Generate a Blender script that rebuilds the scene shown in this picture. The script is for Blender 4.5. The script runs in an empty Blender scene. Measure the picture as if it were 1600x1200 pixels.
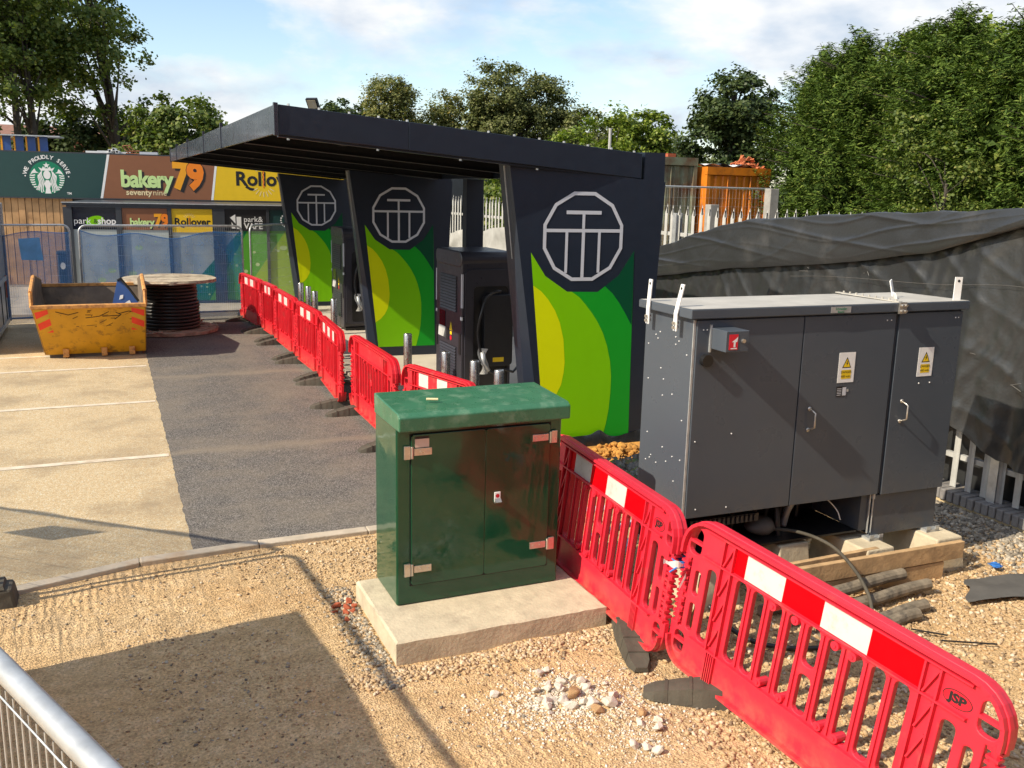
import bpy, bmesh, math, random
import numpy as np
from mathutils import Vector, Matrix, noise as mnoise
random.seed(7)
RNG = np.random.default_rng(7)
sc = bpy.context.scene
COL = sc.collection
PI = math.pi

# ------------------------------------------------------------------ camera, sky, sun, exposure
cd = bpy.data.cameras.new('camera')
cam = bpy.data.objects.new('camera', cd)
COL.objects.link(cam)
R_ = Vector((0.9167773, -0.39876403, 0.02250843))
D_ = Vector((-0.06167948, -0.19703336, -0.97845465))
F_ = Vector((0.39460743, 0.8956367, -0.20523127))
cam.matrix_world = Matrix(((R_.x, -D_.x, -F_.x, 0), (R_.y, -D_.y, -F_.y, 0), (R_.z, -D_.z, -F_.z, 2.885), (0, 0, 0, 1)))
cd.sensor_width = 36
cd.lens = 1446.2 / 1600 * 36
cd.clip_start = 0.05
cd.clip_end = 2000
sc.camera = cam

CLOUD = (5.07, 0.42, 1.98)
SUN = Vector((1.0, 0.115, -0.823)).normalized()          # direction the light travels
sun_el = math.asin(-SUN.z)
world = bpy.data.worlds.new('World')
sc.world = world
world.use_nodes = True
wn, wl = world.node_tree.nodes, world.node_tree.links
wn.clear()
sky = wn.new('ShaderNodeTexSky')
sky.sky_type = 'NISHITA'
sky.sun_disc = False
sky.sun_elevation = sun_el
sky.sun_rotation = math.atan2(-SUN.x, -SUN.y)
sky.air_density = 1.0
sky.dust_density = 0.7
sky.ozone_density = 1.0
bg1 = wn.new('ShaderNodeBackground')
bg1.inputs['Strength'].default_value = 0.15
wl.new(sky.outputs[0], bg1.inputs['Color'])
tc = wn.new('ShaderNodeTexCoord')
sep = wn.new('ShaderNodeSeparateXYZ')
wl.new(tc.outputs['Generated'], sep.inputs[0])
mz = wn.new('ShaderNodeMath'); mz.operation = 'MAXIMUM'; mz.inputs[1].default_value = 0.0
wl.new(sep.outputs['Z'], mz.inputs[0])
az = wn.new('ShaderNodeMath'); az.operation = 'ADD'; az.inputs[1].default_value = 0.30
wl.new(mz.outputs[0], az.inputs[0])
dx = wn.new('ShaderNodeMath'); dx.operation = 'DIVIDE'
dy = wn.new('ShaderNodeMath'); dy.operation = 'DIVIDE'
wl.new(sep.outputs['X'], dx.inputs[0]); wl.new(az.outputs[0], dx.inputs[1])
wl.new(sep.outputs['Y'], dy.inputs[0]); wl.new(az.outputs[0], dy.inputs[1])
cmb = wn.new('ShaderNodeCombineXYZ')
wl.new(dx.outputs[0], cmb.inputs[0]); wl.new(dy.outputs[0], cmb.inputs[1])
cn = wn.new('ShaderNodeTexNoise'); cn.inputs['Scale'].default_value = 3.4; cn.inputs['Detail'].default_value = 9
cn.inputs['Roughness'].default_value = 0.56; cn.inputs['Distortion'].default_value = 0.1
vm = wn.new('ShaderNodeVectorMath'); vm.operation = 'MULTIPLY_ADD'; vm.inputs[1].default_value = (1.0, 1.0, 2.3); vm.inputs[2].default_value = CLOUD
wl.new(tc.outputs['Generated'], vm.inputs[0]); wl.new(vm.outputs[0], cn.inputs['Vector'])
cr = wn.new('ShaderNodeValToRGB')
cr.color_ramp.elements[0].position = 0.45; cr.color_ramp.elements[0].color = (0, 0, 0, 1)
cr.color_ramp.elements[1].position = 0.57; cr.color_ramp.elements[1].color = (0.93, 0.93, 0.93, 1)
wl.new(cn.outputs['Fac'], cr.inputs[0])
cn2 = wn.new('ShaderNodeTexNoise'); cn2.inputs['Scale'].default_value = 9.0; cn2.inputs['Detail'].default_value = 6
wl.new(vm.outputs[0], cn2.inputs['Vector'])
cr2 = wn.new('ShaderNodeValToRGB')
cr2.color_ramp.elements[0].position = 0.38; cr2.color_ramp.elements[0].color = (0.55, 0.63, 0.74, 1)
cr2.color_ramp.elements[1].position = 0.60; cr2.color_ramp.elements[1].color = (0.93, 0.92, 0.91, 1)
wl.new(cn2.outputs['Fac'], cr2.inputs[0])
bg2 = wn.new('ShaderNodeBackground'); bg2.inputs['Strength'].default_value = 0.86
wl.new(cr2.outputs[0], bg2.inputs['Color'])
mxs = wn.new('ShaderNodeMixShader')
wl.new(cr.outputs[0], mxs.inputs[0]); wl.new(bg1.outputs[0], mxs.inputs[1]); wl.new(bg2.outputs[0], mxs.inputs[2])
wo = wn.new('ShaderNodeOutputWorld'); wl.new(mxs.outputs[0], wo.inputs[0])

sl = bpy.data.lights.new('sun', 'SUN'); sl.energy = 4.8; sl.angle = math.radians(0.53); sl.color = (1.0, 0.885, 0.70)
so = bpy.data.objects.new('sun', sl); COL.objects.link(so)
so.rotation_euler = SUN.to_track_quat('-Z', 'Y').to_euler()
so.location = (-10, -2, 20)
vs = sc.view_settings
vs.view_transform = 'Standard'; vs.look = 'None'; vs.exposure = 0.42; vs.gamma = 1.0; vs.use_curve_mapping = False
sc.cycles.max_bounces = 6
sc.cycles.transparent_max_bounces = 16

# ------------------------------------------------------------------ materials
def lin(c):
    return tuple(((v / 255) / 12.92 if v / 255 <= 0.04045 else ((v / 255 + 0.055) / 1.055) ** 2.4) for v in c)

class NT:
    def __init__(s, name):
        s.m = bpy.data.materials.new(name); s.m.use_nodes = True
        s.n = s.m.node_tree.nodes; s.l = s.m.node_tree.links
        s.b = s.n['Principled BSDF']; s.out = s.n['Material Output']
    def node(s, t, **k):
        n = s.n.new(t)
        for a, v in k.items():
            if a in n.inputs: n.inputs[a].default_value = v
            else: setattr(n, a, v)
        return n
    def coord(s, kind='Object'):
        return s.node('ShaderNodeTexCoord').outputs[kind]
    def pos(s):
        return s.node('ShaderNodeNewGeometry').outputs['Position']
    def noise(s, vec, scale, detail=4, rough=0.55):
        n = s.node('ShaderNodeTexNoise'); n.inputs['Scale'].default_value = scale; n.inputs['Detail'].default_value = detail
        n.inputs['Roughness'].default_value = rough
        s.l.new(vec, n.inputs['Vector']); return n.outputs['Fac']
    def ramp(s, fac, stops):
        r = s.node('ShaderNodeValToRGB'); e = r.color_ramp.elements
        while len(e) < len(stops): e.new(0.5)
        for i, (p, c) in enumerate(stops):
            e[i].position = p; e[i].color = (*c, 1) if len(c) == 3 else c
        s.l.new(fac, r.inputs[0]); return r.outputs[0]
    def mix(s, fac, a, b, mode='MIX'):
        m = s.node('ShaderNodeMix'); m.data_type = 'RGBA'; m.blend_type = mode
        for v, i in ((fac, 0), (a, 6), (b, 7)):
            if hasattr(v, 'is_linked') or hasattr(v, 'links'): s.l.new(v, m.inputs[i])
            else: m.inputs[i].default_value = v if i == 0 else (*v, 1)
        return m.outputs[2]
    def bump(s, fac, strength, dist=0.02):
        b = s.node('ShaderNodeBump'); b.inputs['Strength'].default_value = strength; b.inputs['Distance'].default_value = dist
        s.l.new(fac, b.inputs['Height']); s.l.new(b.outputs[0], s.b.inputs['Normal'])

def M(name, c, rough=0.5, metal=0.0, var=0.12, vs=6.0, bump=0.0, bs=60.0, spec=0.5, dirt=None, dirt_amt=0.0, dscale=3.0, world=False, coat=0.0, wav=0.0, low=None):
    t = NT(name)
    v = t.pos() if world else t.coord()
    n = t.noise(v, vs, 5)
    lo = tuple(x * (1 - var) for x in c); hi = tuple(min(1, x * (1 + var)) for x in c)
    colr = t.ramp(n, [(0.3, lo), (0.7, hi)])
    if dirt:
        dn = t.noise(v, dscale, 7, 0.65)
        f = t.ramp(dn, [(0.62 - dirt_amt * 0.35, (0, 0, 0)), (0.80 - dirt_amt * 0.2, (1, 1, 1))])
        colr = t.mix(f, colr, dirt)
    if low:
        z0_, z1_, lc = low
        sp_ = t.node('ShaderNodeSeparateXYZ'); t.l.new(v, sp_.inputs[0])
        mr = t.node('ShaderNodeMapRange'); mr.inputs['From Min'].default_value = z1_; mr.inputs['From Max'].default_value = z0_; t.l.new(sp_.outputs['Z'], mr.inputs['Value'])
        mn = t.node('ShaderNodeMath', operation='MULTIPLY'); t.l.new(mr.outputs[0], mn.inputs[0]); t.l.new(t.ramp(t.noise(v, 9, 7, 0.7), [(0.38, (0, 0, 0)), (0.72, (0.9, 0.9, 0.9))]), mn.inputs[1])
        colr = t.mix(mn.outputs[0], colr, lc)
    t.l.new(colr, t.b.inputs['Base Color'])
    t.b.inputs['Metallic'].default_value = metal
    t.b.inputs['Specular IOR Level'].default_value = spec
    rn = t.noise(v, vs * 2.3, 4)
    rr = t.ramp(rn, [(0.3, (max(0, rough - 0.06),) * 3), (0.7, (min(1, rough + 0.06),) * 3)])
    t.l.new(rr, t.b.inputs['Roughness'])
    if coat:
        t.b.inputs['Coat Weight'].default_value = coat; t.b.inputs['Coat Roughness'].default_value = 0.06
    if bump: t.bump(t.noise(v, bs, 5), bump)
    if wav: t.bump(t.noise(v, 3.5, 2), wav, 0.02)
    return t.m

MT = {}
MT['navy'] = M('navy powder coat', (0.0105, 0.0180, 0.033), 0.40, var=0.08)
MT['navy_lit'] = M('navy paint toned as sunlit', (0.017, 0.023, 0.038), 0.28, var=0.12, vs=3, spec=0.9, coat=0.25)  # lighter, glossier copy of navy: sunlight on the side fascia put into the colour
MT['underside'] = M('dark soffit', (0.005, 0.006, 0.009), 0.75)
MT['grey_cab'] = M('grey cabinet paint', (0.070, 0.084, 0.104), 0.30, var=0.05, vs=1.2, dirt=(0.085, 0.095, 0.112), dirt_amt=0.05, dscale=0.8, spec=0.4, low=(0.5, 0.9, (0.11, 0.105, 0.10)))
MT['grey_roof_lit'] = M('grey roof paint toned as sunlit', (0.42, 0.40, 0.355), 0.5, var=0.15, vs=5)  # pale copy of the cabinet grey, sunlight on the top put into the colour
MT['green_cab'] = M('glossy dark green GRP', (0.005, 0.062, 0.028), 0.08, var=0.10, vs=2, spec=0.6, dirt=(0.022, 0.088, 0.05), dirt_amt=0.08, dscale=2.2, wav=0.12)
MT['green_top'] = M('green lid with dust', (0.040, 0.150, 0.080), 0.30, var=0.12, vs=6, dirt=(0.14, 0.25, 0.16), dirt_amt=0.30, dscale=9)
MT['gap'] = M('dark gap', (0.006, 0.006, 0.007), 0.8)
MT['steel'] = M('zinc plated steel', (0.62, 0.58, 0.52), 0.32, 0.85, var=0.15, vs=20)
MT['stainless'] = M('brushed stainless steel', (0.62, 0.60, 0.56), 0.28, 0.95, var=0.08, vs=10)
MT['galv'] = M('galvanised steel', (0.50, 0.52, 0.53), 0.42, 0.55, var=0.18, vs=14)
MT['galv_pale'] = M('galvanised pale', (0.46, 0.46, 0.44), 0.6, 0.15, var=0.15, vs=5)
MT['red'] = M('red barrier plastic', (0.64, 0.022, 0.045), 0.40, var=0.08, vs=5, dirt=(0.48, 0.06, 0.06), dirt_amt=0.12, dscale=7, low=(0.03, 0.22, (0.40, 0.16, 0.10)))
MT['red2'] = M('bright red barrier plastic', (0.60, 0.014, 0.026), 0.42, var=0.10, vs=5, dirt=(0.48, 0.08, 0.07), dirt_amt=0.12, dscale=6, low=(0.03, 0.22, (0.40, 0.16, 0.10)))
MT['red_foil'] = M('red reflective foil', (0.74, 0.0, 0.004), 0.55, var=0.03, spec=0.08)
MT['white_foil'] = M('white reflective foil', (0.60, 0.575, 0.54), 0.4, var=0.05, dirt=(0.44, 0.39, 0.33), dirt_amt=0.22, dscale=16)
MT['rubber'] = M('dusty black rubber', (0.075, 0.066, 0.050), 0.85, var=0.3, vs=6, bump=0.3, bs=20)
MT['black'] = M('black plastic', (0.012, 0.012, 0.013), 0.4)
MT['charger'] = M('charger body dark grey', (0.034, 0.033, 0.043), 0.33, var=0.06)
MT['charger_dark'] = M('charger dark recess', (0.012, 0.013, 0.016), 0.45)
MT['screen'] = M('dark screen glass', (0.006, 0.007, 0.012), 0.06)
MT['concrete'] = M('pale cast concrete', (0.53, 0.455, 0.325), 0.88, var=0.16, vs=7, bump=0.25, bs=35, dirt=(0.36, 0.30, 0.22), dirt_amt=0.2, dscale=5)
MT['kerb'] = M('kerb concrete', (0.48, 0.41, 0.32), 0.9, var=0.15, vs=8, bump=0.25, bs=40, dirt=(0.38, 0.26, 0.16), dirt_amt=0.3, dscale=4)
MT['slab'] = M('new concrete slab', (0.50, 0.44, 0.36), 0.9, var=0.12, vs=2, world=True)
MT['white_line'] = M('worn white road paint', (0.66, 0.58, 0.46), 0.8, var=0.1, vs=9, dirt=(0.44, 0.35, 0.24), dirt_amt=0.45, dscale=6, world=True)
MT['skip'] = M('yellow skip paint', (0.64, 0.325, 0.010), 0.5, var=0.15, vs=3, dirt=(0.13, 0.055, 0.02), dirt_amt=0.24, dscale=7)
MT['skip_rim'] = M('worn orange rim paint', (0.62, 0.30, 0.08), 0.6, var=0.2, vs=8, dirt=(0.24, 0.10, 0.05), dirt_amt=0.4, dscale=12)
MT['skip_in'] = M('rusty skip inside', (0.15, 0.115, 0.085), 0.8, var=0.35, vs=4, dirt=(0.30, 0.21, 0.13), dirt_amt=0.3, dscale=3)
MT['chev_red'] = M('red chevron foil', (0.85, 0.05, 0.02), 0.35)
MT['chev_yel'] = M('yellow chevron foil', (0.60, 0.36, 0.02), 0.45)
MT['scuff'] = M('black scuff marks', (0.02, 0.015, 0.01), 0.8)
MT['blue'] = M('blue plastic', (0.035, 0.09, 0.28), 0.4, var=0.1)
MT['wood_old'] = M('weathered drum timber', (0.46, 0.39, 0.29), 0.85, var=0.3, vs=9, dirt=(0.18, 0.09, 0.06), dirt_amt=0.3, dscale=6)
MT['plank'] = M('sawn plank', (0.50, 0.33, 0.17), 0.8, var=0.25, vs=8, bump=0.2, bs=40, dirt=(0.30, 0.20, 0.11), dirt_amt=0.3, dscale=6)
MT['duct'] = M('dusty duct pipe', (0.20, 0.165, 0.12), 0.85, var=0.35, vs=14, dirt=(0.05, 0.045, 0.04), dirt_amt=0.35, dscale=12)
MT['cable'] = M('black cable sheath', (0.030, 0.029, 0.028), 0.38, var=0.2)
MT['tarp'] = M('black polythene tarp', (0.025, 0.0265, 0.028), 0.36, var=0.12, vs=2, bump=0.12, bs=30, spec=0.65, dirt=(0.060, 0.059, 0.058), dirt_amt=0.14, dscale=1.6)
MT['film'] = M('black plastic film', (0.016, 0.017, 0.018), 0.2, spec=0.7)
MT['felt'] = M('grey membrane sheet', (0.105, 0.10, 0.093), 0.6, var=0.2, vs=5, bump=0.2, bs=12)
MT['rock_white'] = M('white limestone', (0.66, 0.60, 0.51), 0.9, var=0.12, vs=9, bump=0.4, bs=30, dirt=(0.52, 0.38, 0.23), dirt_amt=0.25, dscale=6)
MT['rock_tan'] = M('tan stone', (0.44, 0.27, 0.13), 0.9, var=0.2, vs=9, bump=0.4, bs=30)
MT['clay'] = M('orange clay lumps', (0.46, 0.215, 0.045), 0.95, var=0.3, vs=12, bump=0.4, bs=40)
MT['brick_red'] = M('broken red brick', (0.38, 0.09, 0.04), 0.9, var=0.25, vs=20, bump=0.3, bs=60)
MT['brick_blue'] = M('blue engineering brick', (0.20, 0.19, 0.185), 0.7, var=0.2, vs=20, bump=0.15, bs=60, dirt=(0.45, 0.36, 0.22), dirt_amt=0.3, dscale=9)
MT['mortar'] = M('sandy mortar', (0.52, 0.41, 0.24), 0.95, bump=0.3)
MT['cladding'] = M('timber cladding', (0.47, 0.275, 0.125), 0.72, var=0.25, vs=3, dirt=(0.24, 0.11, 0.04), dirt_amt=0.25, dscale=2.5)
MT['anthracite'] = M('anthracite frame', (0.040, 0.046, 0.056), 0.42)
MT['anth_dark'] = M('dark navy glass panel', (0.010, 0.013, 0.024), 0.14)
MT['s_green'] = M('dark green sign', (0.012, 0.052, 0.050), 0.45, var=0.04)
MT['s_brown'] = M('brown sign', (0.245, 0.096, 0.042), 0.5, var=0.04)
MT['s_yellow'] = M('yellow sign', (0.78, 0.50, 0.010), 0.42, var=0.03)
MT['s_white'] = M('white sign vinyl', (0.78, 0.78, 0.77), 0.5, var=0.03)
MT['s_emerald'] = M('emerald green vinyl', (0.0, 0.19, 0.095), 0.45, var=0.03)
MT['s_black'] = M('black vinyl', (0.012, 0.011, 0.012), 0.5)
MT['s_lime'] = M('pale lime vinyl', (0.56, 0.75, 0.30), 0.5, var=0.03)
MT['s_orange'] = M('orange vinyl', (0.85, 0.22, 0.010), 0.45, var=0.03)
MT['s_amber'] = M('amber vinyl', (0.85, 0.36, 0.012), 0.45, var=0.03)
MT['s_cream'] = M('cream vinyl', (0.80, 0.66, 0.38), 0.5)
MT['g_yel'] = M('lime yellow graphic', (0.66, 0.74, 0.001), 0.42, var=0.02, spec=0.25)
MT['g_lime'] = M('leaf green graphic', (0.200, 0.54, 0.0005), 0.42, var=0.02, spec=0.25)
MT['g_mid'] = M('mid green graphic', (0.008, 0.31, 0.018), 0.42, var=0.02, spec=0.25)
MT['g_dark'] = M('deep green graphic', (0.0, 0.065, 0.026), 0.42, var=0.02, spec=0.25)
MT['logo_grey'] = M('pale grey emblem vinyl', (0.55, 0.57, 0.62), 0.42, var=0.02)
MT['w_pale'] = M('pale frosted window graphic', (0.42, 0.47, 0.46), 0.22, var=0.06, vs=1)
MT['w_dark'] = M('dark green window graphic', (0.0, 0.16, 0.060), 0.2, var=0.04)
MT['w_mid'] = M('mid green window graphic', (0.09, 0.34, 0.035), 0.2, var=0.04)
MT['w_yg'] = M('yellow green window graphic', (0.28, 0.44, 0.04), 0.2, var=0.04)
MT['w_dot'] = M('pale green bubble graphic', (0.46, 0.60, 0.30), 0.25)
MT['roof_felt'] = M('flat roof felt', (0.16, 0.16, 0.16), 0.9)
MT['cabin'] = M('grey metal cabin skin', (0.36, 0.38, 0.40), 0.35, 0.3, var=0.08, vs=2)
MT['bin'] = M('dark blue bin', (0.018, 0.035, 0.055), 0.4)
MT['cont_green'] = M('rusty green container', (0.20, 0.25, 0.17), 0.7, var=0.15, vs=1.5, dirt=(0.13, 0.045, 0.018), dirt_amt=0.70, dscale=1.3)
MT['cont_orange'] = M('orange container', (0.64, 0.19, 0.012), 0.5, var=0.2, vs=2, dirt=(0.24, 0.075, 0.02), dirt_amt=0.38, dscale=2.5)
MT['post_grey'] = M('weathered grey timber', (0.30, 0.285, 0.26), 0.85, var=0.2, vs=6)
MT['rust'] = M('rusty steel', (0.24, 0.09, 0.045), 0.85, var=0.3, vs=9)
MT['brickwall'] = M('distant red brick', (0.34, 0.15, 0.10), 0.9, var=0.2, vs=9)
MT['rooftile'] = M('distant roof tile', (0.24, 0.12, 0.085), 0.9, var=0.2, vs=6)
MT['bark'] = M('grey brown bark', (0.050, 0.041, 0.031), 0.9, var=0.35, vs=5, bump=0.4, bs=14)
MT['yellow'] = M('warning yellow', (0.80, 0.56, 0.012), 0.45)
MT['s_red'] = M('sign red', (0.60, 0.012, 0.03), 0.4)
MT['paper'] = M('paper label', (0.70, 0.52, 0.42), 0.6, var=0.05)
MT['blue_tag'] = M('blue twine', (0.03, 0.16, 0.50), 0.6)
MT['led'] = M('lamp glass', (0.30, 0.27, 0.20), 0.2)

# sandy dirt
def ground_mat():
    t = NT('sandy site dirt'); p = t.pos()
    n1 = t.noise(p, 0.9, 6, 0.6); n2 = t.noise(p, 7, 8, 0.7); n3 = t.noise(p, 60, 4, 0.7)
    a = t.ramp(n1, [(0.30, (0.33, 0.250, 0.155)), (0.42, (0.47, 0.330, 0.175)), (0.55, (0.47, 0.310, 0.150)), (0.70, (0.43, 0.240, 0.090))])
    b = t.ramp(n2, [(0.28, (0.22, 0.165, 0.105)), (0.48, (0.46, 0.335, 0.195)), (0.72, (0.61, 0.49, 0.33))])
    c = t.mix(0.55, a, b)
    g = t.ramp(n3, [(0.30, (0.55, 0.53, 0.50)), (0.5, (1.0, 1.0, 1.0)), (0.72, (1.28, 1.27, 1.25))])
    c = t.mix(0.85, c, g, 'MULTIPLY')
    # voronoi grit
    vo = t.node('ShaderNodeTexVoronoi'); vo.inputs['Scale'].default_value = 75; t.l.new(p, vo.inputs['Vector'])
    vb = t.ramp(vo.outputs['Color'], [(0.2, (0.62, 0.58, 0.54)), (0.75, (1.22, 1.18, 1.1))])
    c = t.mix(0.42, c, vb, 'MULTIPLY')
    c = t.mix(1.0, c, (1.38, 1.36, 1.34), 'MULTIPLY')
    t.l.new(c, t.b.inputs['Base Color']); t.b.inputs['Roughness'].default_value = 0.95
    t.b.inputs['Specular IOR Level'].default_value = 0.15
    ad = t.node('ShaderNodeMath', operation='ADD'); t.l.new(n3, ad.inputs[0]); t.l.new(vo.outputs['Distance'], ad.inputs[1])
    wv = t.node('ShaderNodeTexWave'); wv.inputs['Scale'].default_value = 5.5; wv.inputs['Distortion'].default_value = 5.0; wv.inputs['Detail'].default_value = 3; wv.inputs['Detail Scale'].default_value = 1.4
    t.l.new(p, wv.inputs['Vector']); msk = t.ramp(t.noise(p, 0.55, 3), [(0.48, (0, 0, 0)), (0.60, (1, 1, 1))])
    ml = t.node('ShaderNodeMath', operation='MULTIPLY'); t.l.new(wv.outputs['Fac'], ml.inputs[0]); t.l.new(msk, ml.inputs[1])
    a2 = t.node('ShaderNodeMath', operation='ADD'); t.l.new(ad.outputs[0], a2.inputs[0]); t.l.new(ml.outputs[0], a2.inputs[1])
    nb_ = t.noise(p, 22, 7, 0.75); a3 = t.node('ShaderNodeMath', operation='MULTIPLY_ADD'); t.l.new(nb_, a3.inputs[0]); a3.inputs[1].default_value = 1.6; t.l.new(a2.outputs[0], a3.inputs[2])
    t.bump(a3.outputs[0], 0.70, 0.016)
    return t.m
MT['dirt'] = ground_mat()

def tarmac_mat(name, lo, hi, dust, dust_lo, dust_hi, dscale, bands=()):
    t = NT(name); p = t.pos()
    n1 = t.noise(p, 0.7, 5); n3 = t.noise(p, 180, 3, 0.7)
    vo = t.node('ShaderNodeTexVoronoi'); vo.inputs['Scale'].default_value = 130; t.l.new(p, vo.inputs['Vector'])
    a = t.ramp(vo.outputs['Color'], [(0.15, lo), (0.62, hi), (0.88, tuple(min(0.6, q * 1.9) for q in hi))])
    dn = t.noise(p, dscale, 8, 0.68)
    f = t.ramp(dn, [(dust_lo, (0, 0, 0)), (dust_hi, (1, 1, 1))])
    c = t.mix(f, a, dust)
    for yb_, wd in bands:
        sx_ = t.node('ShaderNodeSeparateXYZ'); t.l.new(p, sx_.inputs[0])
        nn_ = t.node('ShaderNodeMath', operation='MULTIPLY_ADD'); t.l.new(t.noise(p, 1.6, 5), nn_.inputs[0]); nn_.inputs[1].default_value = 0.5; t.l.new(sx_.outputs['Y'], nn_.inputs[2])
        sb_ = t.node('ShaderNodeMath', operation='SUBTRACT'); t.l.new(nn_.outputs[0], sb_.inputs[0]); sb_.inputs[1].default_value = yb_ + 0.25
        ab_ = t.node('ShaderNodeMath', operation='ABSOLUTE'); t.l.new(sb_.outputs[0], ab_.inputs[0])
        c = t.mix(t.ramp(ab_.outputs[0], [(0.0, (0.6, 0.6, 0.6)), (wd, (0, 0, 0))]), c, dust)
    n4 = t.noise(p, 24, 6, 0.75)
    sp = t.mix(0.5, t.ramp(n3, [(0.35, (0.72, 0.72, 0.72)), (0.65, (1.25, 1.24, 1.22))]), t.ramp(n4, [(0.3, (0.68, 0.67, 0.66)), (0.7, (1.22, 1.22, 1.2))]))
    c = t.mix(0.8, c, sp, 'MULTIPLY')
    t.l.new(c, t.b.inputs['Base Color']); t.b.inputs['Roughness'].default_value = 0.9
    t.b.inputs['Specular IOR Level'].default_value = 0.2
    t.bump(n3, 0.35, 0.006)
    return t.m
MT['tar_new'] = tarmac_mat('new black tarmac', (0.050, 0.0465, 0.0445), (0.155, 0.145, 0.135), (0.26, 0.22, 0.17), 0.42, 0.92, 1.1, ((10.3, 0.16), (14.6, 0.22)))
MT['tar_old'] = tarmac_mat('dusty old tarmac', (0.39, 0.288, 0.165), (0.57, 0.43, 0.255), (0.27, 0.21, 0.14), 0.47, 0.76, 0.9)
MT['far_ground'] = M('distant ground', (0.14, 0.13, 0.09), 0.95, var=0.3, vs=0.05, world=True)

def island_mat(name, stops, rough=0.9, transl=0.0, bump=0.0, spec=0.3):
    t = NT(name)
    g = t.node('ShaderNodeNewGeometry')
    c = t.ramp(g.outputs['Random Per Island'], stops)
    if bump:
        n = t.noise(g.outputs['Position'], 40, 4)
        v = t.ramp(n, [(0.3, (0.75, 0.75, 0.75)), (0.7, (1.15, 1.15, 1.15))]); c = t.mix(0.8, c, v, 'MULTIPLY')
    t.l.new(c, t.b.inputs['Base Color']); t.b.inputs['Roughness'].default_value = rough
    t.b.inputs['Specular IOR Level'].default_value = spec
    if transl:
        tr = t.node('ShaderNodeBsdfTranslucent'); br = t.mix(1.0, c, (1.3, 1.5, 0.55), 'MULTIPLY')
        t.l.new(br, tr.inputs['Color'])
        mx = t.node('ShaderNodeMixShader'); mx.inputs[0].default_value = transl
        t.l.new(t.b.outputs[0], mx.inputs[1]); t.l.new(tr.outputs[0], mx.inputs[2]); t.l.new(mx.outputs[0], t.out.inputs['Surface'])
    return t.m
MT['gravel'] = island_mat('tan gravel', [(0.0, (0.20, 0.14, 0.09)), (0.25, (0.44, 0.30, 0.165)), (0.5, (0.56, 0.41, 0.245)), (0.75, (0.50, 0.34, 0.185)), (1.0, (0.68, 0.58, 0.44))], bump=1)
MT['gravel_grey'] = island_mat('grey gravel', [(0.0, (0.14, 0.125, 0.105)), (0.5, (0.29, 0.25, 0.195)), (1.0, (0.52, 0.46, 0.37))], bump=1)
MT['leaf_maple'] = island_mat('maple leaves', [(0, (0.050, 0.085, 0.018)), (0.5, (0.118, 0.162, 0.036)), (0.9, (0.19, 0.225, 0.052)), (1, (0.25, 0.24, 0.07))], 0.5, 0.32)
MT['leaf_olive'] = island_mat('olive leaves', [(0, (0.070, 0.088, 0.028)), (0.5, (0.125, 0.145, 0.048)), (1, (0.20, 0.20, 0.075))], 0.55, 0.22)
MT['leaf_birch'] = island_mat('yellowing birch leaves', [(0, (0.080, 0.100, 0.030)), (0.5, (0.155, 0.170, 0.052)), (0.9, (0.22, 0.21, 0.07)), (1, (0.34, 0.25, 0.06))], 0.55, 0.25)
MT['leaf_bright'] = island_mat('bright green leaves', [(0, (0.070, 0.115, 0.014)), (0.5, (0.150, 0.215, 0.028)), (1, (0.26, 0.30, 0.05))], 0.5, 0.25)
MT['leaf_dark'] = island_mat('dark sycamore leaves', [(0, (0.026, 0.047, 0.016)), (0.6, (0.058, 0.088, 0.028)), (1, (0.10, 0.13, 0.04))], 0.5, 0.18)
MT['leaf_conifer'] = island_mat('conifer sprays', [(0, (0.030, 0.058, 0.011)), (0.5, (0.074, 0.124, 0.021)), (0.85, (0.125, 0.190, 0.033)), (1, (0.19, 0.22, 0.05))], 0.65, 0.12, spec=0.15)

def net_mat(name, colr, alpha, tr=0.5):
    t = NT(name)
    d = t.node('ShaderNodeBsdfDiffuse'); d.inputs['Color'].default_value = (*colr, 1)
    tl = t.node('ShaderNodeBsdfTranslucent'); tl.inputs['Color'].default_value = (*colr, 1)
    m1 = t.node('ShaderNodeMixShader'); m1.inputs[0].default_value = tr
    t.l.new(d.outputs[0], m1.inputs[1]); t.l.new(tl.outputs[0], m1.inputs[2])
    tp = t.node('ShaderNodeBsdfTransparent')
    n = t.noise(t.coord(), 2.2, 6)
    r = t.ramp(n, [(0.3, (max(0, alpha - 0.14),) * 3), (0.7, (min(1, alpha + 0.14),) * 3)])
    m2 = t.node('ShaderNodeMixShader'); t.l.new(r, m2.inputs[0])
    t.l.new(tp.outputs[0], m2.inputs[1]); t.l.new(m1.outputs[0], m2.inputs[2])
    t.l.new(m2.outputs[0], t.out.inputs['Surface'])
    return t.m
MT['net'] = net_mat('blue debris netting', (0.055, 0.20, 0.50), 0.52)
MT['net_thin'] = net_mat('fine grey debris netting', (0.2, 0.22, 0.22), 0.30)

# ------------------------------------------------------------------ mesh helpers
ROOT = {}
def world_off(p):
    return ROOT.get(p.name, Vector((0, 0, 0))) if p else Vector((0, 0, 0))

def tag(o, label=None, cat=None, group=None, kind=None):
    if label: o['label'] = label
    if cat: o['category'] = cat
    if group: o['group'] = group
    if kind: o['kind'] = kind
    return o

def thing(name, label, cat, loc=(0, 0, 0), group=None, rz=0.0):
    o = bpy.data.objects.new(name, None); COL.objects.link(o)
    o.location = loc; o.rotation_euler = (0, 0, rz); o.empty_display_size = 0.1
    tag(o, label, cat, group); ROOT[o.name] = Vector(loc)
    return o

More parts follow.
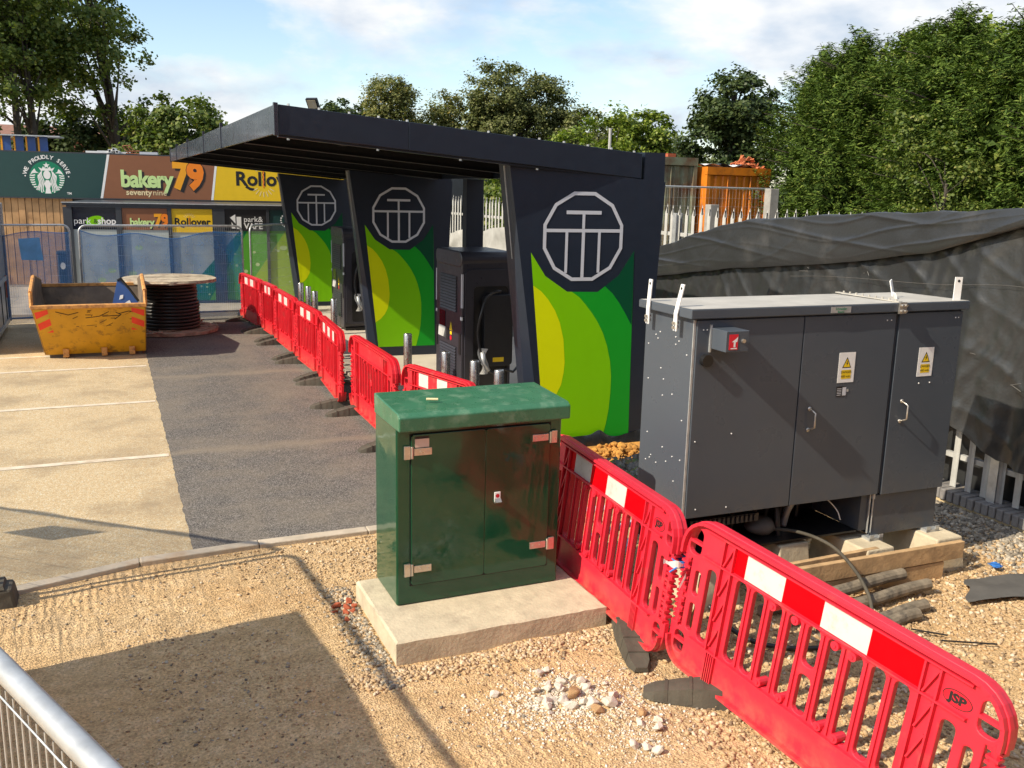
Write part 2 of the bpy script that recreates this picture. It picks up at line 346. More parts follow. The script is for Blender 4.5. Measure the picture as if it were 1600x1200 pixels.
class MB:
    def __init__(s): s.v = []; s.f = []
    def add(s, vs, fs, fn=None):
        b = len(s.v)
        for p in vs: s.v.append(tuple(fn(*p)) if fn else tuple(p))
        s.f.extend([tuple(i + b for i in f) for f in fs]); return s
    def box(s, a, b, m=None):
        x0, y0, z0 = a; x1, y1, z1 = b
        vs = [(x0, y0, z0), (x1, y0, z0), (x1, y1, z0), (x0, y1, z0), (x0, y0, z1), (x1, y0, z1), (x1, y1, z1), (x0, y1, z1)]
        if m is not None: vs = [tuple(m @ Vector(p)) for p in vs]
        return s.add(vs, [(0, 3, 2, 1), (4, 5, 6, 7), (0, 1, 5, 4), (1, 2, 6, 5), (2, 3, 7, 6), (3, 0, 4, 7)])
    def hexa(s, p):   # 8 points, bottom loop then top loop
        return s.add(p, [(0, 3, 2, 1), (4, 5, 6, 7), (0, 1, 5, 4), (1, 2, 6, 5), (2, 3, 7, 6), (3, 0, 4, 7)])
    def prism(s, poly, fn0, fn1):
        n = len(poly)
        vs = [fn0(*p) for p in poly] + [fn1(*p) for p in poly]
        fs = [tuple(range(n))[::-1], tuple(range(n, 2 * n))] + [(i, (i + 1) % n, n + (i + 1) % n, n + i) for i in range(n)]
        return s.add(vs, fs)
    def tube(s, pts, r, n=8, caps=True, r2=None):
        pts = [Vector(p) for p in pts]; k = len(pts); rings = []
        prev = None
        for i, p in enumerate(pts):
            d = (pts[min(i + 1, k - 1)] - pts[max(i - 1, 0)]).normalized()
            if prev is None:
                a = Vector((0, 0, 1)) if abs(d.z) < 0.9 else Vector((1, 0, 0))
                u = d.cross(a).normalized()
            else: u = (prev - d * prev.dot(d)).normalized()
            prev = u; w = d.cross(u)
            rr = r if r2 is None else r + (r2 - r) * i / (k - 1)
            if callable(r): rr = r(i / (k - 1))
            rings.append([p + (u * math.cos(2 * PI * j / n) + w * math.sin(2 * PI * j / n)) * rr for j in range(n)])
        vs = [q for ring in rings for q in ring]
        fs = [(i * n + j, i * n + (j + 1) % n, (i + 1) * n + (j + 1) % n, (i + 1) * n + j) for i in range(k - 1) for j in range(n)]
        if caps: fs += [tuple(range(n))[::-1], tuple(range((k - 1) * n, k * n))]
        return s.add(vs, fs)
    def bar(s, a, b, r=0.01, n=6): return s.tube([a, b], r, n)
    def torus(s, c, R, r, n=28, m=6):
        vs = []; fs = []
        for i in range(n):
            for j in range(m):
                a = 2 * PI * i / n; b = 2 * PI * j / m
                vs.append((c[0] + (R + r * math.cos(b)) * math.cos(a), c[1] + (R + r * math.cos(b)) * math.sin(a), c[2] + r * math.sin(b)))
                fs.append((i * m + j, ((i + 1) % n) * m + j, ((i + 1) % n) * m + (j + 1) % m, i * m + (j + 1) % m))
        return s.add(vs, fs)
    def grid(s, nu, nv, fn):
        vs = [fn(i / nu, j / nv) for i in range(nu + 1) for j in range(nv + 1)]
        fs = [(i * (nv + 1) + j, (i + 1) * (nv + 1) + j, (i + 1) * (nv + 1) + j + 1, i * (nv + 1) + j + 1) for i in range(nu) for j in range(nv)]
        return s.add(vs, fs)
    def mesh(s, name, mat, off=Vector((0, 0, 0)), smooth=False):
        me = bpy.data.meshes.new(name)
        me.from_pydata([(p[0] - off[0], p[1] - off[1], p[2] - off[2]) for p in s.v], [], s.f)
        me.validate(); me.update()
        if mat: me.materials.append(MT[mat] if isinstance(mat, str) else mat)
        if smooth: me.polygons.foreach_set('use_smooth', [True] * len(me.polygons))
        return me
    def build(s, name, mat, parent=None, smooth=False, bevel=0.0, seg=2, local=False, label=None):
        off = Vector((0, 0, 0)) if local else world_off(parent)
        me = s.mesh(name, mat, off, smooth)
        return obj(name, me, parent, bevel, seg, label, off)

def obj(name, me, parent=None, bevel=0.0, seg=2, label=None, off=None):
    o = bpy.data.objects.new(name, me); COL.objects.link(o)
    if parent: o.parent = parent; ROOT[o.name] = world_off(parent) if off is None else off
    if bevel:
        b = o.modifiers.new('bevel', 'BEVEL'); b.width = bevel; b.segments = seg; b.limit_method = 'ANGLE'; b.angle_limit = math.radians(40)
        b.harden_normals = False
    if label: o['label'] = label
    return o

def raw_mesh(name, V, F4, mat, loops=4):
    """fast numpy mesh of equal-size polygons"""
    me = bpy.data.meshes.new(name)
    V = np.asarray(V, np.float32).reshape(-1, 3); F = np.asarray(F4, np.int32).reshape(-1, loops)
    me.vertices.add(len(V)); me.vertices.foreach_set('co', V.ravel())
    me.loops.add(F.size); me.loops.foreach_set('vertex_index', F.ravel())
    me.polygons.add(len(F)); me.polygons.foreach_set('loop_start', np.arange(0, F.size, loops, dtype=np.int32))
    try: me.polygons.foreach_set('loop_total', np.full(len(F), loops, np.int32))
    except Exception: pass
    me.update(calc_edges=True)
    me.materials.append(MT[mat] if isinstance(mat, str) else mat)
    return me

def curve_mesh(loops, depth=0.0, bevel=0.0, res=1):
    cu = bpy.data.curves.new('tmp', 'CURVE'); cu.dimensions = '2D'; cu.fill_mode = 'BOTH'
    cu.extrude = depth; cu.bevel_depth = bevel; cu.bevel_resolution = res
    for lp in loops:
        sp = cu.splines.new('POLY'); sp.points.add(len(lp) - 1)
        for i, (x, y) in enumerate(lp): sp.points[i].co = (x, y, 0, 1)
        sp.use_cyclic_u = True
    o = bpy.data.objects.new('tmp', cu); COL.objects.link(o)
    dg = bpy.context.evaluated_depsgraph_get(); me = bpy.data.meshes.new_from_object(o.evaluated_get(dg))
    vs = [tuple(v.co) for v in me.vertices]; fs = [tuple(p.vertices) for p in me.polygons]
    bpy.data.objects.remove(o); bpy.data.curves.remove(cu); bpy.data.meshes.remove(me)
    return vs, fs

def text_mesh(body, size=1.0, bold=0.0, extrude=0.0, align='CENTER', shear=0.0, width=1.0, spacing=1.0):
    cu = bpy.data.curves.new('tmp', 'FONT'); cu.body = body; cu.size = size; cu.offset = bold; cu.extrude = extrude
    cu.align_x = align; cu.align_y = 'CENTER'; cu.shear = shear; cu.resolution_u = 3; cu.space_character = spacing
    o = bpy.data.objects.new('tmp', cu); COL.objects.link(o)
    dg = bpy.context.evaluated_depsgraph_get(); me = bpy.data.meshes.new_from_object(o.evaluated_get(dg))
    vs = [(v.co.x * width, v.co.y, v.co.z) for v in me.vertices]; fs = [tuple(p.vertices) for p in me.polygons]
    bpy.data.objects.remove(o); bpy.data.curves.remove(cu); bpy.data.meshes.remove(me)
    return vs, fs

def plane_fn(O, U, V=(0, 0, 1)):
    O = Vector(O); U = Vector(U).normalized(); V = Vector(V); N = U.cross(V)
    return lambda x, y, z=0.0: O + U * x + V * y + N * z
def flat(loops_or_poly, fn, z=0.0, mb=None):
    mb = mb or MB(); lp = loops_or_poly
    mb.add([fn(x, y, z) for x, y in lp], [tuple(range(len(lp)))]); return mb
def circ(cx, cy, r, n=24, ry=None): return [(cx + r * math.cos(2 * PI * i / n), cy + (ry or r) * math.sin(2 * PI * i / n)) for i in range(n)]
def rect(x0, y0, x1, y1): return [(x0, y0), (x1, y0), (x1, y1), (x0, y1)]
def rrect(x0, y0, x1, y1, r, n=4):
    out = []
    for cx, cy, a in ((x1 - r, y0 + r, -PI / 2), (x1 - r, y1 - r, 0), (x0 + r, y1 - r, PI / 2), (x0 + r, y0 + r, PI)):
        for i in range(n + 1):
            t = a + PI / 2 * i / n; out.append((cx + r * math.cos(t), cy + r * math.sin(t)))
    return out
def stroke(pts, w, fn, z, mb, closed=False):
    n = len(pts); P = [Vector((p[0], p[1])) for p in pts]
    L = []; Rr = []
    for i in range(n):
        a = P[i - 1] if (i > 0 or closed) else P[i]; b = P[(i + 1) % n] if (i < n - 1 or closed) else P[i]
        d1 = (P[i] - a).normalized() if (P[i] - a).length > 0 else (b - P[i]).normalized()
        d2 = (b - P[i]).normalized() if (b - P[i]).length > 0 else d1
        d = (d1 + d2).normalized(); nrm = Vector((-d.y, d.x)); k = 1 / max(0.5, nrm.dot(Vector((-d1.y, d1.x))))
        L.append(P[i] + nrm * w / 2 * k); Rr.append(P[i] - nrm * w / 2 * k)
    vs = [fn(q.x, q.y, z) for q in L] + [fn(q.x, q.y, z) for q in Rr]
    m = n if closed else n - 1
    mb.add(vs, [(i, (i + 1) % n, n + (i + 1) % n, n + i) for i in range(m)])
def clip(poly, a, b, c):
    """keep a*x+b*y<=c"""
    out = []; n = len(poly)
    for i in range(n):
        p, q = poly[i], poly[(i + 1) % n]; dp = a * p[0] + b * p[1] - c; dq = a * q[0] + b * q[1] - c
        if dp <= 0: out.append(p)
        if dp * dq < 0:
            t = dp / (dp - dq); out.append((p[0] + (q[0] - p[0]) * t, p[1] + (q[1] - p[1]) * t))
    return out
def spline(pts, n=8):
    P_ = [Vector(p) for p in pts]; P_ = [P_[0] * 2 - P_[1]] + P_ + [P_[-1] * 2 - P_[-2]]; out = []
    for i in range(1, len(P_) - 2):
        a, b, c, d = P_[i - 1:i + 3]
        for k in range(n):
            t = k / n; out.append(0.5 * ((2 * b) + (c - a) * t + (2 * a - 5 * b + 4 * c - d) * t * t + (3 * b - a - 3 * c + d) * t ** 3))
    return out + [P_[-2]]
def copy_tree(o, parent=None):
    c = o.copy(); COL.objects.link(c)
    if parent: c.parent = parent
    for ch in list(o.children): copy_tree(ch, c)
    return c

def ico(r=1.0, sub=1):
    bm = bmesh.new(); bmesh.ops.create_icosphere(bm, subdivisions=sub, radius=r)
    vs = [tuple(v.co) for v in bm.verts]; fs = [tuple(v.index for v in f.verts) for f in bm.faces]; bm.free(); return vs, fs
ICO_V, ICO_F = (np.array(a) for a in ico(1.0, 1))

# ------------------------------------------------------------------ ground
def gz(x, y):
    d = -0.10 * math.exp(-((x - 3.5) ** 2 / 1.6 + (y - 2.3) ** 2 / 0.8))
    d += -0.05 * math.exp(-((x - 4.6) ** 2 / 2.2 + (y - 5.8) ** 2 / 0.5))
    n = mnoise.noise((x * 0.8, y * 0.8, 0)) * 0.026 + mnoise.noise((x * 3.1, y * 3.1, 5)) * 0.016 + mnoise.noise((x * 11, y * 11, 9)) * 0.005
    e = min(1.0, max(0.0, (7.2 - y) / 0.5)) if x < 3.0 else 1.0
    return -0.005 + d + n * e + 0.006

g = MB().box((-400, -120, -0.6), (400, 500, -0.2)).build('ground', 'far_ground'); tag(g, kind='structure')
def dirt():
    V = []; F = []
    xs = np.concatenate([np.linspace(-14, -2.2, 24)[:-1], np.arange(-2.2, 7.6, 0.045), np.linspace(7.7, 12, 8)])
    ys = np.concatenate([np.linspace(-6, 1.0, 15)[:-1], np.arange(1.0, 9.0, 0.045)])
    nx, ny = len(xs), len(ys)
    for x in xs:
        for y in ys:
            V.append((x, y, gz(x, y)))
    for i in range(nx - 1):
        for j in range(ny - 1):
            xm = (xs[i] + xs[i + 1]) / 2; ym = (ys[j] + ys[j + 1]) / 2
            if ym > kerb_y(xm) - 0.03 and xm < 3.3: continue
            F.append((i * ny + j, (i + 1) * ny + j, (i + 1) * ny + j + 1, i * ny + j + 1))
    me = raw_mesh('dirt', V, F, 'dirt'); me.polygons.foreach_set('use_smooth', [True] * len(me.polygons))
    tag(obj('dirt', me), kind='structure')
KX = [(-14, 6.2), (-3.0, 6.62), (-1.6, 6.78), (-0.82, 6.98), (-0.35, 7.14), (0.02, 7.24), (0.5, 7.29), (1.0, 7.31), (2.0, 7.31), (3.4, 7.31)]
def kerb_y(x):
    for (a, b), (c, d) in zip(KX, KX[1:]):
        if a <= x <= c: return b + (d - b) * (x - a) / (c - a)
    return 7.31
dirt()
car = MB()
car.add([(x, kerb_y(x) + 0.05, 0) for x in np.linspace(-14, 0.62, 30)] + [(0.62, 60, 0), (-60, 60, 0), (-60, 6.2, 0)], [tuple(range(33))])
old = car.build('old_tarmac', 'tar_old'); tag(old, kind='structure')
nzz = lambda q: mnoise.noise((q, 3.7, 1.1))
new = MB()
new.add([(x, kerb_y(x) + 0.05, 0.004) for x in np.linspace(0.5 + 1e-3, 3.35, 12)] + [(3.35, 22.0, 0.004), (0.58, 22.0, 0.004)] + [(0.565 - 0.065 * (i / 200) + 0.016 * nzz(i * 0.45) + 0.009 * nzz(i * 2.1), 21.9 - i * (21.9 - 7.42) / 200, 0.004) for i in range(200)], [tuple(range(214))])
tag(new.build('new_tarmac', 'tar_new'), kind='structure')
tag(MB().add([(0.58, 22.0, 0), (7.3, 22.0, 0), (30, 22, 0), (30, 60, 0), (0.58, 60, 0)], [(0, 1, 2, 3, 4)]).build('rear_tarmac', 'tar_old'), kind='structure')
for y in (10.28, 13.0, 15.64, 16.95):
    ln = MB().add([(-7, y - 0.055, 0.004), (0.50, y - 0.050, 0.004), (0.50, y + 0.055, 0.004), (-7, y + 0.055, 0.004)], [(0, 1, 2, 3)]).build('painted_line', 'white_line'); tag(ln, kind='structure')
sb = MB().box((3.35, 9.0, -0.1), (7.3, 22.3, 0.045)).build('concrete_slab', 'slab'); tag(sb, kind='structure')
pv = MB().add([(-8, 22.3, 0.1), (6, 21.0, 0.1), (6, 23, 0.1), (-1.2, 23.4, 0.1), (-1.2, 27.4, 0.1), (-8, 27.9, 0.1)], [(0, 1, 2, 3, 4, 5)])
pv.add([(-8, 22.3, 0.1), (6, 21.0, 0.1), (6, 21.0, -0.05), (-8, 22.3, -0.05)], [(0, 3, 2, 1)])
tag(pv.build('pavement', 'slab'), kind='structure')
# kerb: one stone per piece
kb = thing('kerb', 'pale concrete kerb between the tarmac and the sandy dirt', 'kerb', (0, 7.3, 0)); kb['kind'] = 'structure'
x = -8.0
while x < 3.2:
    x1 = x + 0.9; gap = 0.003
    a0, a1 = kerb_y(x + gap), kerb_y(x1 - gap); h = 0.040 + random.uniform(-0.003, 0.003)
    MB().hexa([(x + gap, a0 - 0.055, -0.15), (x1 - gap, a1 - 0.055, -0.15), (x1 - gap, a1 + 0.055, -0.15), (x + gap, a0 + 0.055, -0.15),
               (x + gap, a0 - 0.055, h), (x1 - gap, a1 - 0.055, h), (x1 - gap, a1 + 0.055, h), (x + gap, a0 + 0.055, h)]).build('kerb_stone', 'kerb', kb, bevel=0.008)
    x = x1

# ------------------------------------------------------------------ green cabinet on its plinth
pl = thing('concrete_plinth', 'low pale concrete plinth under the green cabinet', 'plinth', (2.23, 5.55, 0))
def pf(u, v):  # top with slightly rough edges
    return (1.495 + u * 1.475, 5.065 + v * 1.0, 0.140 + 0.004 * mnoise.noise((u * 9, v * 6, 1)))
mb = MB()
N = 26
for (fa, ga) in (((lambda t: (1.495 + t * 1.475, 5.065)), 0), ((lambda t: (2.97, 5.065 + t)), 1), ((lambda t: (2.97 - t * 1.475, 6.065)), 2), ((lambda t: (1.495, 6.065 - t)), 3)):
    for i in range(N):
        (xa, ya), (xb, yb) = fa(i / N), fa((i + 1) / N)
        def hz(x, y): return 0.132 + 0.010 * mnoise.noise((x * 5, y * 5, 3)) + 0.004 * mnoise.noise((x * 22, y * 22, 3))
        mb.add([(xa, ya, -0.12), (xb, yb, -0.12), (xb, yb, hz(xb, yb)), (xa, ya, hz(xa, ya))], [(0, 1, 2, 3)])
        cx, cy = 2.2325, 5.565
        ins = lambda x, y: (x + (cx - x) * 0.02, y + (cy - y) * 0.028, 0.141)
        mb.add([(xa, ya, hz(xa, ya)), (xb, yb, hz(xb, yb)), ins(xb, yb), ins(xa, ya)], [(0, 1, 2, 3)])
mb.add([(1.51, 5.079, 0.141), (2.955, 5.079, 0.141), (2.955, 6.051, 0.141), (1.51, 6.051, 0.141)], [(0, 1, 2, 3)])
mb.build('block', 'concrete', pl)

gc = thing('green_cabinet', 'glossy dark green two door utility cabinet on a concrete plinth', 'cabinet', (2.24, 5.56, 0.142))
GX0, GX1, GY0, GY1 = 1.643, 2.832, 5.556, 6.062
GZ = 0.142; GH = 1.366
MB().box((GX0, GY0, GZ), (GX1, GY1, GH + 0.03)).build('body', 'green_cab', gc, bevel=0.014, seg=3)
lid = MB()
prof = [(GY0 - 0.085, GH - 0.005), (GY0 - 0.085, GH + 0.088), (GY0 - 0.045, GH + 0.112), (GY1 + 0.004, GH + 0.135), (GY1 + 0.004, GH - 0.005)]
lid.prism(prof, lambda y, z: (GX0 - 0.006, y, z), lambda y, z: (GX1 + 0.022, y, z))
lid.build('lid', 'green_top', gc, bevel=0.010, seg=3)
gy = GY0 - 0.003
dz0, dz1 = 0.285, 1.318; dx0, dx1, dm = GX0 + 0.10, GX1 - 0.095, GX0 + 0.10 + 0.518
MB().box((dx0 - 0.010, gy - 0.001, dz0 - 0.010), (dx1 + 0.010, gy + 0.002, dz1 + 0.010)).build('door_seal', 'gap', gc)
for i, (a, b) in enumerate(((dx0, dm - 0.004), (dm + 0.004, dx1))):
    d = MB(); vs, fs = curve_mesh([rrect(a, dz0, b, dz1, 0.018)], 0.004, 0.003)
    d.add([(x, gy - 0.005 - z, zz) for x, zz, z in vs], fs)
    door = d.build('door', 'green_cab', gc)
    for zc in ((1.205, 0.395) if i == 0 else (1.225, 0.445)):
        h = MB(); s = -1 if i == 0 else 1; e = a if i == 0 else b
        h.box((min(e + s * 0.010, e + s * 0.052), gy - 0.020, zc - 0.044), (max(e + s * 0.010, e + s * 0.052), gy - 0.004, zc + 0.044))
        x0, x1 = sorted((e - s * 0.014, e - s * 0.135))
        h.box((x0, gy - 0.021, zc - 0.022), (x1, gy - 0.013, zc + 0.026))
        h.tube([(e, gy - 0.020, zc - 0.040), (e, gy - 0.020, zc + 0.040)], 0.009, 8)
        for q in (0.06, 0.11): h.tube([(e - s * q, gy - 0.021, zc + 0.003), (e - s * q, gy - 0.026, zc + 0.003)], 0.006, 8)
        h.build('hinge', 'steel', door, bevel=0.002)
    if i == 0:
        lb = MB().box((dx0 + 0.022, gy - 0.0135, 1.235), (dx0 + 0.118, gy - 0.012, 1.292)).build('label', 'paper', door)
        MB().box((dx0 + 0.022, gy - 0.0138, 1.2925), (dx0 + 0.118, gy - 0.012, 1.308)).build('label', 's_black', door)
    else:
        k = MB().box((dm + 0.066, gy - 0.020, 0.80), (dm + 0.112, gy - 0.012, 0.872))
        k.build('lock_plate', 's_white', door, bevel=0.004)
        flat(circ(dm + 0.089, 0.845, 0.014, 14), lambda x, z, e: (x, gy - 0.0205, z)).build('lock_badge', 's_red', door)
        l = MB().hexa([(dm + 0.068, gy - 0.022, 0.792), (dm + 0.112, gy - 0.022, 0.792), (dm + 0.112, gy - 0.012, 0.80), (dm + 0.068, gy - 0.012, 0.80),
                       (dm + 0.068, gy - 0.045, 0.806), (dm + 0.112, gy - 0.045, 0.806), (dm + 0.112, gy - 0.020, 0.826), (dm + 0.068, gy - 0.020, 0.826)])
        l.build('lock_flap', 'steel', door)
ck = MB().tube([(1.90, 5.72, 1.510), (1.975, 5.70, 1.508)], 0.009, 7); o = ck.build('foam_offcut', 's_cream'); tag(o, 'small cream offcut lying on the lid of the green cabinet', 'offcut')

# ------------------------------------------------------------------ grey cabinet
KA = -0.022
gk = thing('grey_cabinet', 'large dark grey steel electrical cabinet with three doors and danger signs', 'electrical cabinet', (3.62, 5.2, 0.0), rz=KA)
ROOT[gk.name] = Vector((0, 0, 0))
W, DP = 2.44, 0.62
Z0, Z1 = 0.645, 2.06
MB().box((0, 0, Z0), (1.775, DP, Z1)).build('body', 'grey_cab', gk, bevel=0.004, local=True)
sb_ = MB().box((1.795, 0, Z0 - 0.01), (W, DP, Z1)).build('side_body', 'grey_cab', gk, bevel=0.004, local=True)
MB().box((1.773, 0.03, Z0), (1.797, DP - 0.02, Z1 - 0.01)).build('joint', 'gap', gk, local=True)
rf = MB()
rf.hexa([(-0.045, -0.045, Z1 + 0.002), (1.782, -0.045, Z1 + 0.002), (1.782, DP + 0.04, Z1 + 0.002), (-0.045, DP + 0.04, Z1 + 0.002),
         (-0.045, -0.045, Z1 + 0.068), (1.782, -0.045, Z1 + 0.068), (1.782, DP + 0.04, Z1 + 0.058), (-0.045, DP + 0.04, Z1 + 0.058)])
r1 = rf.build('roof', 'grey_cab', gk, bevel=0.006, local=True)
r2 = MB().hexa([(1.788, -0.045, Z1 + 0.002), (W + 0.03, -0.045, Z1 + 0.002), (W + 0.03, DP + 0.04, Z1 + 0.002), (1.788, DP + 0.04, Z1 + 0.002),
                (1.788, -0.045, Z1 + 0.068), (W + 0.03, -0.045, Z1 + 0.068), (W + 0.03, DP + 0.04, Z1 + 0.058), (1.788, DP + 0.04, Z1 + 0.058)]).build('roof', 'grey_cab', gk, bevel=0.006, local=True)
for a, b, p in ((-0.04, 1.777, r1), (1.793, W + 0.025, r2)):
    MB().add([(a, -0.04, Z1 + 0.070), (b, -0.04, Z1 + 0.070), (b, DP + 0.035, Z1 + 0.060), (a, DP + 0.035, Z1 + 0.060)], [(0, 1, 2, 3)]).build('roof_lit_skin', 'grey_roof_lit', p, local=True)  # added skin that carries the sunlit tone of the roof top
st = MB()
st.box((1.765, -0.03, Z1 + 0.071), (1.80, DP + 0.03, Z1 + 0.078))
for i in range(9): st.tube([(1.79, 0.02 + i * 0.07, Z1 + 0.078), (1.79, 0.02 + i * 0.07, Z1 + 0.092)], 0.008, 6)
st.build('joint_strip', 'grey_roof_lit', gk, local=True)
cl = MB().box((1.752, -0.062, Z1 - 0.01), (1.818, -0.046, Z1 + 0.075))
for a in (1.768, 1.802):
    for b in (0.01, 0.052): cl.tube([(a, -0.062, Z1 + b), (a, -0.080, Z1 + b)], 0.010, 8)
cl.build('joint_clamp', 'steel', gk, local=True)
for a, b, z0 in ((0.022, 0.915, Z0 - 0.008), (0.925, 1.768, Z0 - 0.008), (1.803, W - 0.003, Z0 - 0.018)):
    d = MB().box((a, -0.022, z0), (b, -0.002, Z1 - 0.012)).build('door', 'grey_cab', gk, bevel=0.003, local=True)
    if a > 0.9:
        hx = a + 0.115; hz0, hz1 = 1.225, 1.355
        h = MB().tube([(hx - 0.008, -0.022, hz0 - 0.012), (hx, -0.055, hz0), (hx + 0.006, -0.075, hz0 + 0.012), (hx + 0.006, -0.075, hz1 - 0.012), (hx, -0.055, hz1), (hx - 0.008, -0.022, hz1 + 0.012)], 0.0065, 7)
        h.tube([(hx - 0.008, -0.020, hz0 - 0.014), (hx - 0.008, -0.028, hz0 - 0.014)], 0.016, 8); h.tube([(hx - 0.008, -0.020, hz1 + 0.014), (hx - 0.008, -0.028, hz1 + 0.014)], 0.016, 8)
        h.build('handle', 'steel', d, smooth=True, local=True)
MB().box((0.001, -0.010, Z0 - 0.004), (0.018, -0.001, Z1 - 0.01)).build('door_seal', 'galv', gk, local=True)
def scr(pts, ax, nm='screw'):
    s = MB()
    for p in pts:
        v = Vector(p); d = Vector(ax)
        s.tube([v, v + d * 0.004], 0.0052, 6); s.tube([v + d * 0.004, v + d * 0.006], 0.003, 6)
    s.build('screws', 's_white', gk, local=True)['kind'] = 'stuff'
sp = [(0.07, -0.022, 1.985), (0.10, -0.022, 1.985), (1.68, -0.022, 2.0), (1.72, -0.022, 2.0), (2.36, -0.022, 2.0), (2.39, -0.022, 2.0), (0.06, -0.022, 1.20), (0.36, -0.022, 1.235), (0.10, -0.022, 0.70), (0.36, -0.022, 0.69), (2.06, -0.022, 1.50), (2.17, -0.022, 1.50)]
scr(sp, (0, -1, 0))
random.seed(5)
sp = [(0, random.uniform(0.05, 0.57), random.uniform(0.8, 1.95)) for _ in range(24)]
scr(sp, (-1, 0, 0))
# isolator box
bx = MB().box((0.135, -0.20, 1.855), (0.318, -0.022, 1.998)).build('isolator_box', 'grey_cab', gk, bevel=0.004, local=True)
MB().box((0.120, -0.036, 1.83), (0.133, -0.022, 2.02)).build('bracket_plate', 'galv', bx, local=True)
MB().box((0.158, -0.2025, 1.872), (0.228, -0.2005, 1.976)).build('red_sticker', 's_red', bx, local=True)
w = MB(); fnb = lambda x, z, e=0: (x - 0.0915, -0.2030, z + 0.0395)
for lp in ([(0.285, 1.850), (0.300, 1.85), (0.300, 1.885), (0.285, 1.885)], [(0.268, 1.885), (0.312, 1.885), (0.318, 1.922), (0.300, 1.905)], rect(0.262, 1.838, 0.312, 1.845)):
    flat(lp, fnb, 0, w)
w.build('sticker_symbol', 's_white', bx, local=True)
MB().tube([(0.268, -0.20, 1.93), (0.268, -0.216, 1.93)], 0.014, 10).build('lock', 'steel', bx, local=True)
MB().tube([(0.098, -0.022, 1.775), (0.098, -0.062, 1.775)], 0.043, 18).build('cable_vent', 'black', gk, local=True)
# danger signs
for sx, szt, flip in ((1.262, 1.773, 0.02), (2.028, 1.778, -0.015)):
    s = MB().box((sx, -0.0245, szt - 0.225), (sx + 0.150, -0.0225, szt)).build('danger_sign', 's_white', gk, local=True)
    f = lambda x, z, e=0, sx=sx, szt=szt: (sx + x, -0.0250 - e, szt - 0.225 + z)
    t = MB(); flat([(0.033, 0.110), (0.117, 0.110), (0.075, 0.192)], f, 0, t); t.build('triangle_border', 's_black', s, local=True)
    t = MB(); flat([(0.043, 0.1165), (0.107, 0.1165), (0.075, 0.178)], f, 0.0004, t); flat(rect(0.030, 0.028, 0.120, 0.095), f, 0.0004, t); t.build('yellow_panel', 'yellow', s, local=True)
    t = MB(); flat([(0.078, 0.165), (0.067, 0.142), (0.076, 0.142), (0.070, 0.122), (0.086, 0.147), (0.077, 0.147), (0.084, 0.165)], f, 0.0008, t)
    for body, zz, sz in (('DANGER', 0.078, 0.0245), ('400 volts', 0.046, 0.0245)):
        vs, fs = text_mesh(body, sz, 0.0002); t.add([f(x + 0.075, y + zz, 0.0008) for x, y, z in vs], fs)
    t.build('lettering', 's_black', s, local=True)
# rating plate
rp = MB().box((1.262, -0.0245, 1.445), (1.345, -0.0225, 1.520)).build('rating_plate', 's_black', gk, local=True)
MB().box((1.318, -0.0252, 1.450), (1.352, -0.0248, 1.512)).build('plate_text', 'logo_grey', rp, local=True)
l = MB()
for i in range(5): l.box((1.268, -0.0252, 1.453 + i * 0.012), (1.308, -0.0248, 1.457 + i * 0.012))
l.build('plate_lines', 'logo_grey', rp, local=True)
MB().box((1.357, -0.0245, 1.475), (1.376, -0.0225, 1.497)).build('padlock_tag', 'galv', rp, local=True)
npl = MB().box((1.125, -0.0475, Z1 + 0.012), (1.305, -0.0455, Z1 + 0.056)).build('name_plate', 'galv', gk, local=True)
t = MB()
for body, zz, sz in (('Schneider', 0.040, 0.026), ('Electric', 0.019, 0.020)):
    vs, fs = text_mesh(body, sz, 0.0006); t.add([(1.215 + x, -0.0480, Z1 + zz + y) for x, y, z in vs], fs)
t.build('lettering', 's_emerald', npl, local=True)
# lifting brackets
def bracket(p, up, side, tilt, hw=0.021):
    m = MB(); P = Vector(p); S = Vector(side).normalized(); U = Vector((0, 0, 1)); N = S.cross(U)
    path = [P - U * 0.10, P + U * 0.02, P + U * (0.02 + up) + N * tilt]
    for a, b in zip(path, path[1:]):
        w = S * hw; th = N * 0.004
        m.hexa([a - w - th, a + w - th, a + w + th, a - w + th, b - w - th, b + w - th, b + w + th, b - w + th])
    o = m.build('lifting_bracket', 's_white', gk, local=True)
    e = path[-1] - (path[-1] - path[-2]).normalized() * 0.03
    h = MB().tube([e - N * 0.006, e + N * 0.006], 0.0105, 10); h.build('hole', 'gap', o, local=True)
    k = MB()
    for q in (-0.075, -0.045): k.tube([P + U * q - N * 0.004, P + U * q - N * 0.022], 0.012, 8); 
    for q in (-0.075, -0.045): k.tube([P + U * q + N * 0.004, P + U * q + N * 0.022], 0.012, 8)
    k.build('bolts', 'steel', o, local=True)
bracket((-0.058, 0.50, Z1 + 0.0), 0.20, (0, 1, 0), 0.012)
bracket((-0.058, 0.13, Z1 + 0.0), 0.20, (0, 1, 0), 0.045)
# brackets on the right end
bracket((W - 0.035, 0.03, Z1 + 0.075), 0.15, (1, -0.25, 0), 0.0, 0.030)
m = MB()
for a, b in (((1.95, 0.18, Z1 + 0.075), (2.03, 0.30, Z1 + 0.082)), ((2.03, 0.30, Z1 + 0.082), (2.0, 0.31, Z1 + 0.20))):
    a, b = Vector(a), Vector(b); d = (b - a).normalized(); S = d.cross(Vector((0.55, -0.83, 0.3))).normalized() * 0.032; T = d.cross(S).normalized() * 0.004
    m.hexa([a - S - T, a + S - T, a + S + T, a - S + T, b - S - T, b + S - T, b + S + T, b - S + T])
fb = m.build('lifting_bracket', 's_white', gk, local=True)
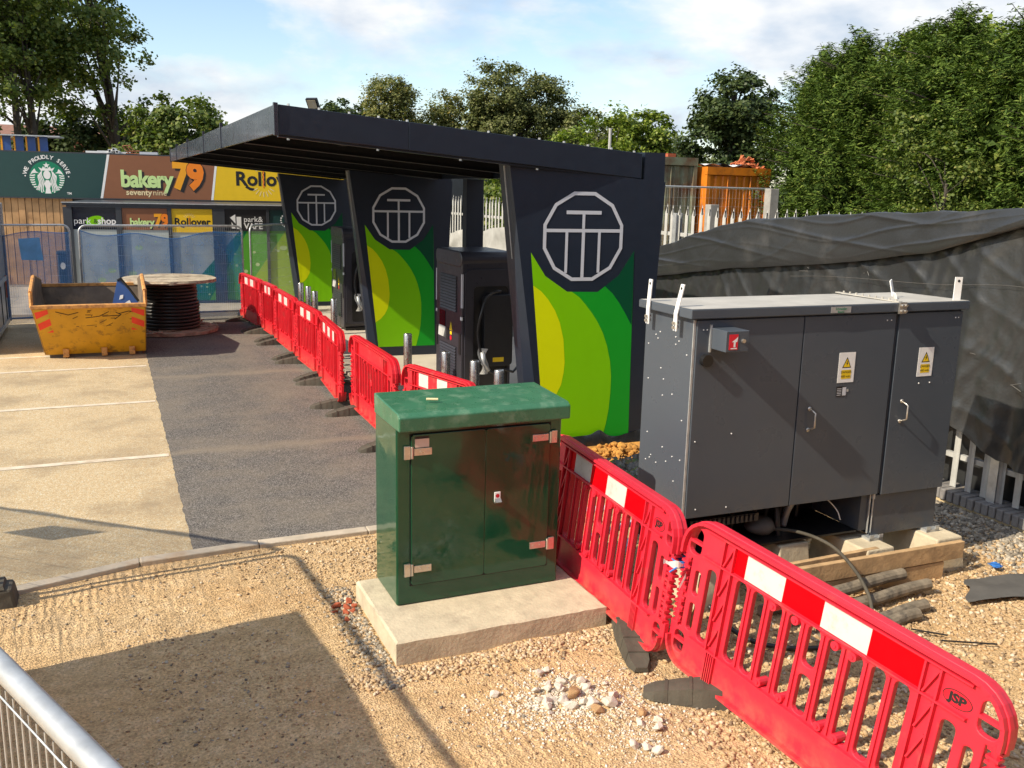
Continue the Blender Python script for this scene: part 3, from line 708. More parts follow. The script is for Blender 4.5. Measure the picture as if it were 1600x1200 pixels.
# plinth frame: side box under the right door, dark tray under the left part
MB().box((1.775, 0.012, 0.285), (W - 0.012, DP - 0.02, Z0 - 0.03)).build('base_panel', 'grey_cab', gk, bevel=0.004, local=True)
MB().box((1.66, 0.03, 0.33), (1.745, DP - 0.05, Z0 - 0.01)).build('base_end_plate', 'grey_cab', gk, bevel=0.003, local=True)
mm = MB()
for a in (1.735, 1.768): mm.tube([(a, 0.015, 0.31), (a, 0.015, Z0 - 0.02)], 0.007, 6)
mm.tube([(1.752, 0.0, Z0 - 0.05), (1.752, 0.0, Z0 - 0.012)], 0.014, 8)
mm.build('hinge_rod', 'galv', gk, local=True)
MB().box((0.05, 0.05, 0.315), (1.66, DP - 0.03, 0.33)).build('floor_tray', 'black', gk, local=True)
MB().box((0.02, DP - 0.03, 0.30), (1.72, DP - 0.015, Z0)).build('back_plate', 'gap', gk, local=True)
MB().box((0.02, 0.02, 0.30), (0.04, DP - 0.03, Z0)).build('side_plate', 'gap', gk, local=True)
for a in (1.775, 2.36):
    z = MB().box((a - 0.06, -0.05, 0.255), (a - 0.02, -0.044, 0.31)); z.box((a + 0.03, -0.05, 0.255), (a + 0.07, -0.044, 0.31)); z.box((a - 0.06, -0.05, 0.262), (a + 0.07, 0.05, 0.284))
    z.build('foot_clip', 'galv', gk, local=True)
# innards seen through the open base
cb = MB()
for i in range(7):
    a = 0.75 + i * 0.11 + random.uniform(-0.02, 0.02); y = random.uniform(0.15, 0.5)
    cb.tube([(a, y, 0.0), (a + random.uniform(-0.03, 0.03), y, 0.3), (a + random.uniform(-0.05, 0.05), y - 0.03, Z0)], 0.022, 7)
cb.build('supply_cables', 'cable', gk, smooth=True, local=True)
MB().tube(spline([(1.15, 0.30, 0.34), (1.17, 0.28, 0.48), (1.23, 0.25, 0.60), (1.32, 0.24, 0.66)]), 0.028, 9).build('conduit', 'galv', gk, smooth=True, local=True)
MB().tube(spline([(1.34, 0.22, 0.60), (1.42, 0.15, 0.58), (1.49, 0.10, 0.50), (1.52, 0.08, 0.42)]), 0.005, 6).build('earth_wire', 's_white', gk, smooth=True, local=True)
vs, fs = ico(1, 2)
MB().add([(0.86 + 0.13 * x + 0.02 * mnoise.noise((x * 2, y * 2, z * 2)), 0.22 + 0.10 * y, 0.40 + 0.075 * z * (1 + 0.3 * x)) for x, y, z in vs], fs).build('cable_gland_bag', 'felt', gk, smooth=True, local=True)
fr = MB().box((0.15, 0.10, 0.50), (0.75, 0.13, 0.56))
for i in range(14): fr.box((0.18 + i * 0.04, 0.085, 0.505), (0.20 + i * 0.04, 0.10, 0.555))
fr.build('busbar_rail', 'charger', gk, local=True)
MB().box((0.30, 0.12, 0.585), (0.40, 0.16, 0.64)).build('cable_clamp', 's_red', gk, local=True)

# concrete feet under the grey cabinet
def foot_block(x, y, w, d, h, lab):
    m = MB(); k = 0.035
    z0 = gz(x, y) - 0.05
    m.hexa([(x - k, y - k, z0), (x + w + k, y - k, z0), (x + w + k, y + d, z0), (x - k, y + d, z0), (x, y, h), (x + w, y, h), (x + w, y + d, h), (x, y + d, h)])
    o = m.build('concrete_block', 'concrete', bevel=0.012); tag(o, lab, 'concrete block', 'concrete blocks under the grey cabinet')
foot_block(5.17, 4.965, 0.27, 0.60, 0.262, 'pale concrete block under the middle of the grey cabinet base')
foot_block(5.87, 4.945, 0.27, 0.60, 0.262, 'pale concrete block under the right corner of the grey cabinet')
foot_block(3.72, 5.06, 0.32, 0.60, 0.29, 'pale concrete block under the left corner of the grey cabinet, behind the barrier joint')
foot_block(4.55, 5.22, 0.27, 0.55, 0.29, 'pale concrete block in shade under the open cabinet base')

# ------------------------------------------------------------------ red pedestrian barriers
BW = 2.0
def barrier_meshes(mat):
    out = {}; RD = 0.050
    ol = []
    def arc(cx, cz, r, a0, a1, n=6): return [(cx + r * math.cos(math.radians(a0 + (a1 - a0) * i / n)), cz + r * math.sin(math.radians(a0 + (a1 - a0) * i / n))) for i in range(n + 1)]
    # outline (x along, z up), notched ends where the hinge column sits
    right = arc(1.84, 0.20, 0.15, -90, 0) + [(1.99, 0.285), (1.905, 0.285), (1.905, 0.735), (1.93, 0.735), (1.99, 0.745)] + arc(1.80, 0.80, 0.19, 0, 90)
    left = [(2.0 - x, z) for x, z in right][::-1]
    outline = right + left
    holes = []
    PT = 0.1275; xs = [0.4375 + i * PT for i in range(9)]
    sw = 0.092
    for i, x in enumerate(xs):
        if i == 4:
            holes.append(rrect(x, 0.275, x + sw, 0.505, 0.036)); holes.append(rrect(x, 0.545, x + sw, 0.775, 0.036))
        else: holes.append(rrect(x, 0.275, x + sw, 0.775, 0.038))
    for s in (0, 1):
        f = (lambda x: x) if s == 0 else (lambda x: 2.0 - x)
        def R(x0, z0, x1, z1, r): 
            a, b = sorted((f(x0), f(x1))); holes.append(rrect(a, z0, b, z1, r))
        R(0.215, 0.275, 0.300, 0.735, 0.036); R(0.122, 0.290, 0.180, 0.475, 0.026); R(0.122, 0.515, 0.180, 0.680, 0.026)
        R(0.042, 0.755, 0.150, 0.925, 0.042)
        R(0.045, 0.115, 0.140, 0.262, 0.038)
    vs, fs = curve_mesh([outline] + holes, 0.012, 0.006, 1)
    m = MB(); m.add([(x, -z, y) for x, y, z in vs], fs)
    # rims, ribs, posts
    for i in range(len(outline)):
        a, b = outline[i], outline[(i + 1) % len(outline)]
        if a[1] > 0.74 and b[1] > 0.74 or (a[1] < 0.28 and b[1] < 0.28):
            L = math.hypot(b[0] - a[0], b[1] - a[1])
            if L < 1e-4: continue
            nx, nz = -(b[1] - a[1]) / L * 0.018, (b[0] - a[0]) / L * 0.018
            m.hexa([(a[0], -RD, a[1]), (b[0], -RD, b[1]), (b[0], RD, b[1]), (a[0], RD, a[1]),
                    (a[0] + nx, -RD, a[1] + nz), (b[0] + nx, -RD, b[1] + nz), (b[0] + nx, RD, b[1] + nz), (a[0] + nx, RD, a[1] + nz)])
    for z in (0.783, 0.945, 0.262): m.box((0.185, -0.040, z), (1.815, 0.040, z + 0.010))
    for x in (0.325, 0.403, 1.587, 1.665):
        m.box((x, -0.042, 0.273), (x + 0.010, 0.042, 0.782)); m.box((x, -0.041, 0.794), (x + 0.010, 0.041, 0.944))
    for x in (0.325, 1.587):
        for z0, z1 in ((0.30, 0.45), (0.46, 0.61), (0.62, 0.77), (0.80, 0.935)):
            for s in (-1, 1):
                a = Vector((x + 0.012, 0, z0)); b = Vector((x + 0.078, 0, z1)) if s > 0 else Vector((x + 0.078, 0, z1))
                m.hexa([(a.x, s * 0.017, a.z), (a.x + 0.010, s * 0.017, a.z), (a.x + 0.010, s * 0.036, a.z), (a.x, s * 0.036, a.z),
                        (b.x - 0.010, s * 0.017, b.z), (b.x, s * 0.017, b.z), (b.x, s * 0.036, b.z), (b.x - 0.010, s * 0.036, b.z)])
        for k in range(5): m.box((x + 0.010 + k * 0.015, -0.036, 0.075), (x + 0.017 + k * 0.015, 0.036, 0.262))
    for x in xs[:-1]:      # raised bar ribs between the slots
        m.box((x + sw + 0.0125, -0.030, 0.285), (x + PT - 0.0125, 0.030, 0.765))
    for i, z in ((2, 0.752), (3, 0.752), (5, 0.752), (6, 0.752), (2, 0.30), (3, 0.30), (5, 0.30), (6, 0.30)):
        x = xs[i] + sw * 0.5 + (0.012 if i % 2 else -0.012)
        m.tube([(x, -0.036, z), (x, 0.036, z)], 0.024, 12); m.tube([(x, -0.042, z), (x, 0.042, z)], 0.010, 8)
    for s in (0, 1):
        f = (lambda x: x) if s == 0 else (lambda x: 2.0 - x)
        for z in (0.825, 0.19):
            a, b = sorted((f(0.042), f(0.150)))
            m.box((a, -0.016, z), (b, 0.016, z + 0.016))
        a, b = sorted((f(0.03), f(0.18)))
        m.box((a, -0.016, 0.475), (b, 0.016, 0.50))
        cx = f(0.045)       # corrugated hinge column
        m.tube([(cx, 0, 0.275), (cx, 0, 0.755)], 0.022, 10)
        for k in range(14):
            z = 0.29 + k * 0.033
            m.box((cx - 0.028 - 0.006 * (k % 2), -0.030 + 0.012 * (k % 2), z), (cx + 0.028 + 0.006 * (k % 2), 0.018 + 0.012 * (k % 2), z + 0.015))
    out['panel'] = m.mesh('panel', mat)
    st = MB()
    for s in (-1, 1): st.box((0.415, min(s * 0.0185, s * 0.0205), 0.796), (1.585, max(s * 0.0185, s * 0.0205), 0.943))
    out['red_strip'] = st.mesh('red_strip', 'red_foil' if mat == 'red' else mat)
    def strip(x0, x1):
        st = MB()
        for s in (-1, 1): st.box((x0, min(s * 0.0200, s * 0.0225), 0.796), (x1, max(s * 0.0200, s * 0.0225), 0.943))
        return st.mesh('reflective_strip', 'white_foil')
    out['w'] = [strip(0.495, 0.765), strip(1.02, 1.30)]
    out['w3'] = [strip(0.43, 0.63), strip(0.88, 1.08), strip(1.32, 1.52)]
    ft = MB()          # rubber foot: low wedge with ribs
    sec = [(-0.40, 0.045, 0.030), (-0.34, 0.075, 0.052), (-0.20, 0.088, 0.085), (-0.06, 0.095, 0.110), (0.06, 0.095, 0.110), (0.20, 0.088, 0.085), (0.34, 0.075, 0.052), (0.40, 0.045, 0.030)]
    vs = []
    for y, w, h in sec: vs += [(-w, y, 0), (-w * 0.78, y, h), (w * 0.78, y, h), (w, y, 0)]
    fs = [(i * 4 + j, i * 4 + (j + 1) % 4, (i + 1) * 4 + (j + 1) % 4, (i + 1) * 4 + j) for i in range(len(sec) - 1) for j in range(4)] + [(3, 2, 1, 0), (28, 29, 30, 31)]
    ft.add(vs, fs)
    for y, w, h in ((-0.27, 0.082, 0.067), (-0.13, 0.092, 0.096), (0.13, 0.092, 0.096), (0.27, 0.082, 0.067)):
        ft.hexa([(-w, y - 0.012, 0.01), (w, y - 0.012, 0.01), (w, y + 0.012, 0.01), (-w, y + 0.012, 0.01), (-w * 0.80, y - 0.010, h + 0.008), (w * 0.80, y - 0.010, h + 0.008), (w * 0.80, y + 0.010, h + 0.008), (-w * 0.80, y + 0.010, h + 0.008)])
    out['foot'] = ft.mesh('foot', 'rubber')
    return out
BA = barrier_meshes('red'); BB = barrier_meshes('red2')
# maker's oval badge with the letters
bdg = MB(); flat(circ(0, 0, 0.070, 28, 0.040), lambda x, z, e=0: (x, -0.0192, z), 0, bdg)
BADGE0 = bdg.mesh('badge', 's_black')
bdg = MB(); flat(circ(0, 0, 0.066, 28, 0.036), lambda x, z, e=0: (x, -0.0196, z), 0, bdg)
BADGE1 = bdg.mesh('badge_face', 's_red')
vs, fs = text_mesh('JSP', 0.056, 0.003, width=1.15)
bdg = MB(); bdg.add([(x, -0.0200, y) for x, y, z in vs], fs); BADGE2 = bdg.mesh('lettering', 's_black')

def barrier(p0, p1, lab, kind='A', whites='w', lean=0.0, feet=((0.23, 0.0), (1.77, 0.0)), badge=(), flip=False, group='red plastic pedestrian barriers'):
    a, b = Vector(p0), Vector(p1)
    d = (b - a); L = d.length
    S = BA if kind == 'A' else BB
    o = thing('pedestrian_barrier', lab, 'barrier', a, group)
    ux = d.normalized(); uy = Vector((0, 0, 1)).cross(ux).normalized(); uz = ux.cross(uy)
    uz = (uz * math.cos(lean) + uy * math.sin(lean)).normalized(); uy = uz.cross(ux)
    o.matrix_world = Matrix(((ux.x, uy.x, uz.x, a.x), (ux.y, uy.y, uz.y, a.y), (ux.z, uy.z, uz.z, a.z), (0, 0, 0, 1)))
    k = L / BW
    def part(n, me, par=o):
        q = bpy.data.objects.new(n, me); COL.objects.link(q); q.parent = par
        if par is o: q.scale = (k, 1, 1)
        return q
    pn = part('panel', S['panel'])
    if whites:
        part('red_strip', S['red_strip'])
        for me in S[whites]: part('reflective_strip', me)
    for bx_ in badge:
        q = part('badge', BADGE0, pn); q.location = (bx_, 0, 0.845); q.rotation_euler = (0, 0, 0)
        for me, nm in ((BADGE1, 'badge_face'), (BADGE2, 'lettering')):
            c = part(nm, me, pn); c.location = (bx_, 0, 0.845)
    inv = o.matrix_world.inverted()
    for fx, fr in feet:
        q = part('foot', S['foot']); q.scale = (1, 1, 1)
        P = a + d * (fx / BW); P.z = gz(P.x, P.y) if P.y < 7.3 else 0.002
        q.matrix_parent_inverse = Matrix.Identity(4)
        q.matrix_local = inv @ (Matrix.Translation(P) @ Matrix.Rotation(math.atan2(ux.y, ux.x) + fr, 4, 'Z'))
    return o
# local x runs from the far end to the near end for the two close barriers, so that -y (badge side) faces the camera
barrier((3.06, 6.35, 0.065), (2.985, 4.405, 0.02), 'red barrier beside the green cabinet, its near end tied with blue twine', lean=0.10, feet=((0.24, 0.3), (1.60, 1.25)), badge=(1.755,))
barrier((3.035, 4.43, 0.050), (3.26, 2.37, -0.105), 'red barrier in the right foreground with an oval badge at its near end', lean=0.075, feet=((0.42, -0.70), (1.77, 0.6)), badge=(1.755,))
row = [((2.64, 20.53), (2.80, 18.68), 'w', 'farthest red barrier of the row, ending at the mesh fence'),
       ((2.80, 18.62), (2.86, 17.44), 'w', 'red barrier second from the far end of the row, nearest the cable drum shadow'),
       ((2.83, 17.36), (2.86, 15.44), 'w', 'red barrier of the row opposite the three clustered bollards'),
       ((2.84, 15.36), (2.88, 13.64), 'w', 'red barrier of the row level with the middle canopy panel'),
       ((2.86, 13.58), (2.74, 11.70), 'w3', 'red barrier of the row with three pale reflective blocks, turned slightly'),
       ((2.86, 11.66), (2.84, 9.56), None, 'plain red barrier of the row without white blocks'),
       ((2.90, 9.48), (3.22, 8.18), 'w', 'red barrier at the near end of the row, behind the green cabinet lid')]
for (a, b, w, lab) in row:
    barrier((*a, 0.04), (*b, 0.04), lab, 'B', w, feet=((0.2, random.uniform(-0.2, 0.2)), (1.8, random.uniform(-0.2, 0.2))), group='row of red barriers along the tarmac')
# twine and rag at the joint
tw = thing('twine_tie', 'blue twine and white rag tied round the barrier joint', 'twine', (3.08, 4.41, 0.70))
TX = lambda x, y, z: (x - 0.02, y + 0.045, z)
m = MB()
for k in range(5): m.torus((3.08, 4.405, 0.685 + k * 0.009), 0.048, 0.005, 14, 5)
m.tube([(3.06, 4.33, 0.70), (2.99, 4.31, 0.715), (2.95, 4.32, 0.69)], 0.006, 5)
m.build('twine', 'blue_tag', tw)
m = MB(); 
m.grid(8, 4, lambda u, v: (3.05 - 0.13 * u, 4.325 - 0.02 * math.sin(u * 5), 0.72 + 0.03 * u + (v - 0.5) * 0.035 + 0.01 * math.sin(u * 9 + v * 4)))
m.grid(5, 3, lambda u, v: (3.13 + 0.05 * u, 4.30 - 0.02 * math.sin(u * 4), 0.74 - 0.05 * u + (v - 0.5) * 0.05))
m.grid(5, 3, lambda u, v: (3.06 - 0.04 * u, 4.31, 0.655 - 0.07 * u + (v - 0.5) * 0.03))
m.build('rag', 's_white', tw)

# ------------------------------------------------------------------ charging canopy
cp = thing('charging_canopy', 'dark navy flat canopy sloping up towards the car park on three upright panels', 'canopy', (3.3, 14.5, 3.3))
CX0, CX1, CY0, CY1 = 1.44, 5.19, 8.55, 22.05
slope = (3.285 - 3.575) / (5.19 - 1.44)
top = lambda x: 3.575 + slope * (x - CX0)
def slab(x0, x1, y0, y1, t0, t1):
    return [(x0, y0, top(x0) + t0), (x1, y0, top(x1) + t0), (x1, y1, top(x1) + t0), (x0, y1, top(x0) + t0), (x0, y0, top(x0) + t1), (x1, y0, top(x1) + t1), (x1, y1, top(x1) + t1), (x0, y1, top(x0) + t1)]
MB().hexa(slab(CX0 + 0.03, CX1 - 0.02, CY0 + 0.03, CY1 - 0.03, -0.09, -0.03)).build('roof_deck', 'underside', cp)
f = MB()
for a, b in ((CX0 + 0.030, 2.66), (2.664, CX1)): f.hexa(slab(a, b, CY0, CY0 + 0.025, -0.255, 0.0))
f.build('front_fascia', 'navy', cp, bevel=0.004)
f = MB()
for a, b in ((CX0 + 0.030, CX1),): f.hexa(slab(a, b, CY0 + 0.03, CY0 + 0.10, -0.275, -0.258))
f.build('drip_edge', 'navy', cp)
f = MB(); f.hexa(slab(CX0 - 0.012, CX0 + 0.026, CY0 - 0.012, CY0 + 0.035, -0.268, 0.012)); f.build('corner_post', 'navy_lit', cp, bevel=0.003)
ys = [CY0 + 0.035, 12.62, 14.83, 17.6, 20.2, CY1]
for i, (a, b) in enumerate(zip(ys, ys[1:])):
    MB().hexa(slab(CX0, CX0 + 0.022, a + 0.006, b - 0.006, -0.25, -0.005 + 0.012 * (i % 2))).build('side_fascia', 'navy_lit', cp)
    MB().hexa(slab(CX0 - 0.010, CX0 + 0.025, b - 0.05, b + 0.01, -0.262, 0.055)).build('joint_cover', 'navy_lit', cp)
MB().hexa(slab(CX0, CX1, CY1 - 0.02, CY1, -0.25, 0.0)).build('rear_fascia', 'navy', cp)
MB().hexa(slab(CX1 - 0.02, CX1, CY0 + 0.03, CY1 - 0.03, -0.25, 0.0)).build('back_fascia', 'navy', cp)
for y in (10.7, 12.62, 14.83, 17.6, 20.2):
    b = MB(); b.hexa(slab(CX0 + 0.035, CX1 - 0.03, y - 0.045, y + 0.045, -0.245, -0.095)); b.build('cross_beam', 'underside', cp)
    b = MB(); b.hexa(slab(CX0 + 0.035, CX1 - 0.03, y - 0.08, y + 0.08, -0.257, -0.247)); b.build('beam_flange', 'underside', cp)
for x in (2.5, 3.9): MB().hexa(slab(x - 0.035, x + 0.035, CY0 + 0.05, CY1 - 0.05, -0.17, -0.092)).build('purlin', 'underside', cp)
s = MB()
for i in range(14):
    x = CX0 + 0.12 + i * 0.272
    s.tube([(x, CY0 + 0.012, top(x)), (x, CY0 + 0.012, top(x) + 0.018)], 0.013, 6)
    if i % 3 == 0: s.tube([(x, CY0 + 0.05, top(x) - 0.275), (x, CY0 + 0.05, top(x) - 0.292)], 0.014, 6)
s.build('roof_screws', 'galv', cp)['kind'] = 'stuff'
for y in (13.0, 19.6):
    MB().box((4.93, y, 0.04), (5.20, y + 0.16, top(5.20) - 0.26)).build('column', 'navy', cp)

# upright panels with emblem and green graphics
MARG = [(3.974, 2.266), (4.14, 2.024), (4.389, 1.86), (4.737, 1.852), (4.976, 2.024), (5.142, 2.279)]
YEL = [(4.005, 1.928), (4.10, 1.868), (4.177, 1.785), (4.26, 1.665), (4.319, 1.534), (4.365, 1.36), (4.388, 1.116), (4.38, 1.0), (4.355, 0.87), (4.305, 0.77), (4.235, 0.69), (4.143, 0.63)]
LIME = [(4.441, 1.859), (4.53, 1.80), (4.605, 1.721), (4.69, 1.62), (4.752, 1.532), (4.82, 1.41), (4.874, 1.271), (4.918, 1.10), (4.938, 0.938), (4.938, 0.75), (4.925, 0.561), (4.90, 0.41), (4.85, 0.21)]
DARK = [(4.819, 1.912), (4.91, 1.835), (4.991, 1.737), (5.07, 1.62), (5.151, 1.490)]
def uprt(y, lab):
    t = thing('upright_panel', lab, 'panel', (4.6, y, 0), 'upright panels holding up the canopy')
    y0, y1 = y, y + 0.30
    zt = lambda x: top(x) - 0.262
    # body cross sections bottom and top (slanted left end, chamfered front corner)
    def sec(xl, xr, ch, zf): 
        pts = [(xl + ch, y0), (xr, y0), (xr, y1), (xl, y1), (xl, y0 + ch * 1.3)]
        return [(x, yy, zf(x)) for x, yy in pts]
    lo = sec(4.075, 5.345, 0.11, lambda x: -0.02); hi = sec(3.715, 5.475, 0.012, zt)
    b = MB(); b.add(lo + hi, [tuple(range(5))[::-1], tuple(range(5, 10))] + [(i, (i + 1) % 5, 5 + (i + 1) % 5, 5 + i) for i in range(5)])
    body = b.build('body', 'navy', t)
    MB().hexa([(4.073, y0 + 0.165, 0.22), (4.078, y0 + 0.165, 0.22), (4.078, y0 + 0.185, 0.22), (4.073, y0 + 0.185, 0.22), (3.705, y0 + 0.115, 3.12), (3.72, y0 + 0.115, 3.12), (3.72, y0 + 0.135, 3.12), (3.705, y0 + 0.135, 3.12)]).build('edge_seam', 'galv', t)
    pl_ = lambda x, z, e=0: (x, y0 - 0.0015 - e, z)
    def leftx(z): return 3.974 + (2.266 - z) * (4.189 - 3.974) / 2.066
    def rightx(z): return 5.142 + (2.279 - z) * 0.0188
    zb = 0.205
    base = MARG + [(rightx(zb), zb), (leftx(zb), zb)]
    flat(base, pl_, 0.0, None).build('graphic_mid_green', 'g_mid', t)
    lime = [MARG[0], MARG[1], MARG[2], (4.441, 1.859)] + LIME[1:-1] + [(4.848, zb), (leftx(zb), zb)]
    flat(lime, pl_, 0.0008).build('graphic_leaf_green', 'g_lime', t)
    flat([(leftx(1.928) + 0.0, 1.928)] + YEL[1:], pl_, 0.0016).build('graphic_lime_yellow', 'g_yel', t)
    flat([(5.142, 2.279), (4.976, 2.024), (4.819, 1.912)] + DARK[1:], pl_, 0.0016).build('graphic_deep_green', 'g_dark', t)
    e = MB(); c = (4.55, 2.427); R = 0.453
    ring = [(c[0] + R * math.cos(math.radians(15 + 30 * k)) * 0.985, c[1] + R * math.sin(math.radians(15 + 30 * k))) for k in range(12)]
    stroke(ring, 0.036, pl_, 0.0024, e, True)
    for lp in (rect(4.352, 2.655, 4.745, 2.692), rect(4.531, 2.508, 4.562, 2.655), rect(4.137, 2.472, 4.964, 2.506), rect(4.531, 1.995, 4.566, 2.472),
               rect(4.347, 2.055, 4.378, 2.472), rect(4.714, 2.055, 4.745, 2.472)): flat(lp, pl_, 0.0026, e)
    e.build('emblem', 'logo_grey', t)
    MB().box((5.225, y0 + 0.02, 2.98), (5.465, y0 + 0.26, 3.30)).build('head_post', 'navy', t)
    t.matrix_world = Matrix.Translation((4.6, y, 0)) @ Matrix.Rotation(-0.07, 4, 'Z')
    return t
uprt(8.580, 'nearest tall navy panel with green leaf graphics and a round line emblem')
uprt(15.18, 'middle navy panel with green graphics, crossed by a slanting shadow')
uprt(21.76, 'farthest navy panel with green graphics, beside the shop front')

# ------------------------------------------------------------------ chargers
def charger(y, lab):
    t = thing('ev_charger', lab, 'charger', (4.7, y, 0.045), 'rapid chargers under the canopy')
    X0, X1, Y0, Y1, Z = 4.30, 5.02, y - 0.52, y + 0.52, 2.03
    prof = rrect(Y0, 0.10, Y1, Z, 0.10, 5)
    b = MB(); b.prism(prof, lambda a, z: (X0, a, z), lambda a, z: (X1, a, z)); b.build('body', 'charger', t, bevel=0.015, seg=2)
    MB().box((X0 + 0.04, Y0 + 0.04, 0.0), (X1 - 0.04, Y1 - 0.04, 0.10)).build('base', 'black', t)
    c = MB(); c.prism(rrect(Y0 - 0.008, 1.86, Y1 + 0.008, Z + 0.045, 0.10, 5), lambda a, z: (X0 - 0.012, a, z), lambda a, z: (X1 + 0.01, a, z)); c.build('top_cap', 'charger', t, bevel=0.02, seg=2)
    for z0, z1, nm in ((1.25, 1.74, 'upper_vent'), (0.30, 0.78, 'lower_vent')):
        v = MB().box((X0 - 0.004, y - 0.33, z0), (X0 + 0.002, y + 0.33, z1)).build(nm, 'charger_dark', t)
        n = 12
        for k in range(n):
            z = z0 + (k + 0.5) * (z1 - z0) / n
            MB().hexa([(X0 - 0.006, y - 0.32, z - 0.012), (X0 - 0.006, y + 0.32, z - 0.012), (X0 - 0.003, y + 0.32, z + 0.010), (X0 - 0.003, y - 0.32, z + 0.010),
                       (X0 - 0.020, y - 0.32, z - 0.014), (X0 - 0.020, y + 0.32, z - 0.014), (X0 - 0.008, y + 0.32, z + 0.012), (X0 - 0.008, y - 0.32, z + 0.012)]).build('louvre', 'charger', v)
    MB().box((X0 - 0.006, y + 0.12, 1.00), (X0 + 0.002, y + 0.36, 1.22)).build('screen', 'screen', t)
    k = MB().hexa([(X0 - 0.03, y + 0.12, 0.86), (X0, y + 0.12, 0.84), (X0, y + 0.34, 0.84), (X0 - 0.03, y + 0.34, 0.86), (X0 - 0.008, y + 0.10, 1.0), (X0, y + 0.10, 1.0), (X0, y + 0.38, 1.0), (X0 - 0.008, y + 0.38, 1.0)]).build('card_reader', 'galv_pale', t)
    MB().box((X0 - 0.006, y - 0.02, 0.83), (X0, y + 0.06, 1.0)).build('panel_plate', 'charger_dark', t)
    d = lambda a, z, e=0: (X0 - 0.004 - e, a, z)
    flat([(y - 0.17, 0.98), (y - 0.05, 0.98), (y - 0.11, 1.10)], d).build('warning_triangle', 'yellow', t)
    flat(rect(y - 0.145, 0.92, y - 0.075, 0.965), d).build('warning_label', 'yellow', t)
    flat(circ(y - 0.11, 0.875, 0.035, 14), d).build('stop_button', 's_red', t)
    for s in (-1, 1):
        yy = Y0 if s < 0 else Y1
        MB().box((X0 - 0.004, min(yy + s * 0.002, yy - s * 0.03), 1.33), (X0 + 0.02, max(yy + s * 0.002, yy - s * 0.03), 1.78)).build('light_bar', 'logo_grey', t)
        MB().box((X0 - 0.004, min(yy, yy - s * 0.05), 1.165), (X0 + 0.05, max(yy, yy - s * 0.05) + 0.001, 1.21)).build('white_label', 's_white', t)
        MB().box((X0 - 0.010, min(yy - s * 0.02, yy - s * 0.09), 0.70), (X0 + 0.03, max(yy - s * 0.02, yy - s * 0.09), 0.98)).build('connector_slot', 'black', t)
    # recessed side facing the camera
    r = MB(); lo = rrect(X0 + 0.045, 0.18, X1 - 0.03, 1.84, 0.07); li = rrect(X0 + 0.16, 0.22, X1 - 0.05, 1.62, 0.06)
    vs, fs = curve_mesh([lo, li], 0.012, 0.004); r.add([(x, Y0 - 0.006 - z, zz) for x, zz, z in vs], fs); r.build('side_frame', 'charger', t)
    MB().box((X0 + 0.16, Y0 - 0.004, 0.22), (X1 - 0.05, Y0 + 0.001, 1.62)).build('side_recess', 'black', t)
    h = MB(); vs, fs = curve_mesh([rrect(X0 + 0.30, 0.55, X1 - 0.02, 1.50, 0.05)], 0.035, 0.01); h.add([(x, Y0 - 0.045 - z, zz) for x, zz, z in vs], fs); h.build('cable_holder', 'charger_dark', t)
    MB().box((X0 + 0.42, Y0 - 0.0925, 0.60), (X0 + 0.58, Y0 - 0.0895, 0.66)).build('yellow_label', 'yellow', t)
    pts = []
    for i in range(25):
        a = math.radians(80 + 215 * i / 24); pts.append((X0 + 0.47 + 0.27 * math.cos(a), Y0 - 0.10 - 0.02 * math.sin(i), 1.0 + 0.56 * math.sin(a)))
    pts += [(X0 + 0.72, Y0 - 0.10, 0.45), (X0 + 0.80, Y0 - 0.08, 0.52)]
    MB().tube(pts, 0.019, 8).build('charging_cable', 'cable', t, smooth=True)
    MB().tube([(X0 + 0.25, Y0 - 0.14, 0.75), (X0 + 0.26, Y0 - 0.16, 0.60), (X0 + 0.33, Y0 - 0.16, 0.50)], 0.034, 10).build('plug', 'galv', t, smooth=True)
    bag = MB(); bag.grid(6, 8, lambda u, v: (X0 + 0.20 + 0.12 * u + 0.03 * math.sin(v * 6), Y0 - 0.16 - 0.04 * math.sin(v * 4 + u * 3), 0.46 + 0.34 * v)); bag.build('plastic_wrap', 'galv_pale', t)
    return t
charger(11.99, 'nearer dark grey charger between the near and middle navy panels')
charger(18.66, 'farther dark grey charger between the middle and far navy panels')

# ------------------------------------------------------------------ bollards
bl = [(3.60, 11.62, 'stainless bollard just left of the nearer charger screen'), (3.62, 10.18, 'stainless bollard in front of the lower vent of the nearer charger'),
      (3.74, 9.54, 'stainless bollard in front of the cable side of the nearer charger'), (3.79, 8.95, 'stainless bollard nearest the foot of the near navy panel'),
      (3.50, 18.37, 'stainless bollard farthest back, left of a cluster of three'), (3.51, 17.70, 'stainless bollard in the middle of the cluster of three'),
      (3.46, 16.85, 'stainless bollard at the right of the cluster of three'), (3.53, 15.63, 'stainless bollard standing alone in front of the farther charger')]
proto = None
for i, (x, y, lab) in enumerate(bl):
    if proto is None:
        m = MB(); m.tube([(0, 0, -0.02), (0, 0, 0.985)], 0.055, 24); m.tube([(0, 0, 0.985), (0, 0, 1.0)], 0.055, 24, r2=0.048)
        proto = thing('bollard', lab, 'bollard', (0, 0, 0), 'stainless steel bollards guarding the chargers'); ROOT[proto.name] = Vector((0, 0, 0))
        m.build('tube', 'stainless', proto, smooth=True, bevel=0.003, local=True)
        MB().tube([(0, 0, -0.02), (0, 0, 0.012)], 0.075, 20).build('base_collar', 'galv', proto, local=True)
        o = proto
    else: o = copy_tree(proto)
    o.location = (x, y, 0.0 if x < 3.35 else 0.045); o.scale = (1, 1, 1 if x < 3.35 else 0.955); o['label'] = lab

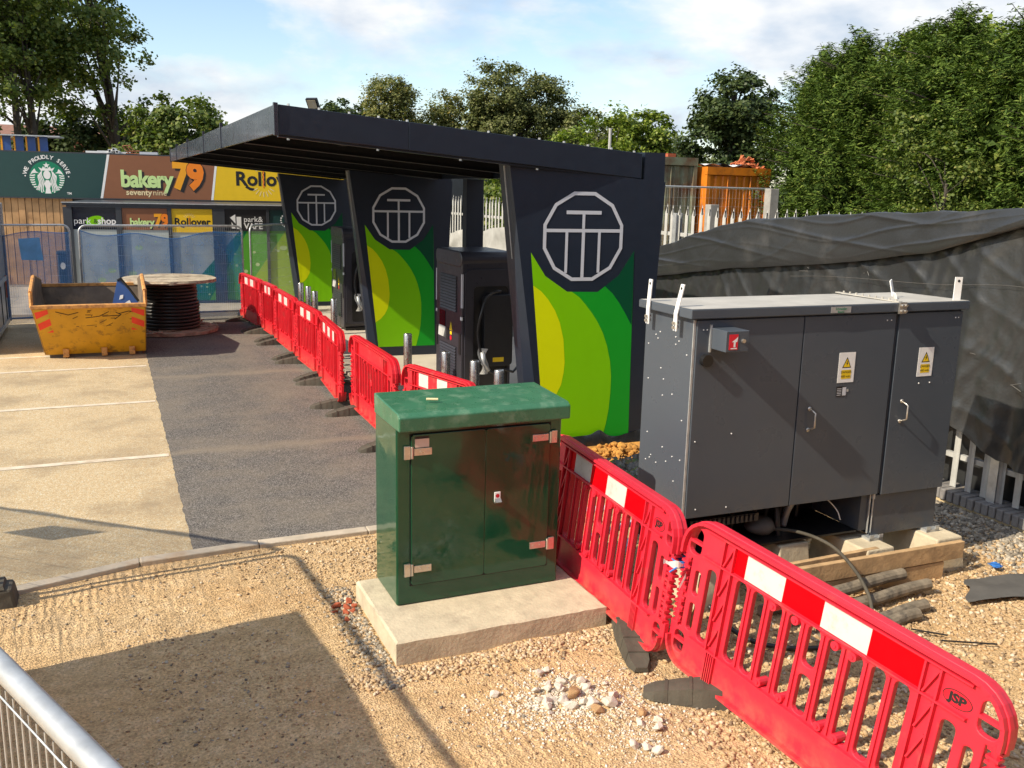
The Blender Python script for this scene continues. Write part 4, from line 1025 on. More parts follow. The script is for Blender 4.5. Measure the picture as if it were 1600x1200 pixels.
# ------------------------------------------------------------------ floodlight and roof pole
fl = thing('floodlight', 'small floodlight on a short post on top of the canopy', 'floodlight', (2.50, 12.0, 3.45))
MB().tube([(2.50, 12.0, 3.42), (2.50, 12.0, 3.80)], 0.022, 8).build('post', 'galv', fl)
_n = Vector((-0.55, -0.62, -0.56)).normalized(); _u = _n.cross(Vector((0, 0, 1))).normalized(); _w = _u.cross(_n)
M4 = Matrix(((_u.x, _w.x, -_n.x, 2.485), (_u.y, _w.y, -_n.y, 11.98), (_u.z, _w.z, -_n.z, 3.88), (0, 0, 0, 1)))
MB().box((-0.075, -0.068, -0.018), (0.075, 0.068, 0.02), M4).build('housing', 'black', fl)
MB().box((-0.06, -0.054, -0.0235), (0.06, 0.054, -0.019), M4).build('lens', 'led', fl)
wr = MB().tube([(2.45, 12.0, 3.48), (2.38, 12.0, 3.60), (2.28, 11.95, 3.62), (2.20, 11.95, 3.50)], 0.012, 6); wr.tube([(2.45, 12.0, 3.48), (2.33, 12.0, 3.56), (2.22, 11.95, 3.60), (2.12, 11.95, 3.50)], 0.010, 6)
wr.build('blue_cable', 'blue_tag', fl, smooth=True)
o = MB().tube([(5.02, 8.95, 3.2), (5.02, 8.95, 3.55)], 0.016, 8).build('roof_pole', 'galv_pale'); tag(o, 'short pale vertical pole at the right end of the canopy roof', 'pole')

# ------------------------------------------------------------------ skip
sk = thing('skip', 'scratched yellow steel skip with red chevrons at both corners', 'skip', (-0.25, 17.5, 0))
SX0, SX1 = -1.13, 0.575
def ybase(z): return 16.75 - 0.47 * (z - 0.08) / 0.82
fr = MB()
b0, b1 = -0.985, 0.535
fr.hexa([(b0, 16.75, 0.06), (b1, 16.75, 0.06), (b1, 16.79, 0.06), (b0, 16.79, 0.06), (SX0 + 0.02, 16.28, 0.90), (SX1 - 0.02, 16.28, 0.90), (SX1 - 0.02, 16.32, 0.90), (SX0 + 0.02, 16.32, 0.90)])
fr.build('front_plate', 'skip', sk)
for s in (0, 1):
    xb, xt = ((b0, SX0 + 0.015) if s == 0 else (b1, SX1 - 0.015)); d = 0.035 if s == 0 else -0.035
    side = [(16.77, 0.06), (16.29, 0.90), (16.34, 1.13), (17.25, 1.30), (18.75, 1.10), (18.75, 0.9), (18.35, 0.06)]
    f0 = lambda y, z: (xb + (xt - xb) * min(1, z / 0.9), y, z); f1 = lambda y, z: (xb + (xt - xb) * min(1, z / 0.9) + d, y, z)
    m = MB(); m.prism(side, f0, f1); m.build('side_plate', 'skip_in', sk)
    m = MB(); m.prism(side, lambda y, z: (xb + (xt - xb) * min(1, z / 0.9) - d * 0.25, y, z), lambda y, z: (xb + (xt - xb) * min(1, z / 0.9) - d * 0.05, y, z)); m.build('side_skin', 'skip', sk)
    m = MB()
    for a, b in zip(side[1:5], side[2:6]):
        pa = Vector(f0(*a)); pb = Vector(f0(*b)); m.tube([pa, pb], 0.032, 6)
    m.build('side_rim', 'skip_rim', sk)
m = MB(); m.hexa([(b0, 18.35, 0.06), (b1, 18.35, 0.06), (b1, 18.39, 0.06), (b0, 18.39, 0.06), (SX0 + 0.02, 18.72, 1.0), (SX1 - 0.02, 18.72, 1.0), (SX1 - 0.02, 18.76, 1.0), (SX0 + 0.02, 18.76, 1.0)]); m.build('rear_plate', 'skip_in', sk)
MB().box((SX0 - 0.0, 16.22, 0.875), (SX1, 16.33, 0.935)).build('front_rim', 'skip_rim', sk, bevel=0.01)
MB().box((SX0 + 0.02, 18.70, 0.98), (SX1 - 0.02, 18.80, 1.03)).build('rear_rim', 'skip_rim', sk)
MB().box((b0, 16.76, 0.06), (b1, 18.37, 0.10)).build('floor', 'skip_in', sk)
MB().add([(b0 + 0.03, 16.79, 0.09), (b1 - 0.03, 16.79, 0.09), (SX1 - 0.06, 16.33, 0.88), (SX0 + 0.06, 16.33, 0.88)], [(0, 1, 2, 3)]).build('inner_lining', 'skip_in', sk)
def onf(x, z, e=0.0): return (x, ybase(z) - 0.004 - e, z)
def sx(side, z, off):
    l = b0 + (SX0 + 0.02 - b0) * (z - 0.06) / 0.84; r = b1 + (SX1 - 0.02 - b1) * (z - 0.06) / 0.84
    return l + off if side == 0 else r - off
for side in (0, 1):
    m = MB()
    for z0 in (0.30, 0.50, 0.70):
        zz = [(z0, 0.015), (z0 + 0.115, 0.015), (min(0.86, z0 + 0.205), 0.21), (z0 + 0.09, 0.21)]
        flat([(sx(side, z, o_), z) for z, o_ in zz], onf, 0.002, m)
    m.build('red_chevrons', 'chev_red', sk)
    m = MB(); flat([(sx(side, 0.33, 0.01), 0.33), (sx(side, 0.86, 0.01), 0.86), (sx(side, 0.86, 0.21), 0.86), (sx(side, 0.33, 0.21), 0.33)], onf, 0.0005, m); m.build('chevron_board', 'chev_yel', sk)
random.seed(11); m = MB()
for k in range(46):
    x = random.uniform(-0.75, 0.35); z = random.uniform(0.12, 0.83); a = random.choice([0.02, 0.1, -0.1, 0.8, 1.4]); L = random.uniform(0.02, 0.16); w = random.uniform(0.004, 0.012)
    stroke([(x, z), (x + L * math.cos(a), z + L * math.sin(a) * 0.5)], w, onf, 0.001, m)
for pts in ([(-0.78, 0.82), (-0.6, 0.76), (-0.45, 0.80)], [(-0.35, 0.70), (-0.15, 0.72), (0.0, 0.80)], [(-0.1, 0.72), (0.16, 0.73)], [(0.08, 0.66), (0.18, 0.74), (0.10, 0.79)], [(0.15, 0.76), (0.3, 0.80), (0.38, 0.78)]): stroke(pts, 0.012, onf, 0.0012, m)
for x in (-0.55, 0.08):
    for dz in (0, 0.04): stroke([(x, 0.22 + dz), (x + 0.14, 0.23 + dz)], 0.014, onf, 0.0013, m)
m.build('scuff_marks', 'scuff', sk)['kind'] = 'stuff'
m = MB()
for x in (-0.73, -0.15, 0.28): m.box((x, 16.66, 0.02), (x + 0.09, 16.78, 0.16)); 
m.build('lifting_lugs', 'skip_rim', sk, bevel=0.008)
m = MB()
m.hexa([(b0 + 0.05, 16.8, -0.01), (b1 - 0.05, 16.8, -0.01), (b1 - 0.05, 18.3, -0.01), (b0 + 0.05, 18.3, -0.01), (b0 + 0.05, 16.8, 0.06), (b1 - 0.05, 16.8, 0.06), (b1 - 0.05, 18.3, 0.06), (b0 + 0.05, 18.3, 0.06)]); m.build('skids', 'skip_in', sk)
bs = thing('blue_sign', 'blue plastic sheet with a dark edge leaning inside the skip', 'sheet', (0.28, 16.7, 0.6))
pts = [(0.02, 0.70), (0.16, 1.26), (0.21, 1.30), (0.46, 0.92), (0.50, 0.70)]
MB().prism(pts, lambda x, z: (x, 16.62 + (z - 0.7) * 0.25, z), lambda x, z: (x, 16.65 + (z - 0.7) * 0.25, z)).build('sheet', 'blue', bs)
MB().tube([(0.16, 16.745, 1.26), (0.21, 16.755, 1.30), (0.34, 16.71, 1.12), (0.47, 16.66, 0.92)], 0.022, 6).build('edge_trim', 'black', bs)
m = MB(); flat([(0.17, 0.95), (0.23, 0.97), (0.24, 1.03), (0.19, 1.02)], lambda x, z, e=0: (x, 16.612 + (z - 0.7) * 0.25, z), 0, m); flat([(0.26, 0.90), (0.36, 0.88), (0.33, 0.94)], lambda x, z, e=0: (x, 16.612 + (z - 0.7) * 0.25, z), 0, m); m.build('white_mark', 's_white', bs)

# ------------------------------------------------------------------ cable drum
dr = thing('cable_drum', 'large timber cable drum lying flat, wound with black cable', 'cable drum', (1.12, 19.3, 0))
DC = (1.12, 19.28)
def flange(z, r, nm, th=0.06):
    wd = 0.155; k = int(2 * r / wd)
    for i in range(k + 1):
        a = -r + i * 2 * r / (k + 1); b = a + 2 * r / (k + 1) - 0.008
        am = max(abs(a), abs(b)); 
        if am >= r: am = r - 0.01
        ha, hb = math.sqrt(max(0.001, r * r - a * a)), math.sqrt(max(0.001, r * r - min(b, r) ** 2))
        dz = random.uniform(-0.008, 0.008)
        MB().hexa([(DC[0] - ha, DC[1] + a, z + dz), (DC[0] + ha, DC[1] + a, z + dz), (DC[0] + hb, DC[1] + b, z + dz), (DC[0] - hb, DC[1] + b, z + dz),
                   (DC[0] - ha, DC[1] + a, z + th + dz), (DC[0] + ha, DC[1] + a, z + th + dz), (DC[0] + hb, DC[1] + b, z + th + dz), (DC[0] - hb, DC[1] + b, z + th + dz)]).build(nm, 'wood_old', dr)
flange(0.99, 0.88, 'top_board'); flange(0.02, 0.88, 'bottom_board')
m = MB(); m.torus((DC[0], DC[1], 1.02), 0.86, 0.022, 36, 6); m.build('flange_rim', 'wood_old', dr)
MB().tube([(*DC, 0.08), (*DC, 0.99)], 0.40, 20).build('core', 'gap', dr)
for k in range(13):
    z = 0.125 + k * 0.066
    R = 0.50 + (0.02 if k < 8 else -0.02) + random.uniform(-0.006, 0.006)
    m = MB(); m.torus((DC[0] + random.uniform(-0.006, 0.006), DC[1], z), R, 0.033, 36, 8); m.build('cable_turn', 'cable', dr, smooth=True)
m = MB(); m.grid(12, 3, lambda u, v: (DC[0] + 0.50 * math.cos(-0.6 + u * 1.2), DC[1] + 0.50 * math.sin(-0.6 + u * 1.2) , 0.80 + v * 0.18 + 0.03 * math.sin(u * 20))); m.build('wrap_remnant', 'rust', dr)
random.seed(3); m = MB()
for k in range(30):
    a = random.uniform(0, 6.28); r = random.uniform(0.5, 0.95); p = (DC[0] + r * math.cos(a), DC[1] + r * math.sin(a) , 0.09)
    q = (p[0] + random.uniform(-0.25, 0.25), p[1] + random.uniform(-0.12, 0.12), 0.095)
    m.tube([p, q], random.uniform(0.006, 0.018), 5)
m.build('splinters', 'wood_old', dr)['kind'] = 'stuff'

# ------------------------------------------------------------------ shop building with sign band
BU = Vector((1, -0.105, 0)).normalized()
bp = plane_fn((-1.3, 27.4, 0), BU)                       # u along the front, z up, e towards the car park
bu = lambda X: (X + 1.3) * 1.0055
bd = thing('shop_building', 'single storey shop with a long green, brown and yellow sign band', 'building', (-1.3, 27.4, 0))
def bbox(mb, u0, u1, z0, z1, e0, e1, fn=None):
    fn = fn or bp
    return mb.hexa([fn(u0, z0, e1), fn(u1, z0, e1), fn(u1, z0, e0), fn(u0, z0, e0), fn(u0, z1, e1), fn(u1, z1, e1), fn(u1, z1, e0), fn(u0, z1, e0)])
bbox(MB(), -7, 13, 0.0, 2.42, -7, -0.06).build('wall', 'anthracite', bd)
bbox(MB(), -7, 13, 2.42, 3.50, -7, -0.02).build('roof', 'roof_felt', bd)
bbox(MB(), -7.05, 13, 3.555, 3.585, -0.30, 0.10).build('coping', 'anthracite', bd)
bbox(MB(), -7.05, 13, 2.395, 2.425, -0.06, 0.10).build('fascia_trim', 'anthracite', bd)
random.seed(21)
u = -7.0
while u < 0.56:
    w = 0.162; e = random.choice((0.0, 0.014))
    bbox(MB(), u + 0.007, u + w - 0.007, 0.16, 2.394, -0.05, 0.004 + e).build('timber_board', 'cladding', bd); u += w
bbox(MB(), -7, 0.56, 0.0, 0.155, -0.05, 0.03).build('base_course', 'kerb', bd)
for u0, u1, mt in ((bu(-0.30), bu(0.38), 'anth_dark'), (bu(0.47), bu(1.38), 's_brown'), (bu(1.43), bu(2.33), 's_yellow'), (bu(2.6), bu(3.4), 's_black')):
    bbox(MB(), u0, u1, 2.05, 2.39, -0.05, -0.03).build('transom_panel', mt, bd)
f = MB(); stroke([(bu(0.03) + 0.17 * math.cos(math.radians(a)), 2.19 + 0.13 * math.sin(math.radians(a))) for a in range(20, 165, 12)], 0.03, bp, -0.025, f); f.build('window_emblem', 'logo_grey', bd)
# three sign panels with slanting white dividers
zb, zt = 2.427, 3.553
def slant(X0, X1): return lambda z: bu(X0 + (X1 - X0) * (z - zb) / (zt - zb))
d1, d2 = slant(0.02, 0.24), slant(2.79, 2.945)
def band(nm, lo, hi, mt, e=0.10):
    m = MB(); poly = [(lo(zb), zb), (hi(zb), zb), (hi(zt), zt), (lo(zt), zt)]
    m.prism(poly, lambda u, z: bp(u, z, 0.0), lambda u, z: bp(u, z, e)); return m.build(nm, mt, bd)
sgA = band('sign_panel', lambda z: -7.0, lambda z: d1(z) - 0.022, 's_green')
band('divider', lambda z: d1(z) - 0.021, lambda z: d1(z) + 0.04, 's_white', 0.102)
sgB = band('sign_panel', lambda z: d1(z) + 0.041, lambda z: d2(z) - 0.03, 's_brown')
band('divider', lambda z: d2(z) - 0.029, lambda z: d2(z) + 0.029, 's_white', 0.102)
sgC = band('sign_panel', lambda z: d2(z) + 0.03, lambda z: 8.0, 's_yellow')
band('sign_panel', lambda z: 8.01, lambda z: 13.0, 'anthracite')
bs_ = lambda u, z, e=0: bp(u, z, 0.103 + e)
def put(fn, body, u, z, size, mat, par, bold=0.0, e=0.0, shear=0.0, width=1.0, nm='lettering', sp=1.0, rot=0.0):
    vs, fs = text_mesh(body, size, bold, 0, 'CENTER', shear, width, sp)
    c, s = math.cos(rot), math.sin(rot)
    m = MB(); m.add([fn(u + x * c - y * s, z + x * s + y * c, e) for x, y, _ in vs], fs); return m.build(nm, mat, par)
# round coffee emblem: green disc, crown with star, long wavy hair, banded sides (face left plain)
ec = (bu(-1.235), 2.925); ER = 0.415
flat(circ(*ec, ER, 40), bs_, 0.0).build('emblem_disc', 's_emerald', sgA)
w = MB(); P = lambda x, y: (ec[0] + x * ER, ec[1] + y * ER)
def star(cx, cy, r):
    return [P(cx + (r if k % 2 == 0 else r * 0.42) * math.cos(PI / 2 + k * PI / 5), cy + (r if k % 2 == 0 else r * 0.42) * math.sin(PI / 2 + k * PI / 5)) for k in range(10)]
flat(star(0, 0.74, 0.20), bs_, 0.001, w)
flat([P(-0.34, 0.42), P(0.34, 0.42), P(0.46, 0.62), P(0.26, 0.54), P(0.20, 0.68), P(0.08, 0.56), P(-0.08, 0.56), P(-0.20, 0.68), P(-0.26, 0.54), P(-0.46, 0.62)], bs_, 0.001, w)
flat([P(0.205 * math.cos(a), 0.17 + 0.27 * math.sin(a)) for a in np.linspace(0, 2 * PI, 20)[:-1]], bs_, 0.001, w)
flat([P(-0.09, -0.16), P(0.09, -0.16), P(0.19, -0.40), P(0.11, -0.66), P(0.17, -0.97), P(-0.17, -0.97), P(-0.11, -0.66), P(-0.19, -0.40)], bs_, 0.001, w)
for s in (-1, 1):
    for k in range(4):
        pts = []
        for i in range(15):
            t = i / 14; y = 0.43 - 0.05 * k - t * 1.30; xx = 0.275 + 0.098 * k * (0.6 + 0.6 * t) - 0.05 * t + 0.05 * math.sin(t * 9 + 0.3 * k)
            if xx * xx + y * y > 0.97: break
            pts.append(P(s * xx, y - 0.04 * k * (1 - t)))
        if len(pts) > 2: stroke(pts, 0.058 * ER, bs_, 0.001, w)
    flat([P(s * 0.78, 0.26), P(s * 0.46, 0.28), P(s * 0.60, 0.36), P(s * 0.68, 0.54), P(s * 0.84, 0.36), P(s * 0.93, 0.18)], bs_, 0.001, w)
    for k in range(7):
        y = 0.12 - k * 0.14; xo = math.sqrt(max(0, 0.96 - y * y)); xi = xo - 0.30 + 0.02 * k
        stroke([P(s * xi, y + 0.03), P(s * (xi + xo) / 2, y - 0.01), P(s * xo, y + 0.01)], 0.07 * ER, bs_, 0.001, w)
w.build('emblem_art', 's_white', sgA)
txt = 'WE PROUDLY SERVE'
m = MB()
for i, ch in enumerate(txt):
    if ch == ' ': continue
    a = math.radians(164 - 148 * i / (len(txt) - 1)); rr = 0.515
    vs, fs = text_mesh(ch, 0.135, 0.0035, 0, 'CENTER'); c, s = math.cos(a - PI / 2), math.sin(a - PI / 2)
    m.add([bs_(ec[0] + rr * math.cos(a) + x * c - y * s, ec[1] + rr * math.sin(a) + x * s + y * c, 0.001) for x, y, _ in vs], fs)
for a in (176, 4): m.add([bs_(ec[0] + 0.51 * math.cos(math.radians(a)) + x, ec[1] + 0.51 * math.sin(math.radians(a)) + y, 0.001) for x, y in circ(0, 0, 0.018, 10)], [tuple(range(10))])
m.build('arc_lettering', 's_white', sgA)
put(bs_, 'TM', bu(-0.74), 2.53, 0.08, 's_white', sgA, 0.002)
# bakery 79
def bakery(fn, u0, z0, k, par, sub=True):
    put(fn, 'bakery', u0 + 0.76 * k + 0.045 * k, z0 - 0.055 * k, 0.60 * k, 's_black', par, 0.034 * k, 0.0004, 0, 0.86, 'lettering_shadow', 0.92)
    put(fn, 'bakery', u0 + 0.76 * k, z0, 0.60 * k, 's_lime', par, 0.022 * k, 0.001, 0, 0.86, sp=0.92)
    for mt, dxx, dzz, e, bo, nm in (('s_black', 0.07, -0.05, 0.0012, 0.03, 'numeral_shadow'), ):
        put(fn, '79', u0 + 1.80 * k + dxx * k, z0 + 0.10 * k + dzz * k, 0.94 * k, mt, par, 0.06 * k, e, 0, 0.88, nm, 0.80)
    put(fn, '7', u0 + 1.625 * k, z0 + 0.10 * k, 0.94 * k, 's_amber', par, 0.052 * k, 0.0018, 0, 0.88, 'numeral')
    put(fn, '9', u0 + 1.99 * k, z0 + 0.10 * k, 0.94 * k, 's_black', par, 0.068 * k, 0.0020, 0, 0.88, 'numeral_edge')
    put(fn, '9', u0 + 1.99 * k, z0 + 0.10 * k, 0.94 * k, 's_orange', par, 0.052 * k, 0.0026, 0, 0.88, 'numeral')
    if sub:
        put(fn, 'seventy', u0 + 0.55 * k, z0 - 0.335 * k, 0.21 * k, 's_cream', par, 0.005 * k, 0.001)
        put(fn, 'nine', u0 + 1.07 * k, z0 - 0.335 * k, 0.21 * k, 's_cream', par, 0.0, 0.001)
bakery(bs_, bu(0.40), 2.925, 1.0, sgB)
def rollover(fn, uc, z0, k, par, rays):
    put(fn, 'Rollover', uc, z0, 0.52 * k, 's_black', par, 0.016 * k, 0.001, 0, 1.0)
    m = MB(); stroke([(uc - 0.62 * k, z0 - 0.19 * k), (uc - 0.50 * k, z0 - 0.26 * k), (uc - 0.40 * k, z0 - 0.27 * k)], 0.07 * k, fn, 0.001, m); m.build('tail', 's_black', par)
    m = MB(); x = uc - 0.145 * k
    stroke([(x + 0.012 * k * math.sin(i * 2.2), z0 - 0.22 * k + i * 0.045 * k) for i in range(12)], 0.03 * k, fn, 0.0016, m); m.build('sauce_line', 's_orange', par)
    m = MB()
    for i in range(7):
        for up in rays:
            a = math.radians(30 + 20 * i) * (1 if up else -1); c0 = (x, z0 + (0.14 if up else -0.14) * k)
            stroke([(c0[0] + 0.19 * k * math.cos(a), c0[1] + 0.19 * k * math.sin(a)), (c0[0] + 0.33 * k * math.cos(a), c0[1] + 0.33 * k * math.sin(a))], 0.017 * k, fn, 0.001, m)
    m.build('rays', 's_cream', par)
rollover(bs_, bu(4.29), 3.0, 0.99, sgC, (True, False))
# roof clutter
sr = thing('roof_screen', 'blue and amber slatted screen on the shop roof', 'screen', (-1.8, 27.9, 3.5))
bbox(MB(), -1.15, 0.36, 3.97, 4.0, -1.2, -0.4).build('top_plate', 'galv', sr)
for u0 in (-1.02, -0.72, -0.44, -0.15):
    bbox(MB(), u0, u0 + 0.19, 3.5, 3.968, -0.60, -0.56).build('slat', 'blue', sr); bbox(MB(), u0 - 0.045, u0 - 0.004, 3.5, 3.968, -0.62, -0.55).build('amber_edge', 's_amber', sr)
wt = thing('roof_tubes', 'white square tubes stacked on the shop roof edge', 'tubes', (0.2, 27.8, 3.58))
for u0, u1, z, e in ((0.95, 1.75, 3.59, -0.5), (1.25, 1.62, 3.60, -0.35), (1.55, 2.05, 3.59, -0.6)):
    bbox(MB(), u0, u1, z, z + 0.06, e - 0.1, e).build('tube', 's_white', wt)
for u0, z in ((1.52, 3.62), (1.62, 3.66), (1.70, 3.60)):
    t = bbox(MB(), u0, u0 + 0.08, z, z + 0.08, -0.9, -0.3).build('tube', 's_white', wt); bbox(MB(), u0 + 0.015, u0 + 0.065, z + 0.015, z + 0.065, -0.3, -0.298).build('tube_bore', 'gap', t)
rfm = thing('rusty_frame', 'rusty angle frame lying on the shop roof', 'frame', (0.9, 27.6, 3.58))
m = MB()
for a, b in (((1.88, 3.80), (2.04, 3.60)), ((1.97, 3.82), (2.14, 3.60)), ((2.07, 3.80), (2.22, 3.60)), ((1.88, 3.80), (2.08, 3.82)), ((1.95, 3.61), (2.32, 3.60)), ((1.98, 3.66), (2.3, 3.68))): m.tube([bp(*a, -0.4), bp(*b, -0.4)], 0.016, 5)
m.build('frame', 'rust', rfm)
o = bbox(MB(), 2.30, 2.75, 3.585, 3.66, -0.8, -0.3).build('roof_plank', 'logo_grey'); tag(o, 'pale plank lying on the shop roof beside the rusty frame', 'plank')

# glazed lobby in front of the shop
lp_ = plane_fn((2.4, 22.85, 0), BU); lu = lambda X: (X - 2.4) * 1.0055
lo_ = thing('glazed_lobby', 'dark framed glass lobby with shop logos and green window graphics', 'lobby', (2.4, 22.85, 0))
LB = lambda m, u0, u1, z0, z1, e0, e1: bbox(m, u0, u1, z0, z1, e0, e1, lp_)
LB(MB(), lu(-0.80), lu(6.2), 2.335, 2.385, -4.0, 0.03).build('roof', 'anthracite', lo_)
LB(MB(), lu(-0.82), lu(6.2), 2.385, 2.40, -0.10, 0.05).build('roof_edge', 'galv', lo_)
LB(MB(), lu(-0.72), lu(6.2), 2.29, 2.333, -0.08, 0.012).build('head_rail', 'anthracite', lo_)
LB(MB(), lu(-0.72), lu(6.2), 0.06, 0.16, -0.08, 0.012).build('sill_rail', 'anthracite', lo_)
LB(MB(), lu(-0.72), lu(-0.68), 0.10, 2.30, -3.9, -0.1).build('side_wall', 'anth_dark', lo_)
mull = [(-0.80, -0.62), (0.28, 0.40), (1.375, 1.455), (2.355, 2.62), (3.555, 3.62), (4.60, 4.68), (5.6, 5.7)]
for a, b in mull: LB(MB(), lu(a), lu(b), 0.161, 2.289, -0.07, 0.010).build('mullion', 'anthracite', lo_)
bays = [(-0.62, 0.28), (0.40, 1.375), (1.455, 2.355), (2.62, 3.555), (3.62, 4.60), (4.68, 5.6)]
def lfn(e0): return lambda u, z, e=0: lp_(u, z, e0 + e)
# diagonal colour boundaries: u + k*z <= c
def hp(p, q):
    (x0, z0), (x1, z1) = p, q; x0, x1 = lu(x0), lu(x1); a, b = (z1 - z0), -(x1 - x0); return a, b, a * x0 + b * z0
L1 = hp((1.90, 0.60), (3.04, 1.90)); L2 = hp((2.40, 0.50), (3.03, 1.63)); L3 = hp((3.08, 0.45), (3.93, 1.71))
random.seed(9)
for i, (a, b) in enumerate(bays):
    r = rect(lu(a) + 0.001, 0.162, lu(b) - 0.001, 1.80)
    gl = MB(); LB(gl, lu(a), lu(b), 0.161, 2.289, -0.05, -0.03); pane = gl.build('pane', 'anth_dark', lo_)
    rest = r
    neg = lambda h: (-h[0], -h[1], -h[2])
    for mt, h0, h1 in (('w_pale', None, L1), ('w_dark', L1, L2), ('w_mid', L2, L3), ('w_yg', L3, None)):
        q = r
        if h0: q = clip(q, *neg(h0))
        if h1: q = clip(q, *h1)
        if len(q) >= 3: flat(q, lfn(-0.028), 0).build('window_graphic', mt, pane)
    bub = MB()
    for k in range(7):
        rr = random.choice((0.025, 0.035, 0.05, 0.09)); cx, cz = random.uniform(lu(a) + 0.12, lu(b) - 0.12), random.uniform(0.3, 1.65)
        flat(circ(cx, cz, rr, 14, rr * (0.8 if rr < 0.08 else 0.6)), lfn(-0.0272), 0.0002 * k, bub)
    bub.build('bubbles', 'w_dot', pane)['kind'] = 'stuff'
def lsign(a, b, mt, z0=1.815, z1=2.285, nm='logo_panel'):
    m = MB(); LB(m, lu(a), lu(b), z0, z1, -0.029, -0.012); return m.build(nm, mt, lo_)
fl_ = lambda u, z, e=0: lp_(u, z, -0.0115 + e)
s1 = lsign(-0.60, 0.27, 'anth_dark')
m = MB(); flat([(lu(-0.16) + 0.19 * math.cos(a) + 0.02 * math.sin(a), 1.99 + 0.115 * math.sin(a) + 0.02 * math.cos(a)) for a in np.linspace(0, 2 * PI, 28)[:-1]], fl_, 0.0004, m); m.build('leaf_oval', 'g_lime', s1)
put(fl_, 'park', lu(-0.42), 1.985, 0.20, 's_white', s1, 0.0, 0.001); put(fl_, '&', lu(-0.145), 1.98, 0.15, 's_black', s1, 0.001, 0.001); put(fl_, 'shop', lu(0.085), 1.985, 0.20, 's_white', s1, 0.005, 0.001)
s2 = lsign(0.41, 1.365, 's_brown', 1.80); bakery(fl_, lu(0.52), 1.965, 0.40, s2, False)
s3 = lsign(1.46, 2.345, 's_yellow', 1.75); rollover(fl_, lu(1.905), 1.985, 0.44, s3, (True,))
s4 = lsign(2.63, 3.545, 's_black', 1.79)
m = MB(); x = lu(2.74)
flat([(x, 2.10), (x + 0.12, 2.18), (x + 0.12, 1.96)], fl_, 0.001, m); flat([(x + 0.03, 2.00), (x + 0.12, 1.85), (x + 0.03, 1.85)], fl_, 0.001, m); flat([(x + 0.145, 2.12), (x + 0.25, 2.12), (x + 0.25, 1.84), (x + 0.145, 1.84)], fl_, 0.001, m)
m.build('arrow_mark', 's_white', s4)
put(fl_, 'park&', lu(3.26), 2.06, 0.18, 's_white', s4, 0.001, 0.001); put(fl_, 'VAPE', lu(3.26), 1.90, 0.185, 's_white', s4, 0.006, 0.001)
s5 = lsign(3.63, 4.59, 's_green', 1.80)
m = MB()
for k in range(7):
    a = math.radians(120 + 20 * k); m.add([fl_(lu(4.05) + 0.16 * math.cos(a) + x, 2.05 + 0.16 * math.sin(a) + y, 0.001) for x, y in circ(0, 0, 0.02, 8)], [tuple(range(8))])
m.build('emblem_dots', 's_white', s5)
lsign(4.69, 5.59, 's_brown', 1.80)
bn = thing('litter_bin', 'dark blue bin with a white roundel beside the glass lobby', 'bin', (-0.94, 26.6, 0.1))
MB().box((-1.12, 26.42, 0.1), (-0.76, 26.78, 1.0)).build('body', 'bin', bn, bevel=0.03); MB().box((-1.14, 26.40, 1.0), (-0.74, 26.80, 1.09)).build('lid', 'bin', bn, bevel=0.03)
flat(circ(-1.0, 0.72, 0.06, 14, 0.09), lambda x, z, e=0: (x, 26.415, z)).build('roundel', 's_white', bn)

# ------------------------------------------------------------------ mesh fence panels
def heras(p0, p1, lab, z=0.0, h=2.0, net=None, pitch=0.04, wire=0.0018, group='welded mesh fence panels', feet=True, sag=0.12, netz=(0.08, 1.9)):
    a, b = Vector((*p0, z)), Vector((*p1, z)); d = (b - a); L = d.length; ux = d.normalized(); uy = Vector((-ux.y, ux.x, 0))
    t = thing('mesh_fence', lab, 'fence panel', a, group)
    P = lambda u, w, e=0: tuple(a + ux * u + Vector((0, 0, w)) + uy * e)
    m = MB(); r = 0.021; c = 0.14
    path = [P(0, 0.02)] + [P(0, h - c)] + [P(c - c * math.cos(q), h - c + c * math.sin(q)) for q in np.linspace(0.2, PI / 2, 6)] + [P(L - c + c * math.sin(q), h - c + c * math.cos(q)) for q in np.linspace(0, PI / 2 - 0.2, 6)] + [P(L, h - c), P(L, 0.02)]
    m.tube(path, r, 10); m.build('frame', 'galv', t, smooth=True)
    m = MB(); m.tube([P(0, 0.18), P(L, 0.18)], 0.017, 8); m.build('bottom_rail', 'galv', t, smooth=True)
    m = MB(); n = int(L / pitch)
    for i in range(1, n): m.tube([P(i * L / n, 0.12, -0.018), P(i * L / n, h - 0.012, -0.018)], wire, 4, False)
    m.tube([P(0.02, h - 0.030, -0.022), P(L - 0.02, h - 0.030, -0.022)], wire, 4, False)
    for k in range(1, int(h / 0.2)): m.tube([P(0, k * 0.2, -0.021), P(L, k * 0.2, -0.021)], wire * 1.2, 4, False)
    w_ = m.build('wire_mesh', 'galv', t); w_['kind'] = 'stuff'
    if net:
        m = MB(); z0, z1 = netz
        m.grid(40, 16, lambda u, v: P(0.02 + u * (L - 0.04), z0 + v * (z1 - z0 - sag * (4 * u * (1 - u)) - 0.05 * math.sin(u * 14)) , -0.035 - 0.03 * (1 - v) * math.sin(u * 19) - 0.015 * math.sin(u * 31 + v * 4)))
        m.build('debris_net', net, t)
        m = MB(); m.tube([P(0.02 + u * (L - 0.04), z0 + (z1 - z0 - sag * (4 * u * (1 - u)) - 0.05 * math.sin(u * 14)), -0.04) for u in np.linspace(0, 1, 30)], 0.012, 5); m.build('net_hem', 'net', t)
    if feet:
        for u in (0.0, L):
            q = a + ux * u
            m = MB(); m.box((-0.11, -0.34, 0), (0.11, 0.34, 0.13), Matrix.Translation(q) @ Matrix.Rotation(math.atan2(ux.y, ux.x), 4, 'Z')); m.build('foot_block', 'rubber', t, bevel=0.02)
    return t
